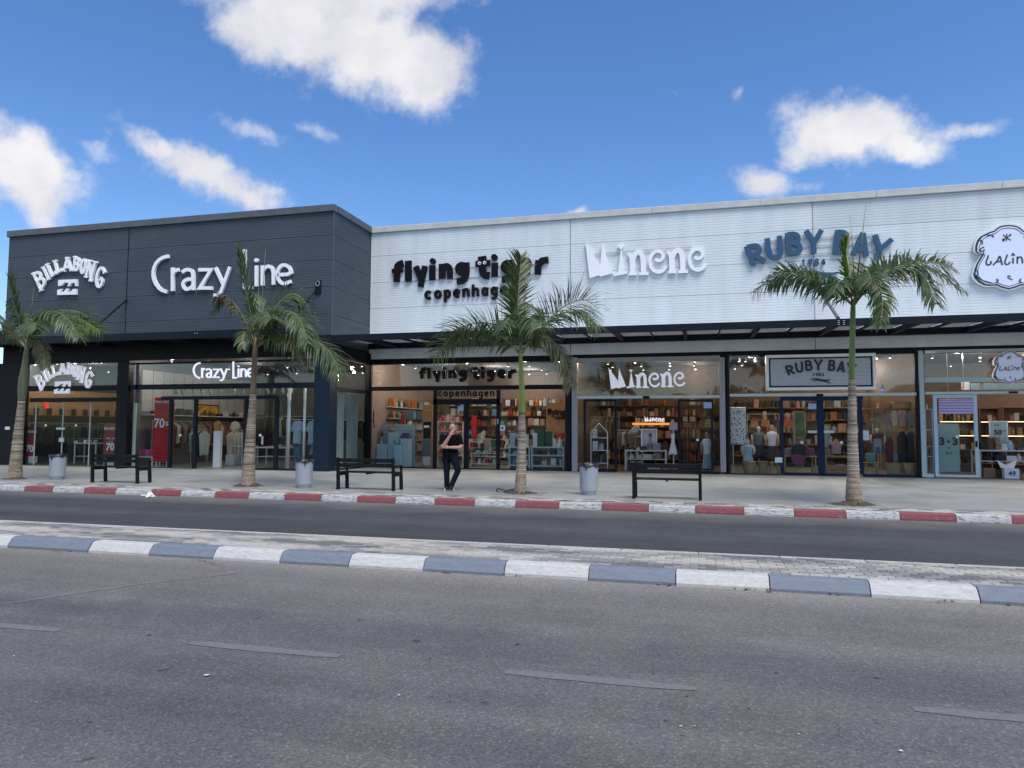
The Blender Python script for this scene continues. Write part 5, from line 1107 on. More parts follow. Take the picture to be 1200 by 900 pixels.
for key, (x0, x1, y0, y1, nx, ny, W_, col, lab) in {
    'A': (-28.2, -23.4, 25.0, 31.0, 5, 4, 40, (1, .86, .68), 'spot lamp glowing on the ceiling of the far left shop'),
    'B': (-21.5, -14.4, 25.3, 32.0, 5, 3, 50, (1, .92, .82), 'spot lamp glowing on the ceiling of the clothes shop with the open doorway'),
    'C': (-12.2, -5.6, 28.15, 34.5, 6, 4, 46, (1, .87, .72), 'spot lamp glowing on the ceiling of the middle shop'),
    'D': (-3.8, 0.2, 28.15, 33.0, 4, 4, 28, (1, .82, .60), 'spot lamp glowing on the ceiling of the shop with open sliding doors'),
    'E': (1.9, 6.8, 28.1, 33.5, 4, 4, 62, (1, .85, .68), 'spot lamp glowing on the ceiling of the shop with navy doors'),
    'F': (8.6, 14.5, 28.1, 33.5, 4, 4, 46, (1, .86, .70), 'spot lamp glowing on the ceiling of the mint framed shop')}.items():
    for i in range(nx):
        for j in range(ny):
            lamp(x0+(x1-x0)*i/(nx-1)+rn.uniform(-.3, .3), y0+(y1-y0)*j/(ny-1)+rn.uniform(-.2, .2), 4.5, lab.replace('spot lamp glowing on the ceiling of the', ['front', 'second', 'third', 'fourth'][j]+' row ceiling spot lamp, '+ORD[i]+' from left, in the'), lab.replace('spot lamp glowing', 'spot lamps'), W_, col, light=(i*2+j*3) % 5 == 0 or (j == 0 and i % 2 == 0))
# --- shape builders for goods
SHIRT = [(0, .62), (.20, .95), (.38, 1), (.5, .95), (.62, 1), (.80, .95), (1, .62), (.86, .52), (.77, .68), (.79, 0), (.60, .03), (.5, 0), (.38, .03), (.21, 0), (.23, .68), (.14, .52)]
DRESS = [(.30, .98), (.42, 1), (.5, .95), (.58, 1), (.70, .98), (.66, .62), (.95, .05), (.75, 0), (.5, .04), (.25, 0), (.05, .05), (.34, .62)]
LEGS = [(.1, 1), (.9, 1), (.98, 0), (.62, 0), (.52, .72), (.44, 0), (.04, 0)]
HANG = [(.02, .82), (.3, .96), (.5, 1), (.7, .96), (.98, .82), (.90, .05), (.7, 0), (.45, .04), (.15, 0)]
def sil(mb, prof, x0, x1, z0, z1, y, dep):
    mb.prism([(x0+(x1-x0)*u, z0+(z1-z0)*v) for u, v in prof], y-dep/2, y+dep/2)
    mb.prism([(x0+(x1-x0)*(.5+(u-.5)*.78), z0+(z1-z0)*(.5+(v-.5)*.9)) for u, v in prof], y-dep*.82, y+dep*.82); return mb
def cloth(px, Y, M, prof, name, label, cat, group, dep=.10, parent_parts=None):
    x0, x1, z0, z1 = rect(*px, Y); t = thing(name, label, cat, ((x0+x1)/2, Y, z0), group)
    sil(MB(), prof, x0, x1, z0, z1, Y, dep).build('cloth_body', M, t)
    if prof in (SHIRT, HANG, DRESS):
        MB().tube([((x0+x1)/2, Y, z1-.02), ((x0+x1)/2, Y, z1+.05), ((x0+x1)/2+.02, Y, z1+.075), ((x0+x1)/2+.045, Y, z1+.05)], .006, 5).build('hanger_hook', M_steel, t)
    return t
def box_thing(px, Y, dep, M, name, label, cat, group=None, bev=.012, min_z=None):
    x0, x1, z0, z1 = rect(*px, Y)
    if min_z is not None: z0 = min_z
    t = thing(name, label, cat, ((x0+x1)/2, Y, z0), group); MB().bbox(x0, x1, Y, Y+dep, z0, z1, bev).build('body', M, t); return t, (x0, x1, z0, z1)
def rail_y(x, y0, y1, z, label, wall=True):
    t = thing('clothes_rail', label, 'clothes rail', (x, (y0+y1)/2, .16), 'clothes rails'); MB().tube([(x, y0, z), (x, y1, z)], .014, 6).build('top_bar', M_steel, t)
    for y in (y0, y1): MB().tube([(x, y, .16), (x, y, z)], .012, 6).build('upright', M_steel, t)
def fill_rail_y(x, y0, y1, z, n, cols, label, group, hmin, hmax, seed):
    r = random.Random(seed)
    for i in range(n):
        y = y0+.1+(y1-y0-.2)*(i+.5)/n; h = r.uniform(hmin, hmax); t = thing('garment', label.replace('garment ', 'garment, '+ORD[i]+' from the window, ', 1), 'garment', (x, y, z-h), group)
        s = sil(MB(), HANG if r.random() < .6 else SHIRT, -.27, .27, z-.06-h, z-.06, 0, .06); a = R(r.uniform(5, 50)); q = MB(); q.v = [Vector((x+v.x*math.cos(a)-v.y*math.sin(a), y+v.x*math.sin(a)+v.y*math.cos(a), v.z)) for v in s.v]; q.f = s.f; q.mi = s.mi
        q.build('cloth_body', cols[r.randrange(len(cols))], t); MB().tube([(x, y, z-.07), (x, y, z+.012), (x, y+.03, z+.02)], .006, 4).build('hanger_hook', M_steel, t)
def rail(x0, x1, y, z, label, group=None, M=None):
    t = thing('clothes_rail', label, 'clothes rail', ((x0+x1)/2, y, .16), group or 'clothes rails'); M = M or M_steel
    MB().tube([(x0, y, z), (x1, y, z)], .014, 6).build('top_bar', M, t)
    for x in (x0, x1): MB().tube([(x, y, .16), (x, y, z)], .012, 6).build('upright', M, t); MB().bbox(x-.015, x+.015, y-.22, y+.22, .16, .185, .004).build('foot', M, t)
def fill_rail(x0, x1, y, z, n, cols, label, group, hmin=.75, hmax=1.05, seed=0):
    r = random.Random(seed)
    for i in range(n):
        x = x0+.1+(x1-x0-.2)*(i+.5)/n; h = r.uniform(hmin, hmax); M = cols[r.randrange(len(cols))]; wd = r.uniform(.10, .17)
        t = thing('garment', label.replace('garment ', 'garment, '+ORD[i]+' from left, ', 1), 'garment', (x, y, z-h), group); s = sil(MB(), HANG, -.26, .26, z-.06-h, z-.06, 0, .05)
        a = R(r.uniform(58, 80)); q = MB(); q.v = [Vector((x+v.x*math.cos(a)-v.y*math.sin(a), y+v.x*math.sin(a)+v.y*math.cos(a), v.z)) for v in s.v]; q.f = s.f; q.mi = s.mi; q.build('cloth_body', M, t)
        MB().tube([(x, y, z-.07), (x, y, z+.012), (x+.03, y, z+.02)], .006, 4).build('hanger_hook', M_steel, t)
def shelf(x0, x1, y, dep, z0, zs, M, name, label, cat='shelf', group='shelf units', t_=.03, back=None):
    t = thing(name, label, cat, ((x0+x1)/2, y, z0), group)
    for x in (x0, x1-t_): MB().bbox(x, x+t_, y, y+dep, z0, zs[-1], .004).build('side_panel', M, t)
    for z in zs: MB().bbox(x0+t_+.001, x1-t_-.001, y+.004, y+dep, z-t_, z, .004).build('shelf_board', M, t)
    if back: MB().box(x0+t_, x1-t_, y+dep-.015, y+dep-.002, z0, zs[-1]).build('back_panel', back, t)
    return t
def goods(specs, mats, label, seed=0, name='shelf_goods'):
    r = random.Random(seed); s = MB()
    for (x0, x1, y, dep, z, hmin, hmax, wmin, wmax) in specs:
        x = x0
        while x < x1-wmin:
            wd = min(r.uniform(wmin, wmax), x1-x); h = r.uniform(hmin, hmax); d = dep*r.uniform(.5, .95); s.m = r.randrange(len(mats)); k = r.random()
            if k < .55: s.bbox(x+.004, x+wd-.004, y+r.uniform(0, dep-d), y+d, z+.001, z+h, min(.008, wd/5))
            elif k < .85: s.lathe([(wd*.42, 0), (wd*.44, h*.55), (wd*.3, h*.72), (wd*.16, h*.8), (wd*.16, h)], (x+wd/2, y+dep/2, z+.001), 8)
            else:
                hh = 0
                for q in range(3): s.bbox(x+.006*q, x+wd-.005*q, y, y+d, z+.001+hh, z+hh+h*.28, .008); hh += h*.3
            x += wd+r.uniform(.0, .05)
    return tag(s.build(name, mats), label, 'goods', kind='stuff')
def table(px, Y, dep, M, label, shelf_z=None, group='display tables', legw=.06):
    x0, x1, z0, z1 = rect(*px, Y); z0 = .16; t = thing('display_table', label, 'table', ((x0+x1)/2, Y, z0), group)
    MB().bbox(x0, x1, Y, Y+dep, z1-.05, z1, .006).build('table_top', M, t)
    for x in (x0+legw/2, x1-legw/2):
        for y in (Y+legw/2+.01, Y+dep-legw/2-.01): MB().bbox(x-legw/2, x+legw/2, y-legw/2, y+legw/2, z0, z1-.051, .005).build('leg', M, t)
    if shelf_z: MB().bbox(x0+legw, x1-legw, Y+.02, Y+dep-.02, shelf_z-.03, shelf_z, .004).build('shelf_board', M, t)
    return x0, x1, z1
def mannequin(px, Y, label, top, bottom, skin=None, legs=False):
    x0, x1, z0, z1 = rect(*px, Y); c = ((x0+x1)/2, Y); h = z1-z0; w_ = (x1-x0)/2; t = thing('mannequin', label, 'mannequin', (c[0], Y, .16), 'dressed mannequins')
    sk = skin or cm('mannequin_cream', (.55, .45, .34)); e_ = lambda prof: [(r*w_, z0+z*h) for r, z in prof]
    def el(prof, M, nm, dy=.6):
        s = MB(); n = 16; s.lathe(e_(prof), (0, 0, 0), n)
        for v in s.v: v.y *= dy; v += Vector((c[0], Y, 0))
        s.build(nm, M, t, True)
    el([(.18, .80), (.20, .86), (.30, .91), (.32, .96), (.20, 1.0), (.02, 1.005)], sk, 'head_block')
    el([(.62, .38), (.66, .45), (.70, .60), (.92, .72), (.80, .79), (.28, .82)], top, 'top_garment')
    el([(.95, 0.0), (.90, .08), (.78, .25), (.66, .40), (.60, .44)], bottom, 'lower_garment')
    for s_ in (-1, 1): MB().tube([(c[0]+s_*w_*.85, Y, z0+h*.74), (c[0]+s_*w_*1.0, Y-.02, z0+h*.56), (c[0]+s_*w_*.85, Y-.06, z0+h*.40)], [.05, .042, .03], 8).build('arm', sk, t, True)
    MB().tube([(c[0], Y, .165), (c[0], Y, z0+.1)], .02, 8).lathe([(.16, 0), (.16, .015), (.02, .03)], (c[0], Y, .16), 16).build('stand', M_steel, t)
def basket(px, Y, label, M=None):
    x0, x1, z0, z1 = rect(*px, Y); z0 = .16; r = (x1-x0)/2; h = z1-z0; t = thing('woven_basket', label, 'basket', ((x0+x1)/2, Y, z0), 'woven baskets in the window')
    M = M or cm('wicker', (.30, .22, .12), var=.25, vscale=25); prof = []
    n = 12
    for i in range(n+1): prof += [(r*(.82+.16*i/n)+.010*(i % 2), h*i/n)]
    prof += [(r*.93, h), (r*.9, h*.9)]
    MB().lathe(prof, ((x0+x1)/2, Y, z0), 20).build('woven_body', M, t)
    MB().tube([((x0+x1)/2+r*.99*math.cos(a), Y+r*.99*math.sin(a), z0+h) for a in [i*math.pi/10 for i in range(21)]], .018, 6).build('rim', M, t, True)
def bag(px, Y, M, label):
    x0, x1, z0, z1 = rect(*px, Y); zm = z0+(z1-z0)*.62; t = thing('handbag', label, 'bag', ((x0+x1)/2, Y, z0), 'bags hanging on the wall')
    MB().prism([(x0+.02, z0), (x1-.02, z0), (x1, z0+.05), (x1-.03, zm), (x0+.03, zm), (x0, z0+.05)], Y-.06, Y+.06).build('bag_body', M, t)
    for d in (-.05, .05): MB().tube([(x0+(x1-x0)*.28, Y+d, zm-.02), (x0+(x1-x0)*.34, Y+d, z1-.05), ((x0+x1)/2, Y+d, z1), (x0+(x1-x0)*.66, Y+d, z1-.05), (x0+(x1-x0)*.72, Y+d, zm-.02)], .012, 6).build('handle', M, t)
def poster(px, Y, M, label, texts, cat='poster', frame=None, name='poster'):
    x0, x1, z0, z1 = rect(*px, Y); t = thing(name, label, cat, ((x0+x1)/2, Y, z0)); MB().bbox(x0, x1, Y, Y+.02, z0, z1, .004).build('sheet', M, t)
    if frame:
        g = .035
        for r_ in [(x0-g, x1+g, z0-g, z0), (x0-g, x1+g, z1, z1+g), (x0-g, x0, z0, z1), (x1, x1+g, z0, z1)]: MB().box(r_[0], r_[1], Y-.012, Y+.025, r_[2], r_[3]).build('frame_strip', frame, t)
    for (txt, u, v, hh, M2, bold) in texts: text_mesh(txt, hh*(z1-z0)/.7, 'lettering', M2, t, (x0+(x1-x0)*u, Y-.008, z0+(z1-z0)*v), .003, bold)
    MB().tube([(x0+.03, Y+.03, .16), (x0+.03, Y+.03, z0+.02)], .008, 5).tube([(x1-.03, Y+.03, .16), (x1-.03, Y+.03, z0+.02)], .008, 5).build('stand_leg', M_steel, t)
    return t
C_dk = [cm('ink', (.012, .013, .016)), cm('charcoal', (.03, .03, .034)), cm('forest', (.018, .04, .028)), cm('maroon', (.085, .016, .02)), cm('olive', (.05, .05, .03)), cm('navy', (.014, .02, .045))]
C_gr = [cm('forest', (.018, .04, .028)), cm('green', (.02, .075, .04)), cm('ink', (.012, .013, .016)), cm('teal', (.02, .06, .06))]
C_br = [cm('tan', (.28, .19, .11)), cm('camel', (.22, .15, .09)), cm('cream', (.50, .45, .37)), cm('pinkish', (.42, .24, .24)), cm('greyblue', (.20, .25, .29)), cm('rust', (.25, .08, .03))]
C_mix = [cm('red', (.34, .03, .03)), cm('orange', (.42, .13, .03)), cm('cream', (.50, .45, .37)), cm('pinkish', (.42, .24, .24)), cm('skyblue', (.12, .30, .46)), cm('white', (.65, .65, .63)), cm('brown', (.10, .055, .03)), cm('ink', (.012, .013, .016)), cm('green', (.02, .075, .04))]
C_pale = [cm('skyblue', (.12, .30, .46)), cm('paleblue', (.34, .46, .53)), cm('white', (.65, .65, .63)), cm('teal2', (.10, .26, .28)), cm('paleblue', (.34, .46, .53)), cm('green', (.02, .075, .04))]
M_red = mat('sale_red', (0.48, 0.012, 0.022), .5, var=.1); M_dred = mat('poster_red', (0.22, 0.02, 0.03), .5, var=.1); M_wht = mat('print_white', (.75, .75, .75), .6, var=.03); M_tabw = mat('white_furniture', (.50, .50, .49), .5, var=.05)
# --- A: surf shop
wbnd = thing('wooden_wall_panel', 'honey coloured boarded band along the left wall of the far left shop', 'wall panel', (-28.8, 28, 2.3))
for k in range(4): MB().bbox(-28.88, -28.80, 24.5, 32.9, 2.30+k*.3, 2.595+k*.3, .006).build('board', wood, wbnd)
for k in range(12): MB().bbox(-28.8, -28.55, 24.8+k*.66, 24.86+k*.66, 2.32, 2.62, .01).build('bracket', M_black, wbnd)
MB().bbox(-28.8, -28.45, 24.5, 32.9, 2.24, 2.29, .01).build('ledge', M_black, wbnd)
rail_y(-28.35, 24.9, 28.2, 1.95, 'front wall rail of clothes in the far left shop'); fill_rail_y(-28.35, 24.9, 28.2, 1.95, 13, C_gr+[cm('green', (.02, .075, .04)), cm('olive2', (.09, .10, .05))], 'green garment on front wall rail of the far left shop', 'garments on the front wall rail of the far left shop', .7, .95, 101)
rail_y(-28.35, 28.6, 32.5, 1.95, 'rear wall rail of clothes in the far left shop'); fill_rail_y(-28.35, 28.6, 32.5, 1.95, 14, C_dk+[cm('red2', (.20, .03, .03)), cm('wine', (.13, .02, .03)), cm('greyblue', (.20, .25, .29))], 'dark garment on rear wall rail of the far left shop', 'garments on the rear wall rail of the far left shop', .7, .95, 102)
goods([(-27.9, -24.2, 30.0, .5, .9, .1, .3, .15, .3)], C_mix, 'small goods on the low counter of the far left shop', 103); shelf(-27.95, -24.1, 29.95, .6, .16, [.5, .899], darkw, 'low_counter', 'low dark counter inside the far left shop', 'counter')
for j, (y, n, cs) in enumerate([(26.6, 14, C_gr), (28.4, 16, C_dk), (31.6, 16, C_dk)]):
    lab = ['nearest rail of clothes inside the far left shop', 'middle rail of clothes inside the far left shop', 'rail of clothes at the back of the far left shop'][j]; gl_ = ['green and dark garment on the nearest rail of the far left shop', 'dark garment on the middle rail of the far left shop', 'dark garment on the back rail of the far left shop'][j]
    rail(-28.0, -23.6, y, [1.25, 1.35, 1.6][j], lab); fill_rail(-28.0, -23.6, y, [1.25, 1.35, 1.6][j], n, cs, gl_, gl_.replace('garment', 'garments'), .6, .95, j)
poster((121.5, 496, 139.5, 533.5), 24.55, M_dred, 'red standing sale poster in the right of the far left window', [('70', .45, .16, .22, M_wht, .012), ('%', .86, .14, .08, M_wht, .004), ('FINAL SALE', .5, .50, .055, M_wht, 0), ('UP TO', .5, .41, .035, M_wht, 0), ('BILLABONG', .5, .80, .075, M_wht, .003)])
poster((27.5, 500, 40, 536), 24.55, M_dred, 'red standing sale poster behind the trunk of the leftmost palm', [('70', .62, .18, .22, M_wht, .012), ('BILLABONG', .55, .80, .075, M_wht, .003)])
for px, lab in [((121, 541.5, 138, 546.5), 'pale base block under the red poster in the far left window'), ((33, 535, 39, 543), 'pale base block behind the leftmost palm')]: box_thing(px, 24.5, .2, M_tabw, 'base_block', lab, 'block')
box_thing((44, 471.5, 56, 478.5), 26.0, .06, mat('red_screen', (.5, .02, .02), .5, emit=.5), 'hanging_sign', 'small glowing red sign hanging in the far left shop', 'sign')
table((86, 519, 112, 545), 25.6, .6, M_tabw, 'pale table with shoes in the far left shop', .5)
goods([(on_y(87, 520, 25.7).x, on_y(111, 520, 25.7).x, 25.65, .4, on_y(99, 519, 25.6).z, .08, .16, .12, .25)], C_mix, 'shoes on the pale table of the far left shop', 4)
# --- B: clothes shop
t, r_ = box_thing((149.5, 472, 158.5, 548), 24.42, .05, mat('pale_panel', (.42, .52, .49), .5, var=.05, emit=.05), 'light_panel', 'tall pale green light panel at the left of the clothes shop window', 'light panel')
rp = thing('slatted_sale_panel', 'tall red slatted sale panel inside the clothes shop window', 'sale panel', (-20.5, 24.5, .2)); Y = 24.46
x0, x1, z0, z1 = rect(179.5, 465.5, 198.5, 541, Y); ns = 22
for i in range(ns):
    a = z0+(z1-z0)*i/ns; b_ = z0+(z1-z0)*(i+1)/ns; s = MB(); s.add([(x0, Y+.05, a+.004), (x1, Y+.05, a+.004), (x1, Y, b_-.03), (x0, Y, b_-.03), (x0, Y+.05, b_-.006), (x1, Y+.05, b_-.006)], [(0, 1, 3, 2)[:0] or (0, 1, 2, 3), (3, 2, 5, 4), (0, 3, 4), (1, 5, 2)]); s.build('slat', M_red, rp)
MB().box(x0+.02, x1-.02, Y+.055, Y+.075, z0, z1).build('back_sheet', M_red, rp)
text_mesh('70', .52, 'lettering', M_wht, rp, ((x0*.62+x1*.38), Y-.012, z0+(z1-z0)*.53), .003, .008); text_mesh('%', .25, 'lettering', M_wht, rp, ((x0*.14+x1*.86), Y-.012, z0+(z1-z0)*.555), .003, .003)
text_mesh('FINAL SALE', .13, 'lettering', M_wht, rp, ((x0+x1)/2, Y-.012, z0+(z1-z0)*.91), .003, .002)
for q in (.2, .85): MB().tube([(x0+(x1-x0)*q, Y+.06, .16), (x0+(x1-x0)*q, Y+.06, z0)], .025, 6).build('leg', M_tabw, rp)
x0, x1, z0, z1 = rect(199.5, 472, 202.5, 540, Y+.25); MB().bbox(x0, x1, Y+.25, Y+.32, z0, z1, .004).build('side_sheet', M_dred, rp)
for px, lab in [((160, 527, 168, 534.5), 'left pink gift box in the clothes shop window'), ((169, 527, 176.5, 534.5), 'right pink gift box in the clothes shop window')]:
    t, (a, b_, c, d) = box_thing(px, 24.9, .3, cm('magenta', (.33, .06, .17)), 'gift_box', lab, 'box'); MB().box((a+b_)/2-.02, (a+b_)/2+.02, 24.89, 24.898, c, d).build('ribbon', cm('rosepink', (.5, .2, .3)), t)
table((158, 534.8, 178, 548), 24.85, .5, M_tabw, 'low white stand under the pink boxes')
box_thing((249.5, 505, 257.5, 551), 24.75, .16, mat('white_gate', (.62, .64, .65), .4, var=.03), 'security_gate', 'white upright security gate in the open doorway', 'gate', min_z=.16)
rail(-21.9, -17.4, 31.0, 2.35, 'long rail at the back of the clothes shop'); fill_rail(-21.9, -17.4, 31.0, 2.35, 18, C_dk+[cm('cream', (.50, .45, .37))], 'dark garment on the back rail of the clothes shop', 'dark garments on the back rail of the clothes shop', .8, 1.2, 11)
rail(-17.0, -14.0, 31.2, 2.2, 'short rail at the back right of the clothes shop'); fill_rail(-17, -14.0, 31.2, 2.2, 10, C_dk, 'black garment on the short back rail of the clothes shop', 'black garments on the short back rail of the clothes shop', .8, 1.1, 12)
rail(-20.0, -18.7, 27.2, 1.65, 'rail of patterned clothes just inside the open doorway'); fill_rail(-20.0, -18.7, 27.2, 1.65, 6, [cm('camel', (.22, .15, .09)), cm('ink', (.012, .013, .016)), cm('cream', (.50, .45, .37))], 'patterned garment on the rail inside the open doorway', 'patterned garments inside the open doorway', .9, 1.2, 13)
rail(-20.9, -20.1, 26.0, 1.7, 'rail seen through the left door pane of the clothes shop'); fill_rail(-20.9, -20.1, 26.0, 1.7, 5, [cm('palegrn', (.40, .47, .42)), cm('forest', (.018, .04, .028))], 'pale green garment seen through the left door pane', 'pale green garments behind the left door pane', .9, 1.2, 14)
cloth((270, 494, 281, 514), 27.6, cm('cream', (.50, .45, .37)), SHIRT, 'coat', 'cream coat hanging in the back of the clothes shop', 'coat', None); cloth((251, 494, 259, 505), 27.0, cm('mustard', (.33, .22, .03)), HANG, 'garment', 'mustard garment hanging above the white security gate', 'garment', None)
table((268, 522.5, 290, 546), 27.0, .8, M_tabw, 'white square table inside the open doorway'); table((297, 524, 336, 550), 25.4, .9, M_tabw, 'long white table behind the right door pane of the clothes shop', .62)
for px, lab in [((264, 533, 274, 544), 'white cube stool left of the square table'), ((282, 535, 290, 546), 'white cube stool right of the square table')]: box_thing(px, 26.6, .4, M_tabw, 'cube_stool', lab, 'stool', min_z=.16)
goods([(-16.9, -15.6, 25.5, .5, on_y(316, 524, 25.4).z, .04, .10, .2, .3)], C_mix, 'folded clothes on the long white table', 15)
sh_m = bpy.data.materials.new('blue_stripe_cloth'); sh_m.use_nodes = True; t_ = sh_m.node_tree; wvn = t_.nodes.new('ShaderNodeTexWave'); wvn.inputs['Scale'].default_value = 9; wvn.inputs['Distortion'].default_value = .6; gg = t_.nodes.new('ShaderNodeNewGeometry'); t_.links.new(gg.outputs['Position'], wvn.inputs['Vector']); t_.links.new(ramp_node(t_, wvn.outputs[1], [(.3, (.13, .24, .38)), (.7, (.36, .46, .56))]), t_.nodes['Principled BSDF'].inputs['Base Color'])
cloth((341, 493, 356.5, 520.5), 24.95, sh_m, SHIRT, 'shirt', 'blue striped shirt between the two white poles', 'shirt', None); cloth((359, 493, 373, 521.5), 24.95, sh_m, SHIRT, 'shirt', 'blue striped shirt right of the white poles', 'shirt', None)
cloth((344, 520, 354, 546), 25.05, cm('denim', (.05, .11, .17)), LEGS, 'jeans', 'blue jeans hanging under the striped shirt', 'trousers', None); cloth((362, 521, 372, 533), 25.05, cm('teal2', (.10, .26, .28)), DRESS, 'skirt', 'teal skirt hanging under the right striped shirt', 'skirt', None)
rail(on_y(336, 490, 24.95).x, -14.05, 24.95, on_y(355, 491.5, 24.95).z, 'rail of blue shirts in the clothes shop window')
for px, lab in [((336.5, 455, 340, 550), 'left white pole in the clothes shop window'), ((355.3, 455, 358, 545), 'right white pole in the clothes shop window')]:
    x0, x1, z0, z1 = rect(*px, 24.6); t = thing('display_pole', lab, 'pole', ((x0+x1)/2, 24.6, .16)); MB().tube([((x0+x1)/2, 24.6, .16), ((x0+x1)/2, 24.6, z1)], (x1-x0)/2, 10).build('pole', mat('pole_white', (.58, .64, .64), .4, var=.03), t, True); MB().lathe([(.12, 0), (.12, .012), (.04, .03)], ((x0+x1)/2, 24.6, .16), 14).build('foot_plate', M_tabw, t)
z = on_y(265, 453.5, 24.9).z; tk = thing('lighting_track', 'pale lighting track running behind the clothes shop window', 'track', (-18, 24.9, z)); a, b_ = on_y(163, 454, 24.9).x, on_y(358, 453, 24.9).x; MB().bbox(a, b_, 24.87, 24.93, z, z+.035, .005).build('rail_bar', mat('track_grey', (.42, .45, .44), .5), tk)
for i_, px in enumerate((206, 213, 226, 236, 246, 257, 274, 285, 304, 313, 321, 331, 341.5)):
    c = on_y(px, 459, 24.9); t = thing('track_lamp', ORD[i_]+' pale spot head from the left on the lighting track', 'lamp', (c.x, 24.9, z-.2), 'spot heads on the lighting track'); MB().tube([(c.x, 24.9, z), (c.x, 24.9, z-.09)], .012, 6).build('stem', M_steel, t); dx = rn.uniform(-.05, .07); MB().tube([(c.x-dx*.4, 24.9, z-.07), (c.x+dx, 24.93, z-.29)], [.05, .058], 10).build('head', mat('spot_head', (.40, .42, .41), .5), t, True)
for (y0, y1, c, lab) in [(25.35, 25.85, (.34, .42, .42), 'pale curtain nearest the corner pillar'), (26.15, 27.05, (.22, .30, .30), 'wide grey green curtain next to the black post')]:
    t = thing('curtain', lab, 'curtain', (XC-.35, (y0+y1)/2, .2)); s = MB(); n = 26; v = []
    for i in range(n+1):
        y = y0+(y1-y0)*i/n; x = XC-.35+.05*math.sin(i*1.3); v += [(x, y, .2), (x, y, 3.15)]
    s.add(v, [(2*i, 2*i+2, 2*i+3, 2*i+1) for i in range(n)]); s.build('drape', mat('drape_'+('pale' if c[0] > .3 else 'dim'), c, .8), t, True); MB().tube([(XC-.35, y0, 3.17), (XC-.35, y1, 3.17)], .02, 6).build('curtain_rod', M_steel, t)
for k, (y0, y1, lab) in enumerate([(25.2, 27.6, 'front'), (28.0, 30.3, 'middle'), (30.7, 33.6, 'rear')]):
    rail_y(-22.2, y0, y1, 2.05, lab+' wall rail along the left wall of the clothes shop'); fill_rail_y(-22.2, y0, y1, 2.05, 10, C_dk+[cm('cream', (.50, .45, .37)), cm('camel', (.22, .15, .09)), cm('wine', (.13, .02, .03)), cm('grey', (.16, .16, .17))], 'garment on the '+lab+' wall rail of the clothes shop', 'garments on the '+lab+' wall rail of the clothes shop', .85, 1.15, 110+k)
wsh = thing('wall_shelf', 'long pale shelf above the rails on the left wall of the clothes shop', 'shelf', (-22.4, 29, 2.3)); MB().bbox(-22.6, -22.15, 25, 33.8, 2.28, 2.32, .005).build('shelf_board', M_tabw, wsh)
for k in range(14): MB().bbox(-22.618, -22.60, 25.0+k*.63, 25.6+k*.63, 2.45, 4.2, .004).build('wall_board', mat('pale_board', (.33, .32, .31), .7, var=.06), wsh)
goods([(-22.5, -22.2, 25.2+k*.55, .4, 2.321, .12, .3, .12, .28) for k in range(15)], C_dk+[cm('cream', (.50, .45, .37))], 'bags and boxes on the shelf above the left wall rails', 115)
pc = on_x(243, 484, -22.58); pcy = thing('picture', 'yellow picture on the left wall above the white security gate', 'picture', (pc.x, pc.y, pc.z)); MB().bbox(-22.59, -22.55, pc.y-.75, pc.y+.75, pc.z-.35, pc.z+.35, .01).build('print_sheet', mat('yellow_picture', (.42, .22, .02), .6, var=.6, vscale=5), pcy); MB().bbox(-22.60, -22.555, pc.y-.8, pc.y+.8, pc.z-.4, pc.z+.4, .005).build('frame', M_black, pcy)
# --- C: variety shop
M_mintwall = mat('mint_slatwall', (.27, .40, .42), .6, var=.05); Y = 28.35
dw = thing('slat_wall', 'pale mint slatted display wall in the left of the middle shop window', 'display wall', (on_y(460, 520, Y).x, Y, .16)); x0, x1, z0, z1 = rect(437, 497, 486, 548, Y); z0 = .16
for i in range(14): MB().bbox(x0, x1, Y, Y+.05, z0+(z1-z0)*i/14, z0+(z1-z0)*(i+1)/14-.012, .004).build('slat', M_mintwall, dw)
MB().box(x0, x1, Y+.03, Y+.06, z0, z1-.02).build('backing', mat('mint_backing', (.16, .25, .27), .7), dw)
pw = thing('slat_wall', 'tall pale slatted side panel beside the left post of the middle shop', 'display wall', (on_y(438, 500, Y-.1).x, Y, .16)); x0, x1, z0, z1 = rect(435.5, 460, 441.5, 548, Y-.1)
for i in range(26): MB().bbox(x0, x1, Y-.1, Y-.05, .16+(z1-.16)*i/26, .16+(z1-.16)*(i+1)/26-.012, .004).build('slat', M_mintwall, pw)
M_ped = mat('mint_pedestal', (.36, .50, .52), .5, var=.04)
for px, y, lab in [((441, 520.5, 453, 549), 27.9, 'short mint pedestal at the left of the middle shop window'), ((454.5, 507, 463.5, 549), 28.0, 'tallest mint pedestal in the middle shop window'), ((460.5, 521.5, 469.5, 549), 27.75, 'narrow low mint pedestal in the middle shop window'), ((469, 514, 479.5, 549), 27.9, 'mint pedestal holding the blue boxes')]: box_thing(px, y, .35, M_ped, 'pedestal', lab, 'pedestal', 'mint pedestals', min_z=.16)
c = on_y(446.5, 514, 28.0); t = thing('desk_fan', 'grey desk fan on the short mint pedestal', 'fan', (c.x, 28.05, on_y(447, 520.5, 27.9).z)); zf = on_y(447, 520.5, 27.9).z
MB().tube([(c.x+.17*math.cos(a), 28.05, zf+.42+.17*math.sin(a)) for a in [i*math.pi/8 for i in range(17)]], .018, 6).build('guard_ring', M_steel, t); MB().tube([(c.x, 28.05, zf), (c.x, 28.05, zf+.28)], [.09, .02], 10).build('stand', M_steel, t)
for k in range(4): a = k*math.pi/2; MB().beam((c.x, 28.06, zf+.42), (c.x+.14*math.cos(a), 28.06, zf+.42+.14*math.sin(a)), .07, .012, (0, 1, 0)).build('blade', M_house, t)
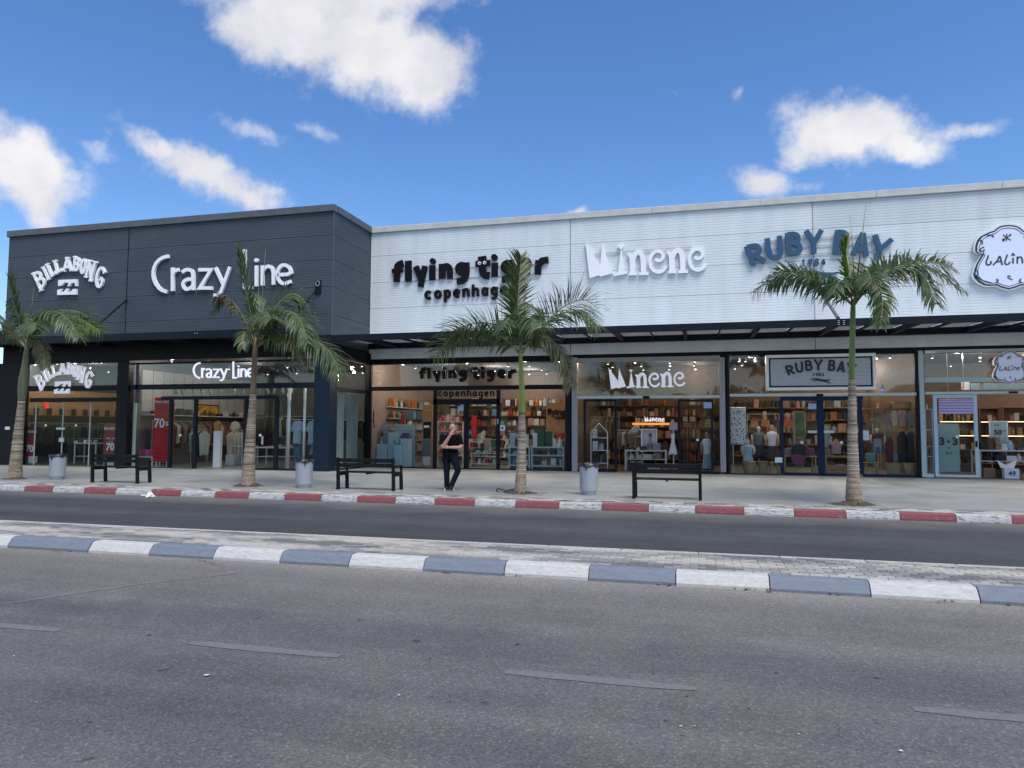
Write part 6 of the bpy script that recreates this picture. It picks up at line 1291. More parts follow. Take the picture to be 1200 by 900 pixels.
x0, x1, z0, z1 = rect(454.5, 502, 462, 507, 28.1); t = thing('paper_bundle', 'tan paper bundle on the tallest mint pedestal', 'bundle', ((x0+x1)/2, 28.1, on_y(459, 507, 28.0).z)); zz = on_y(459, 507, 28.0).z
MB().ell(((x0+x1)/2, 28.15, zz+.11), (.13, .1, .11), 9, 6).build('bundle_body', cm('tan', (.28, .19, .11)), t); MB().tube([((x0+x1)/2-.13, 28.1, zz+.11), ((x0+x1)/2, 28.04, zz+.12), ((x0+x1)/2+.13, 28.1, zz+.11)], .01, 5).build('string', M_black, t)
zz = on_y(465, 521.5, 27.75).z; c = on_y(465, 518, 27.9); t = thing('teal_jar', 'teal jar on the narrow low mint pedestal', 'jar', (c.x, 27.9, zz)); MB().lathe([(.09, 0), (.11, .03), (.11, .16), (.07, .19), (.07, .22)], (c.x, 27.9, zz), 14).build('jar_body', cm('teal2', (.10, .26, .28)), t, True); MB().lathe([(.075, .221), (.075, .25), (.02, .26)], (c.x, 27.9, zz), 12).build('lid', M_steel, t)
zz = on_y(474, 514, 27.9).z; c = on_y(474, 512, 27.95); t = thing('box_stack', 'stacked blue and maroon boxes on the right mint pedestal', 'boxes', (c.x, 28.0, zz)); MB().bbox(c.x-.19, c.x+.19, 27.92, 28.22, zz, zz+.13, .006).build('lower_box', cm('royal', (.03, .06, .20)), t); MB().bbox(c.x-.12, c.x+.12, 27.95, 28.2, zz+.131, zz+.23, .006).build('upper_box', cm('maroon', (.085, .016, .02)), t)
x0, x1, z0, z1 = rect(433.8, 480.5, 439.5, 501.5, 27.6); xm = (x0+x1)/2; t = thing('hanging_toy', 'black plush toy hanging by the left post of the middle shop', 'toy', (xm, 27.6, z0)); hh = z1-z0
MB().ell((xm, 27.6, z0+hh*.72), (.085, .07, .09)).build('head', M_black, t, True); MB().tube([(xm, 27.6, z0+hh*.62), (xm+.01, 27.6, z0+hh*.35)], [.05, .07], 8).build('torso', M_black, t, True)
for s_ in (-1, 1):
    MB().tube([(xm+s_*.04, 27.6, z0+hh*.58), (xm+s_*.06, 27.6, z0+hh*.85), (xm+s_*.02, 27.6, z1)], .02, 6).build('arm', M_black, t, True); MB().tube([(xm+.01+s_*.03, 27.6, z0+hh*.36), (xm+.03+s_*.04, 27.6, z0+hh*.18), (xm+.05+s_*.04, 27.58, z0)], .024, 6).build('leg', M_black, t, True); MB().ell((xm+s_*.034, 27.53, z0+hh*.73), (.028, .012, .028), 8, 6).build('eye', M_wht, t)
for i, (px, M_, lab) in enumerate([((446, 480, 452, 497), cm('greybeige', (.24, .18, .15)), 'grey beige fabric hung over the mint wall'), ((451.5, 480, 457, 495), cm('ink', (.012, .013, .016)), 'black fabric hung over the mint wall'), ((455.5, 480.5, 460, 495), cm('orange', (.42, .13, .03)), 'orange fabric hung over the mint wall'), ((461, 482, 466, 496), cm('tan', (.28, .19, .11)), 'tan fabric hung over the mint wall'), ((470, 484, 475.5, 497), cm('red', (.34, .03, .03)), 'red fabric hung over the mint wall')]): cloth(px, 30.0, M_, HANG, 'hung_fabric', lab, 'fabric', None)
for i, (px, lab) in enumerate([((474, 481, 484, 492), 'left grey notice board behind the window of the middle shop'), ((487, 482, 495, 492), 'right grey notice board behind the window of the middle shop')]): poster(px, 29.5, cm('slategrey', (.10, .12, .13)), lab, [], 'board', None, 'notice_board')
t, (x0, x1, z0, z1) = box_thing((495, 474, 506, 546), 28.6, .5, wood, 'vending_cabinet', 'tall wooden cabinet with dark screen left of the double doors', 'cabinet', min_z=.16)
MB().box(x0+.05, x1-.05, 28.57, 28.595, z1-1.45, z1-.75).build('screen', M_black, t); MB().bbox(x0+.1, x1-.1, 28.5, 28.59, z1-1.0, z1-.9, .005).build('card_slot', M_wht, t); MB().bbox(x0+.02, x1-.02, 28.45, 28.599, .6, 1.3, .02).build('hopper', cm('slategrey', (.10, .12, .13)), t); MB().box(x0+.05, x1-.05, 28.58, 28.597, .2, .58).build('lower_panel', M_steel, t)
x0, x1 = on_y(552, 540, 29.2).x, on_y(582, 540, 29.2).x; zt_ = on_y(567, 531, 29.2).z
shelf(x0, x1, 29.2, .5, .16, [.30, .62, zt_], M_tabw, 'book_shelf', 'white low shelf of books behind the right door pane'); goods([(x0+.05, x1-.05, 29.25, .35, .301, .16, .26, .05, .2), (x0+.05, x1-.05, 29.25, .35, .621, .14, .22, .05, .2), (x0, x1, 29.2, .45, zt_, .12, .45, .08, .25)], C_mix+[cm('cream', (.50, .45, .37))]*3, 'books and trinkets on the low shelf behind the right door pane', 31)
for i, (a, b_, lab) in enumerate([(596, 621, 'left pale blue shelf unit behind the middle palm'), (622.5, 661, 'right pale blue shelf unit in the middle shop window')]):
    x0, x1 = on_y(a, 540, 28.1).x, on_y(b_, 540, 28.1).x; zt_ = on_y((a+b_)/2, 523.5, 28.1).z
    shelf(x0, x1, 28.1, .45, .16, [.32, .74, zt_], M_ped, 'shelf_unit', lab, t_=.06, back=M_mintwall); goods([(x0+.1, x1-.1, 28.14, .3, .321, .15, .3, .08, .25), (x0+.1, x1-.1, 28.14, .3, .741, .15, .3, .08, .25)], C_mix+C_pale, 'goods inside the '+lab, 40+i); goods([(x0+.03, x1-.03, 28.12, .36, zt_+.001, .35, .72, .16, .32)], C_pale, 'pale blue boxes on top of the '+lab, 44+i)
for i in range(6):
    z = .45+i*.5; t = shelf(-12.6, -5.2, 35.3, .5, z-.1, [z], mat('shelf_brown', (.12, .07, .04), .6), 'wall_shelf', ['lowest', 'second', 'third', 'fourth', 'fifth', 'highest'][i]+' long shelf on the back wall of the middle shop')
goods([(-12.5, -5.3, 35.3, .4, .46+i*.5, .2, .42,   .08, .3) for i in range(6)], C_mix, 'small coloured goods crowding the back wall of the middle shop', 50)
for i, (x0, x1, y) in enumerate([(-12.0, -9.6, 32.0), (-9.2, -7.4, 31.4), (-7.0, -5.2, 31.8)]):
    lab = ['left', 'centre', 'right'][i]+' display stand in the depth of the middle shop'; shelf(x0, x1, y, .8, .16, [.5, .9, 1.3], M_tabw, 'display_stand', lab); goods([(x0+.05, x1-.05, y, .5, z, .15, .36, .08, .26) for z in (.501, .901, 1.301)], C_mix, 'trinkets on the '+lab, 60+i)
lw = thing('peg_wall', 'pegged goods wall on the left side of the middle shop', 'goods wall', (-13.1, 31, 1.5)); rq = random.Random(131)
for k in range(5):
    MB().bbox(-13.2, -13.0, 28.8, 35.0, .7+k*.5, .74+k*.5, .004).build('shelf_board', M_tabw, lw)
goods([(-13.15, -12.9, 28.9+k*.3, .28, .741+m_*.5, .15, .4, .12, .25) for k in range(20) for m_ in range(5)], C_mix, 'coloured goods on the pegged wall of the middle shop', 132)
x0, x1, z0, z1 = rect(513, 494, 543, 516, 30.4); shelf(x0, x1, 30.3, .4, .16, [.6, z0, (z0+z1)/2, z1], M_tabw, 'display_stand', 'stand of red and pink packs behind the left door pane')
goods([(x0+.04, x1-.04, 30.32, .3, z+.001, .12, .34, .06, .16) for z in (.6, z0, (z0+z1)/2, z1)], [cm('red', (.34, .03, .03)), cm('pinkish', (.42, .24, .24)), cm('coral', (.45, .12, .10)), cm('cream', (.50, .45, .37)), cm('red', (.34, .03, .03))], 'red and pink packs on the stand behind the left door pane', 133)
box_thing((552.5, 487, 558, 512), 30.8, .1, M_red, 'hanging_banner', 'narrow red banner behind the right door pane', 'banner')
gi = off(550, 420, 6.425); isg = Sign('inner_sign', 'small black lettering on the inner wall behind the right window of the middle shop', 'sign', 33.0, .03, lambda x, y: (645+(x-144)*.0235, 476+(y-352)*.05), (600, 440))
iw = box_thing((640, 472, 668, 545), 33.05, .1, mat('orange_wall', (.32, .16, .09), .7), 'partition', 'warm orange partition wall behind the right window of the middle shop', 'partition', min_z=.16)
text_mesh('flying tiger', .42, 'lettering', M_blk, isg.t, (on_y(663, 486, 33).x, 33.0, on_y(655, 486, 33).z), .01, .012); text_mesh('copenhagen', .22, 'lettering', M_blk, isg.t, (on_y(663, 490, 33).x, 33.0, on_y(655, 491, 33).z), .01, .006)
# --- D: children's goods
x0, x1, zt_ = table((732, 527.5, 781, 549), 28.3, .8, M_tabw, 'white display table in the middle of the open shop', .62)
goods([(x0+.1, x1-.1, 28.35, .5, .621, .12, .26, .2, .4), (x0+.1, x1-.1, 28.35, .5, .17, .2, .35, .3, .6), (x0+.05, x1-.05, 28.32, .5, zt_+.001, .08, .28, .12, .3)], [cm('greyblue', (.20, .25, .29)), cm('cream', (.50, .45, .37)), cm('charcoal', (.03, .03, .034)), cm('camel', (.22, .15, .09))], 'folded goods on and under the white table', 71)
pic = poster((752.5, 503.5, 769, 526.5), 28.6, mat('photo_print', (.42, .38, .40), .5, var=.25, vscale=4), 'white framed picture of a seated figure on the white table', [], 'picture', M_wht, 'picture'); x0, x1, z0, z1 = rect(752.5, 503.5, 769, 526.5, 28.6)
sil(MB(), DRESS, x0+.18, x1-.08, z0+.03, z0+(z1-z0)*.62, 28.594, .004).build('printed_dress', cm('pinkish', (.42, .24, .24)), pic); MB().ell((x0+(x1-x0)*.58, 28.594, z0+(z1-z0)*.72), (.07, .004, .08)).build('printed_head', cm('brown', (.10, .055, .03)), pic)
sg = Sign('inner_sign', 'small jagged white letters on the back wall of the open shop', 'sign', 32.0, .04, lambda x, y: (755+(x-230)*.0338, 487.5+(y-270)*.032+(x-230)*.0015), (580, 400))
for P_ in ([(230, 270), (318, 402), (327, 278), (391, 450), (254, 480)], [(436, 300), (442, 300), (476, 453), (398, 468)]): sg.begin(); sg.poly(P_); sg.end(M_glow)
for dx in (0, 231): sg.begin(); sg.stroke([(500+dx, 330), (506+dx, 455)], 40); sg.stroke([(508+dx, 372), (530+dx, 330), (566+dx, 350), (570+dx, 448)], 37); sg.end(M_glow); sg.begin(); sg.stroke([(640+dx, 378), (688+dx, 350), (650+dx, 320), (606+dx, 384), (650+dx, 446), (702+dx, 412)], 28); sg.end(M_glow)
t, r_ = box_thing((741, 495.5, 792, 498), 32.2, .3, mat('orange_lit_edge', (.8, .25, .04), .5, emit=.5), 'lit_shelf', 'glowing orange shelf edge under the small jagged letters', 'shelf')
shelf(on_y(738, 520, 32.4).x, on_y(796, 520, 32.4).x, 32.4, .5, .16, [.5, .95, 1.4], brownw, 'wall_shelf', 'brown shelf unit on the back wall of the open shop'); goods([(on_y(738, 520, 32.4).x+.1, on_y(796, 520, 32.4).x-.1, 32.4, .4, z, .15, .35, .1, .3) for z in (.501, .951, 1.401)], C_br+C_dk, 'goods on the back shelf of the open shop', 72)
def house_rack(px, Y, label, tiers):
    x0, x1, z0, z1 = rect(*px, Y); z0 = .16; zm = z1-(x1-x0)*.55; t = thing('house_rack', label, 'rack', ((x0+x1)/2, Y, z0)); w_ = .035
    for x in (x0, x1): MB().beam((x, Y, z0), (x, Y, zm), w_, w_).build('upright', M_wht, t)
    for a, b_ in (((x0, Y, zm), ((x0+x1)/2, Y, z1)), ((x1, Y, zm), ((x0+x1)/2, Y, z1))): MB().beam(a, b_, w_, w_, (0, 1, 0)).build('roof_bar', M_wht, t)
    for i in range(tiers): z = z0+(zm-z0)*(i+.6)/tiers; MB().bbox(x0, x1, Y-.02, Y+.28, z-.03, z, .005).build('shelf_board', M_wht, t)
    goods([(x0+.05, x1-.05, Y+.02, .2, z0+(zm-z0)*(i+.6)/tiers+.001, .2, .4, .1, .3) for i in range(tiers)], [cm('paleblue', (.34, .46, .53)), cm('greyblue', (.20, .25, .29)), cm('white', (.65, .65, .63)), cm('charcoal', (.03, .03, .034))], 'small goods on the '+label, int(px[0]))
house_rack((692.5, 496, 712, 550), 28.0, 'white house shaped rack behind the left sliding door', 3); house_rack((739, 498, 752, 545), 29.3, 'white house shaped rack left of the framed picture', 3)
cloth((783, 508, 794.5, 533), 28.4, M_wht, DRESS, 'dress', 'white dress hanging beside the right sliding door', 'dress', None); x0, x1, z0, z1 = rect(784, 495, 794, 504, 28.5); t = thing('display_stand', 'white pole with a picture card behind the white dress', 'stand', ((x0+x1)/2, 28.55, .16)); MB().tube([((x0+x1)/2, 28.55, .16), ((x0+x1)/2, 28.55, z0)], .02, 6).build('pole', M_wht, t); MB().bbox(x0, x1, 28.54, 28.56, z0, z1, .004).build('card', mat('photo_print', (.42, .38, .40), .5, var=.25, vscale=4), t); MB().bbox(x0-.1, x1+.1, 28.3, 28.8, .16, .45, .02).build('base', wood, t)
mannequin((822, 506, 835, 551), 28.1, 'mannequin in white top and pale blue skirt behind the right sliding door', cm('white', (.65, .65, .63)), cm('paleblue2', (.22, .34, .42)), cm('greybeige', (.24, .18, .15)))
rail(-4.4, -3.2, 30.5, 2.3, 'rail of brown clothes at the left of the open shop'); fill_rail(-4.4, -3.2, 30.5, 2.3, 9, [cm('camel', (.22, .15, .09)), cm('brown', (.10, .055, .03)), cm('tan', (.28, .19, .11))], 'brown garment on the left rail of the open shop', 'brown garments on the left rail of the open shop', .8, 1.1, 73)
rail(-3.2, -2.2, 29.4, 1.75, 'rail of baby clothes behind the left sliding door'); fill_rail(-3.2, -2.2, 29.4, 1.75, 8, [cm('camel', (.22, .15, .09)), cm('cream', (.50, .45, .37)), cm('greybeige', (.24, .18, .15))], 'baby garment on the rail behind the left sliding door', 'baby garments behind the left sliding door', .5, .7, 74)
for i, px in enumerate([(800, 488, 806, 494), (808, 488, 815, 494)]): poster(px, 31.5, cm('cream', (.50, .45, .37)), ['left', 'right'][i]+' small cream picture behind the right sliding door', [], 'picture', M_black, 'picture')
goods([(-4.4, .8, 33.3, .4, z, .2, .42, .1, .3) for z in (.4, .9, 1.4, 1.9, 2.4, 2.9)], [cm('camel', (.22, .15, .09)), cm('brown', (.10, .055, .03)), cm('brown', (.10, .055, .03)), cm('greybeige', (.24, .18, .15)), cm('tan', (.28, .19, .11)), cm('charcoal', (.03, .03, .034)), cm('cream', (.50, .45, .37)), cm('rust', (.25, .08, .03))], 'stock crowding the back wall of the open shop', 140)
for k, z in enumerate((.4, .9, 1.4, 1.9, 2.4, 2.9)): shelf(-4.5, .9, 33.3, .5, z-.1, [z], brownw, 'wall_shelf', ['lowest', 'second', 'third', 'fourth', 'fifth', 'highest'][k]+' long shelf on the back wall of the open shop')
# --- E: clothes shop with navy doors
dm = bpy.data.materials.new('spotted_print'); dm.use_nodes = True; t_ = dm.node_tree; vo = t_.nodes.new('ShaderNodeTexVoronoi'); vo.inputs['Scale'].default_value = 11; gg = t_.nodes.new('ShaderNodeNewGeometry'); t_.links.new(gg.outputs['Position'], vo.inputs['Vector']); t_.links.new(ramp_node(t_, vo.outputs['Distance'], [(.30, (.02, .02, .022)), (.36, (.60, .61, .60))]), t_.nodes['Principled BSDF'].inputs['Base Color'])
t, r_ = box_thing((855.5, 477, 874.5, 521), 27.75, .06, dm, 'spotted_board', 'tall white board with black spots at the left of the navy door shop', 'board', bev=.03); MB().tube([(r_[0]+.1, 27.82, .16), (r_[0]+.1, 27.82, r_[2]+.1)], .02, 6).tube([(r_[1]-.1, 27.82, .16), (r_[1]-.1, 27.82, r_[2]+.1)], .02, 6).build('leg', M_tabw, t)
for px, M_, lab in [((879, 489, 889, 501), cm('tan2', (.30, .14, .04)), 'tan bag hanging at the left of the bag row'), ((892, 487, 902.5, 500), cm('tan2', (.30, .14, .04)), 'tan bag hanging second in the bag row'), ((904, 486, 914, 501), cm('bottle', (.02, .035, .03)), 'black bag hanging third in the bag row'), ((918, 487, 929, 501), cm('rust', (.25, .08, .03)), 'rust bag hanging behind the left navy door')]: bag(px, 30.0, M_, lab)
rail(on_y(876, 488, 30).x, on_y(931, 488, 30).x, 30.0, on_y(903, 486, 30).z+.02, 'rail carrying the row of hanging bags')
mannequin((881, 500, 897, 537), 28.4, 'mannequin in grey tank top behind the left window of the navy door shop', cm('slate2', (.13, .16, .17)), cm('navy', (.014, .02, .045))); mannequin((897.5, 498, 912, 540), 28.2, 'mannequin in white top and dark skirt with straw hat', M_wht, cm('charcoal', (.03, .03, .034)), cm('straw', (.42, .28, .15))); mannequin((869, 516, 884, 544), 27.9, 'child mannequin in pale blue shirt in front of the spotted board', cm('paleblue', (.34, .46, .53)), cm('paleblue', (.34, .46, .53)))
for px, lab in [((870, 541, 886.5, 554.5), 'woven basket under the child mannequin'), ((888, 541, 900, 555), 'woven basket under the grey tank top mannequin'), ((1038, 543, 1056, 556.5), 'left woven basket in the right window of the navy door shop'), ((1057.5, 543, 1073, 557), 'right woven basket in the right window of the navy door shop')]: basket(px, 27.85 if px[0] < 900 else 27.75, lab)
def stool(px, Y, label, M):
    x0, x1, z0, z1 = rect(*px, Y); t = thing('wooden_stool', label, 'stool', ((x0+x1)/2, Y, .16), 'wooden stools'); MB().bbox(x0, x1, Y-.14, Y+.14, z1-.04, z1, .01).build('seat', M, t)
    for sx in (-1, 1):
        for sy in (-1, 1): MB().beam(((x0+x1)/2+sx*(x1-x0)*.47, Y+sy*.14, .16), ((x0+x1)/2+sx*(x1-x0)*.3, Y+sy*.09, z1-.042), .04, .04).build('leg', M, t)
M_pine = mat('pale_pine', (.34, .26, .13), .6, var=.15)
stool((901.5, 541.5, 913, 554), 27.8, 'small wooden stool by the left navy door post', M_pine); stool((1012, 541.5, 1030, 556.5), 27.8, 'wooden stool by the right navy door post', M_pine)
for px, lab in [((1016, 531, 1026, 541.5), 'upper folded teal stack on the wooden stool')]: t, r_ = box_thing(px, 27.7, .2, cm('teal2', (.10, .26, .28)), 'folded_stack', lab, 'folded clothes', bev=.03)
for i, (px, lab) in enumerate([((919, 534, 957, 556), 'left low display table behind the navy doors'), ((967, 534, 1005, 556), 'right low display table behind the navy doors')]):
    x0, x1, zt_ = table(px, 28.4, .9, M_pine, lab, .4); goods([(x0+.03, x1-.03, 28.42, .6, zt_+.001, .08, .40, .2, .4), (x0+.06, x1-.06, 28.45, .6, .401, .1, .25, .25, .4)], [cm('pinkish', (.42, .24, .24)), cm('purple', (.20, .05, .13)), cm('ink', (.012, .013, .016)), cm('grey', (.16, .16, .17)), cm('cream', (.50, .45, .37))], 'folded clothes piled on the '+lab, 80+i)
x0, x1, z0, z1 = rect(968, 545, 1000, 556, 27.9); t = thing('wooden_crate', 'orange wooden crate behind the right navy door', 'crate', ((x0+x1)/2, 27.9, .16))
for i in range(3): MB().bbox(x0, x1, 27.9, 27.92, .17+i*(z1-.17)/3, .16+(i+1)*(z1-.17)/3, .004).build('plank', wood, t)
for x in (x0, x1-.03): MB().bbox(x, x+.03, 27.921, 28.3, .17, z1, .004).build('end_board', wood, t)
for px in [(920, 533, 934, 526), ]: pass
cloth((927, 520, 945, 534), 28.35, cm('ink', (.012, .013, .016)), HANG, 'garment', 'black garment heaped on the left low table', 'garment', None); cloth((926, 532, 944, 544), 28.3, cm('purple', (.20, .05, .13)), HANG, 'garment', 'purple garment hanging over the left low table', 'garment', None); cloth((974, 517, 986, 532), 28.35, cm('pinkish', (.42, .24, .24)), HANG, 'garment', 'pink garment standing on the right low table', 'garment', None); cloth((962, 500, 973, 526), 29.2, cm('greyblue', (.20, .25, .29)), SHIRT, 'garment', 'grey blue shirt hanging between the navy doors', 'shirt', None)
rail(on_y(1022, 481, 28.6).x, on_y(1072, 481, 28.6).x, 28.6, on_y(1048, 480, 28.6).z, 'high rail of coats in the right window of the navy door shop')
for i, (px, M_, lab, pf) in enumerate([((1021, 483, 1033, 510), cm('camel', (.22, .15, .09)), 'camel coat on the high rail', SHIRT), ((1028, 482, 1041, 513), cm('tan', (.28, .19, .11)), 'tan coat on the high rail', SHIRT), ((1036, 481, 1046, 512), cm('greybeige', (.24, .18, .15)), 'grey beige coat on the high rail', SHIRT), ((1044, 481, 1052, 500), cm('cream', (.50, .45, .37)), 'cream blouse on the high rail', HANG), ((1052, 480, 1063, 500), cm('lilac', (.40, .28, .32)), 'lilac blouse on the high rail', SHIRT), ((1063.5, 481, 1072, 500), cm('greyblue', (.20, .25, .29)), 'grey blue blouse on the high rail', SHIRT)]): cloth(px, 28.6-.06*i, M_, pf, 'garment', lab, 'garment', 'garments on the high rail', .14)
mannequin((1020, 502, 1037, 531), 28.0, 'mannequin in dark red printed t-shirt in the right window', cm('maroon', (.085, .016, .02)), cm('denim', (.05, .11, .17))); poster((1024, 514, 1033, 524), 27.78, cm('greyblue', (.20, .25, .29)), 'pale print card in front of the dark red t-shirt', [], 'card', None, 'print_card')
for i, (px, M_, lab) in enumerate([((1051, 505, 1063, 545), cm('ink', (.012, .013, .016)), 'black dress in the right window of the navy door shop'), ((1061, 505, 1073, 545), cm('navy', (.014, .02, .045)), 'navy dress in the right window of the navy door shop'), ((1037, 512, 1047, 544), cm('maroon', (.085, .016, .02)), 'dark red garment in the right window of the navy door shop'), ((1044, 530, 1054, 546), cm('greyblue', (.20, .25, .29)), 'grey blue garment over the left basket')]): cloth(px, 28.2+.05*i, M_, HANG, 'garment', lab, 'garment', 'garments in the right window of the navy door shop', .14)
for i, (px, M_, lab) in enumerate([((1030, 472, 1044, 478.5), wood, 'honey wooden box on the top shelf'), ((1046, 471, 1071, 478.5), M_pine, 'pale wooden box on the top shelf')]): box_thing(px, 28.4, .4, M_, 'wooden_box', lab, 'box')
shelf(on_y(1012, 478, 28.35).x, on_y(1073, 478, 28.35).x, 28.35, .5, on_y(1042, 480, 28.4).z, [on_y(1042, 478.6, 28.4).z], wood, 'wall_shelf', 'high wooden shelf in the right window of the navy door shop')
for i in range(5): z = .6+i*.55; shelf(1.6, 7.2, 34.4, .45, z-.1, [z], wood, 'wall_shelf', ['lowest', 'second', 'third', 'fourth', 'highest'][i]+' long shelf on the back wall of the navy door shop')
goods([(1.7, 7.1, 34.4, .4, .601+i*.55, .2, .42, .12, .35) for i in range(5)], C_br+C_dk, 'clothes and boxes on the back wall of the navy door shop', 90)
poster((930, 483, 943, 512), 33.5, cm('green', (.03, .10, .05)), 'green poster in wooden frame deep in the navy door shop', [], 'poster', wood)
for px in (866, 885): c = on_y(px, 424, 28.2); lamp(c.x, 28.2, c.z, ('left' if px == 866 else 'right')+' white spot head behind the upper left window of the navy door shop', 'spot heads behind the upper left window', bulb=M_bulbw, light=False)
for px in (1027, 1043): c = on_y(px, 420, 28.2); lamp(c.x, 28.2, c.z, ('left' if px == 1027 else 'right')+' white spot head behind the upper right window of the navy door shop', 'spot heads behind the upper right window', bulb=M_bulbw, light=False)
c = on_y(1033.5, 457, 28.3); lamp(c.x, 28.3, c.z, 'violet lamp behind the upper right window of the navy door shop', None, 4, (.25, .1, 1), mat('violet_bulb', (.18, .06, 1), .5, var=0, emit=1.5), False, .09)
# --- F: cosmetics
x0, x1 = on_y(1084.5, 500, 27.7).x, on_y(1093.5, 500, 27.7).x; zs = [on_y(1089, y, 27.7).z for y in (554, 534.5, 522.5, 503, 479)]
shelf(x0, x1, 27.7, .3, .16, zs, MATS['pale_blue_frame'], 'shelf_unit', 'narrow pale blue shelf unit at the left of the mint shop'); goods([(x0+.05, x1-.05, 27.72, .22, z+.001, .15, .36, .06, .14) for z in zs[1:]], [cm('amber', (.45, .22, .08)), cm('cream', (.50, .45, .37)), cm('rust', (.25, .08, .03))], 'bottles on the narrow pale blue shelf unit', 95)
poster((1099.5, 496.5, 1124.5, 553), 27.55, mat('mint_poster', (.27, .40, .36), .6, var=.03), 'tall mint offer poster behind the sliding glass door', [('3', .18, .56, .15, M_ink, .02), ('+', .49, .575, .11, M_ink, .006), ('3', .80, .56, .15, M_ink, .02), ('=', .48, .46, .07, M_ink, .003), ('2+1', .5, .36, .06, M_ink, .004)])
scm = bpy.data.materials.new('screen_stripes'); scm.use_nodes = True; t_ = scm.node_tree; wvn = t_.nodes.new('ShaderNodeTexWave'); wvn.bands_direction = 'Z'; wvn.inputs['Scale'].default_value = 3.2; wvn.inputs['Distortion'].default_value = .2; gg = t_.nodes.new('ShaderNodeNewGeometry'); t_.links.new(gg.outputs['Position'], wvn.inputs['Vector']); rc = ramp_node(t_, wvn.outputs[1], [(.35, (.16, .14, .36)), (.65, (.34, .32, .55))]); pb = t_.nodes['Principled BSDF']; t_.links.new(rc, pb.inputs['Base Color']); t_.links.new(rc, pb.inputs['Emission Color']); pb.inputs['Emission Strength'].default_value = .12
t, r_ = box_thing((1100.5, 467.5, 1142, 485), 27.9, .06, scm, 'led_screen', 'violet striped screen hanging behind the sliding glass door', 'screen'); MB().tube([(r_[0]+.3, 27.93, r_[3]), (r_[0]+.3, 27.93, 4.7)], .012, 5).tube([(r_[1]-.3, 27.93, r_[3]), (r_[1]-.3, 27.93, 4.7)], .012, 5).build('hanger', M_steel, t)
for i, (px, lab) in enumerate([((1147, 496, 1175, 526), 'left lit shelf unit in the mint shop'), ((1180, 480, 1225, 526), 'right lit shelf unit in the mint shop')]): pass
for k, (a, b_, y) in enumerate([(1100, 1146, 31.5), (1148, 1172, 32.2), (1176, 1215, 31.2)]):
    x0, x1 = on_y(a, 500, y).x, on_y(b_, 500, y).x; lab = ['left', 'centre', 'right'][k]+' shelf unit with glowing edges in the depth of the mint shop'
    tsh = shelf(x0, x1, y, .4, .16, [.5, 1.05, 1.6, 2.15, 2.7], mat('shelf_rose', (.22, .12, .08), .6), 'shelf_unit', lab, back=rose); goods([(x0+.05, x1-.05, y+.03, .3, z, .18, .4, .07, .2) for z in (.501, 1.051, 1.601, 2.151)], [cm('amber', (.45, .22, .08)), cm('cream', (.50, .45, .37)), cm('maroon', (.085, .016, .02)), cm('tan', (.28, .19, .11)), cm('ink', (.012, .013, .016))], 'bottles and boxes on the '+lab, 96+k)
    for z in (1.6, 2.15): MB().box(x0+.06, x1-.06, y-.012, y+.002, z-.028, z-.006).build('light_strip', mat('warm_strip', (1, .72, .4), .5, var=0, emit=1.2), tsh)
poster((1160.5, 494.5, 1180, 520), 28.5, mat('pale_poster', (.36, .45, .44), .6, var=.04), 'pale framed offer poster standing behind the white table', [('50', .45, .42, .22, M_ink, .008), ('% OFF', .78, .58, .06, M_ink, 0), ('SALE', .4, .82, .07, M_ink, 0)], 'poster', M_wht)
x0, x1, zt_ = table((1147.5, 527.5, 1225, 559), 27.95, .8, M_tabw, 'white cosmetics table at the right edge', .75); x1 = min(x1, on_y(1205, 540, 28).x)
goods([(x0+.1, x1, 28.0, .4, zt_+.001, .15, .55, .1, .3), (x0+.15, x1, 28.0, .4, .751, .15, .4, .15, .35), (x0+.15, x1, 28.05, .4, .17, .2, .4, .25, .5)], [cm('white', (.65, .65, .63)), cm('ink', (.012, .013, .016)), cm('paleblue', (.34, .46, .53)), cm('tan', (.28, .19, .11)), cm('brown', (.10, .055, .03))], 'boxes and bottles on the white cosmetics table', 99)
c = on_y(1186, 555, 27.75); t = thing('price_box', 'white box with a price and wrapped bouquet under the cosmetics table', 'box', (c.x, 27.75, .16)); MB().bbox(c.x-.22, c.x+.22, 27.75, 28.0, .16, .16+.34, .01).build('box_body', M_wht, t); text_mesh('49', .22, 'lettering', M_ink, t, (c.x, 27.74, .26), .003, .004)
s = MB(); s.add([(c.x-.3, 27.85, .52), (c.x+.05, 27.72, .5), (c.x+.22, 27.85, .82), (c.x-.42, 27.8, .78), (c.x-.1, 27.95, .62)], [(0, 1, 2, 4), (0, 4, 3)]); s.build('wrapping', M_wht, t)
x0, x1, z0, z1 = rect(1137, 449, 1205, 457, 28.4); t = thing('door_operator', 'pale blue door operator box above the mint sliding door', 'door operator', ((x0+x1)/2, 28.4, z0)); MB().bbox(x0, x1, 28.4, 28.6, z0, z1, .02).build('cover', mat('operator_blue', (.30, .42, .50), .5), t); MB().bbox(x0-.25, x0-.02, 28.35, 28.55, z0, z1+.05, .02).build('end_box', M_wht, t); MB().box(x0+.3, x0+.34, 28.38, 28.398, z0, z1+.2).build('bracket', M_steel, t)

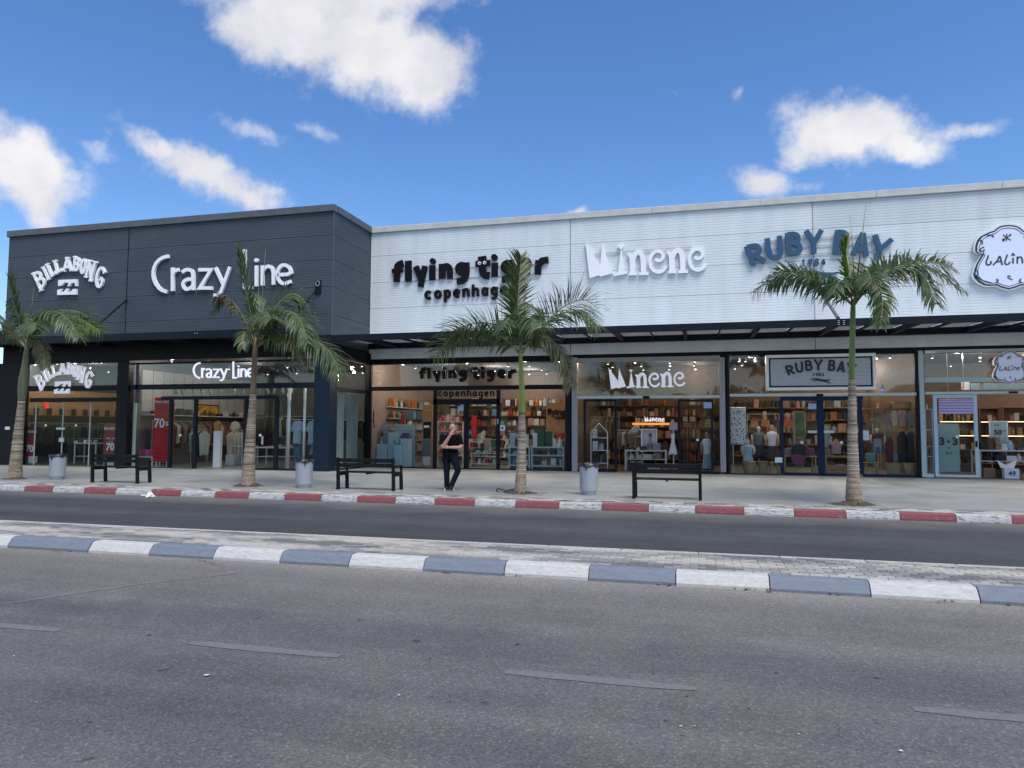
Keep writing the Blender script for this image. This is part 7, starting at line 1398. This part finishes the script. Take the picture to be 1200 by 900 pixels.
# ---------------------------------------------------------------- beyond the left end of the shops
cx = on_z(3, 521, 0); d_ = 70
car = thing('parked_car', 'white parked car just visible beyond the left end of the shops', 'car', (-56.5, 49.6, 0)); M_car = mat('car_white', (.72, .73, .74), .25, var=.02, spec=.6)
cxx, cyy = on_y(-11, 519, 49.6).x, 49.6
prof = [(-2.1, .28), (2.1, .28), (2.15, .62), (2.0, .80), (1.25, .90), (.55, 1.36), (-.95, 1.42), (-1.75, .98), (-2.1, .92), (-2.18, .6)]
MB().prism([(cxx+x, z) for x, z in prof], cyy-.82, cyy+.82).build('car_body', M_car, car)
MB().prism([(cxx+x, z) for x, z in [(1.1, .93), (.48, 1.30), (-.9, 1.35), (-1.5, .97)]], cyy-.835, cyy+.835).build('side_window', M_black, car)
for x in (-1.35, 1.3):
    for y in (-.80, .80):
        wh = MB().tube([(cxx+x, cyy+y-.1, .32), (cxx+x, cyy+y+.1, .32)], .32, 16).build('wheel', M_black, car); MB().tube([(cxx+x, cyy+y-.11, .32), (cxx+x, cyy+y+.11, .32)], .19, 12).build('rim', M_steel, wh)
MB().bbox(cxx+2.02, cxx+2.16, cyy-.7, cyy-.4, .62, .76, .02).build('headlight', M_steel, car); MB().bbox(cxx+2.02, cxx+2.16, cyy+.4, cyy+.7, .62, .76, .02).build('headlight', M_steel, car)
car.location = (cxx, cyy, 0)
for ch in car.children: ch.matrix_parent_inverse = Matrix.Translation((-cxx, -cyy, 0))
xb = on_y(10, 480, 80).x; gb = thing('office_building', 'pale grey low building with white frames far beyond the left end', 'building', (xb-20, 80, 0)); zt_ = on_y(3, 434, 80).z
MB().box(xb-40, xb+1, 80, 95, -.02, zt_).build('wall', mat('far_grey_wall', (.28, .30, .33), .8), gb); MB().bbox(xb-40.2, xb+1.2, 79.8, 95.2, zt_, zt_+.5, .05).build('roof_edge', mat('far_pale_edge', (.5, .5, .52), .8), gb)
for i in range(12):
    x = xb-.6-i*3.2; wn_ = MB().box(x-1.2, x, 79.93, 80.0, 2.6, 6.2).build('window', M_black, gb)
    for k in (0, .55, 1.1): MB().box(x-1.2+k-.02, x-1.2+k+.12, 79.87, 79.925, 2.6, 6.2).build('window_frame', M_lit, wn_)
def bush(px, py, Y, r, h, label, seed):
    c = on_y(px, py, Y); t = thing('bush', label, 'bush', (c.x, Y, 0), 'bushes beyond the left end'); rr = random.Random(seed); s = MB()
    MB().tube([(c.x, Y, 0), (c.x+.1, Y, h*.5)], [.12, .05], 7).build('stem', M_ringdark, t)
    for i in range(900):
        a, b_ = rr.uniform(0, 6.28), rr.uniform(0, 1); q = rr.random()**.4; p = Vector((c.x+r*q*math.cos(a)*math.sqrt(1-(b_*2-1)**2*.8), Y+r*q*math.sin(a), h*.12+h*.85*b_)); d = Vector((rr.uniform(-1, 1), rr.uniform(-1, 1), rr.uniform(-1, 1))).normalized()*.22; e2 = d.cross(Vector((.3, .2, 1))).normalized()*.12
        s.add([p-d, p+e2, p+d, p-e2], [(0, 1, 2, 3)])
    s.build('crown', M_leaf, t)
for i, (px, h) in enumerate([(0, 3.3), (-16, 3.8), (-34, 3.2)]): bush(px, 510, 60, 1.4, h, ['dark green bush behind the parked car', 'taller green bush just outside the left edge', 'third green bush outside the left edge'][i], i)

# ---------------------------------------------------------------- unseen trees added across the road to darken reflections in the shop glass
rr = random.Random(77); crown = MB()
for i in range(2600):
    a, b_ = rr.uniform(0, 6.28), rr.uniform(-1, 1); q = rr.random()**.45; k = math.sqrt(1-b_*b_)*(1+.25*math.sin(3*a+b_*4)); p = Vector((2.6*q*k*math.cos(a), 2.4*q*k*math.sin(a), 3.9+1.9*q*b_)); d = Vector((rr.uniform(-1, 1), rr.uniform(-1, 1), rr.uniform(-1, 1))).normalized()*.22; e2 = d.cross(Vector((.3, .2, 1))).normalized()*.13
    crown.add([p-d, p+e2, p+d, p-e2], [(0, 1, 2, 3)])
tr0 = thing('added_tree', 'x', 'tree', (0, 0, 0), 'added unseen trees across the road'); crown.build('crown', M_leaf, tr0)
MB().tube([(0, 0, -.05), (.05, 0, 1.2), (-.04, .05, 2.4), (0, 0, 3.6)], [.2, .15, .12, .06], 8).tube([(0, 0, 2.2), (.9, .2, 3.6)], [.08, .03], 6).tube([(0, 0, 2.3), (-.8, -.3, 3.7)], [.08, .03], 6).build('trunk', M_ringdark, tr0, True)
for i in range(15):
    o = tr0 if i == 0 else copy_tree(tr0); o.location = (-38+i*5.1+rr.uniform(-.8, .8), -17+rr.uniform(-1, 1), -.02); o.rotation_euler = (0, 0, rr.uniform(0, 6.28)); k = rr.uniform(.85, 1.12); o.scale = (k, k, k)
    o['label'] = 'added unseen round crowned tree across the road, '+ORD[i]+' from the left'
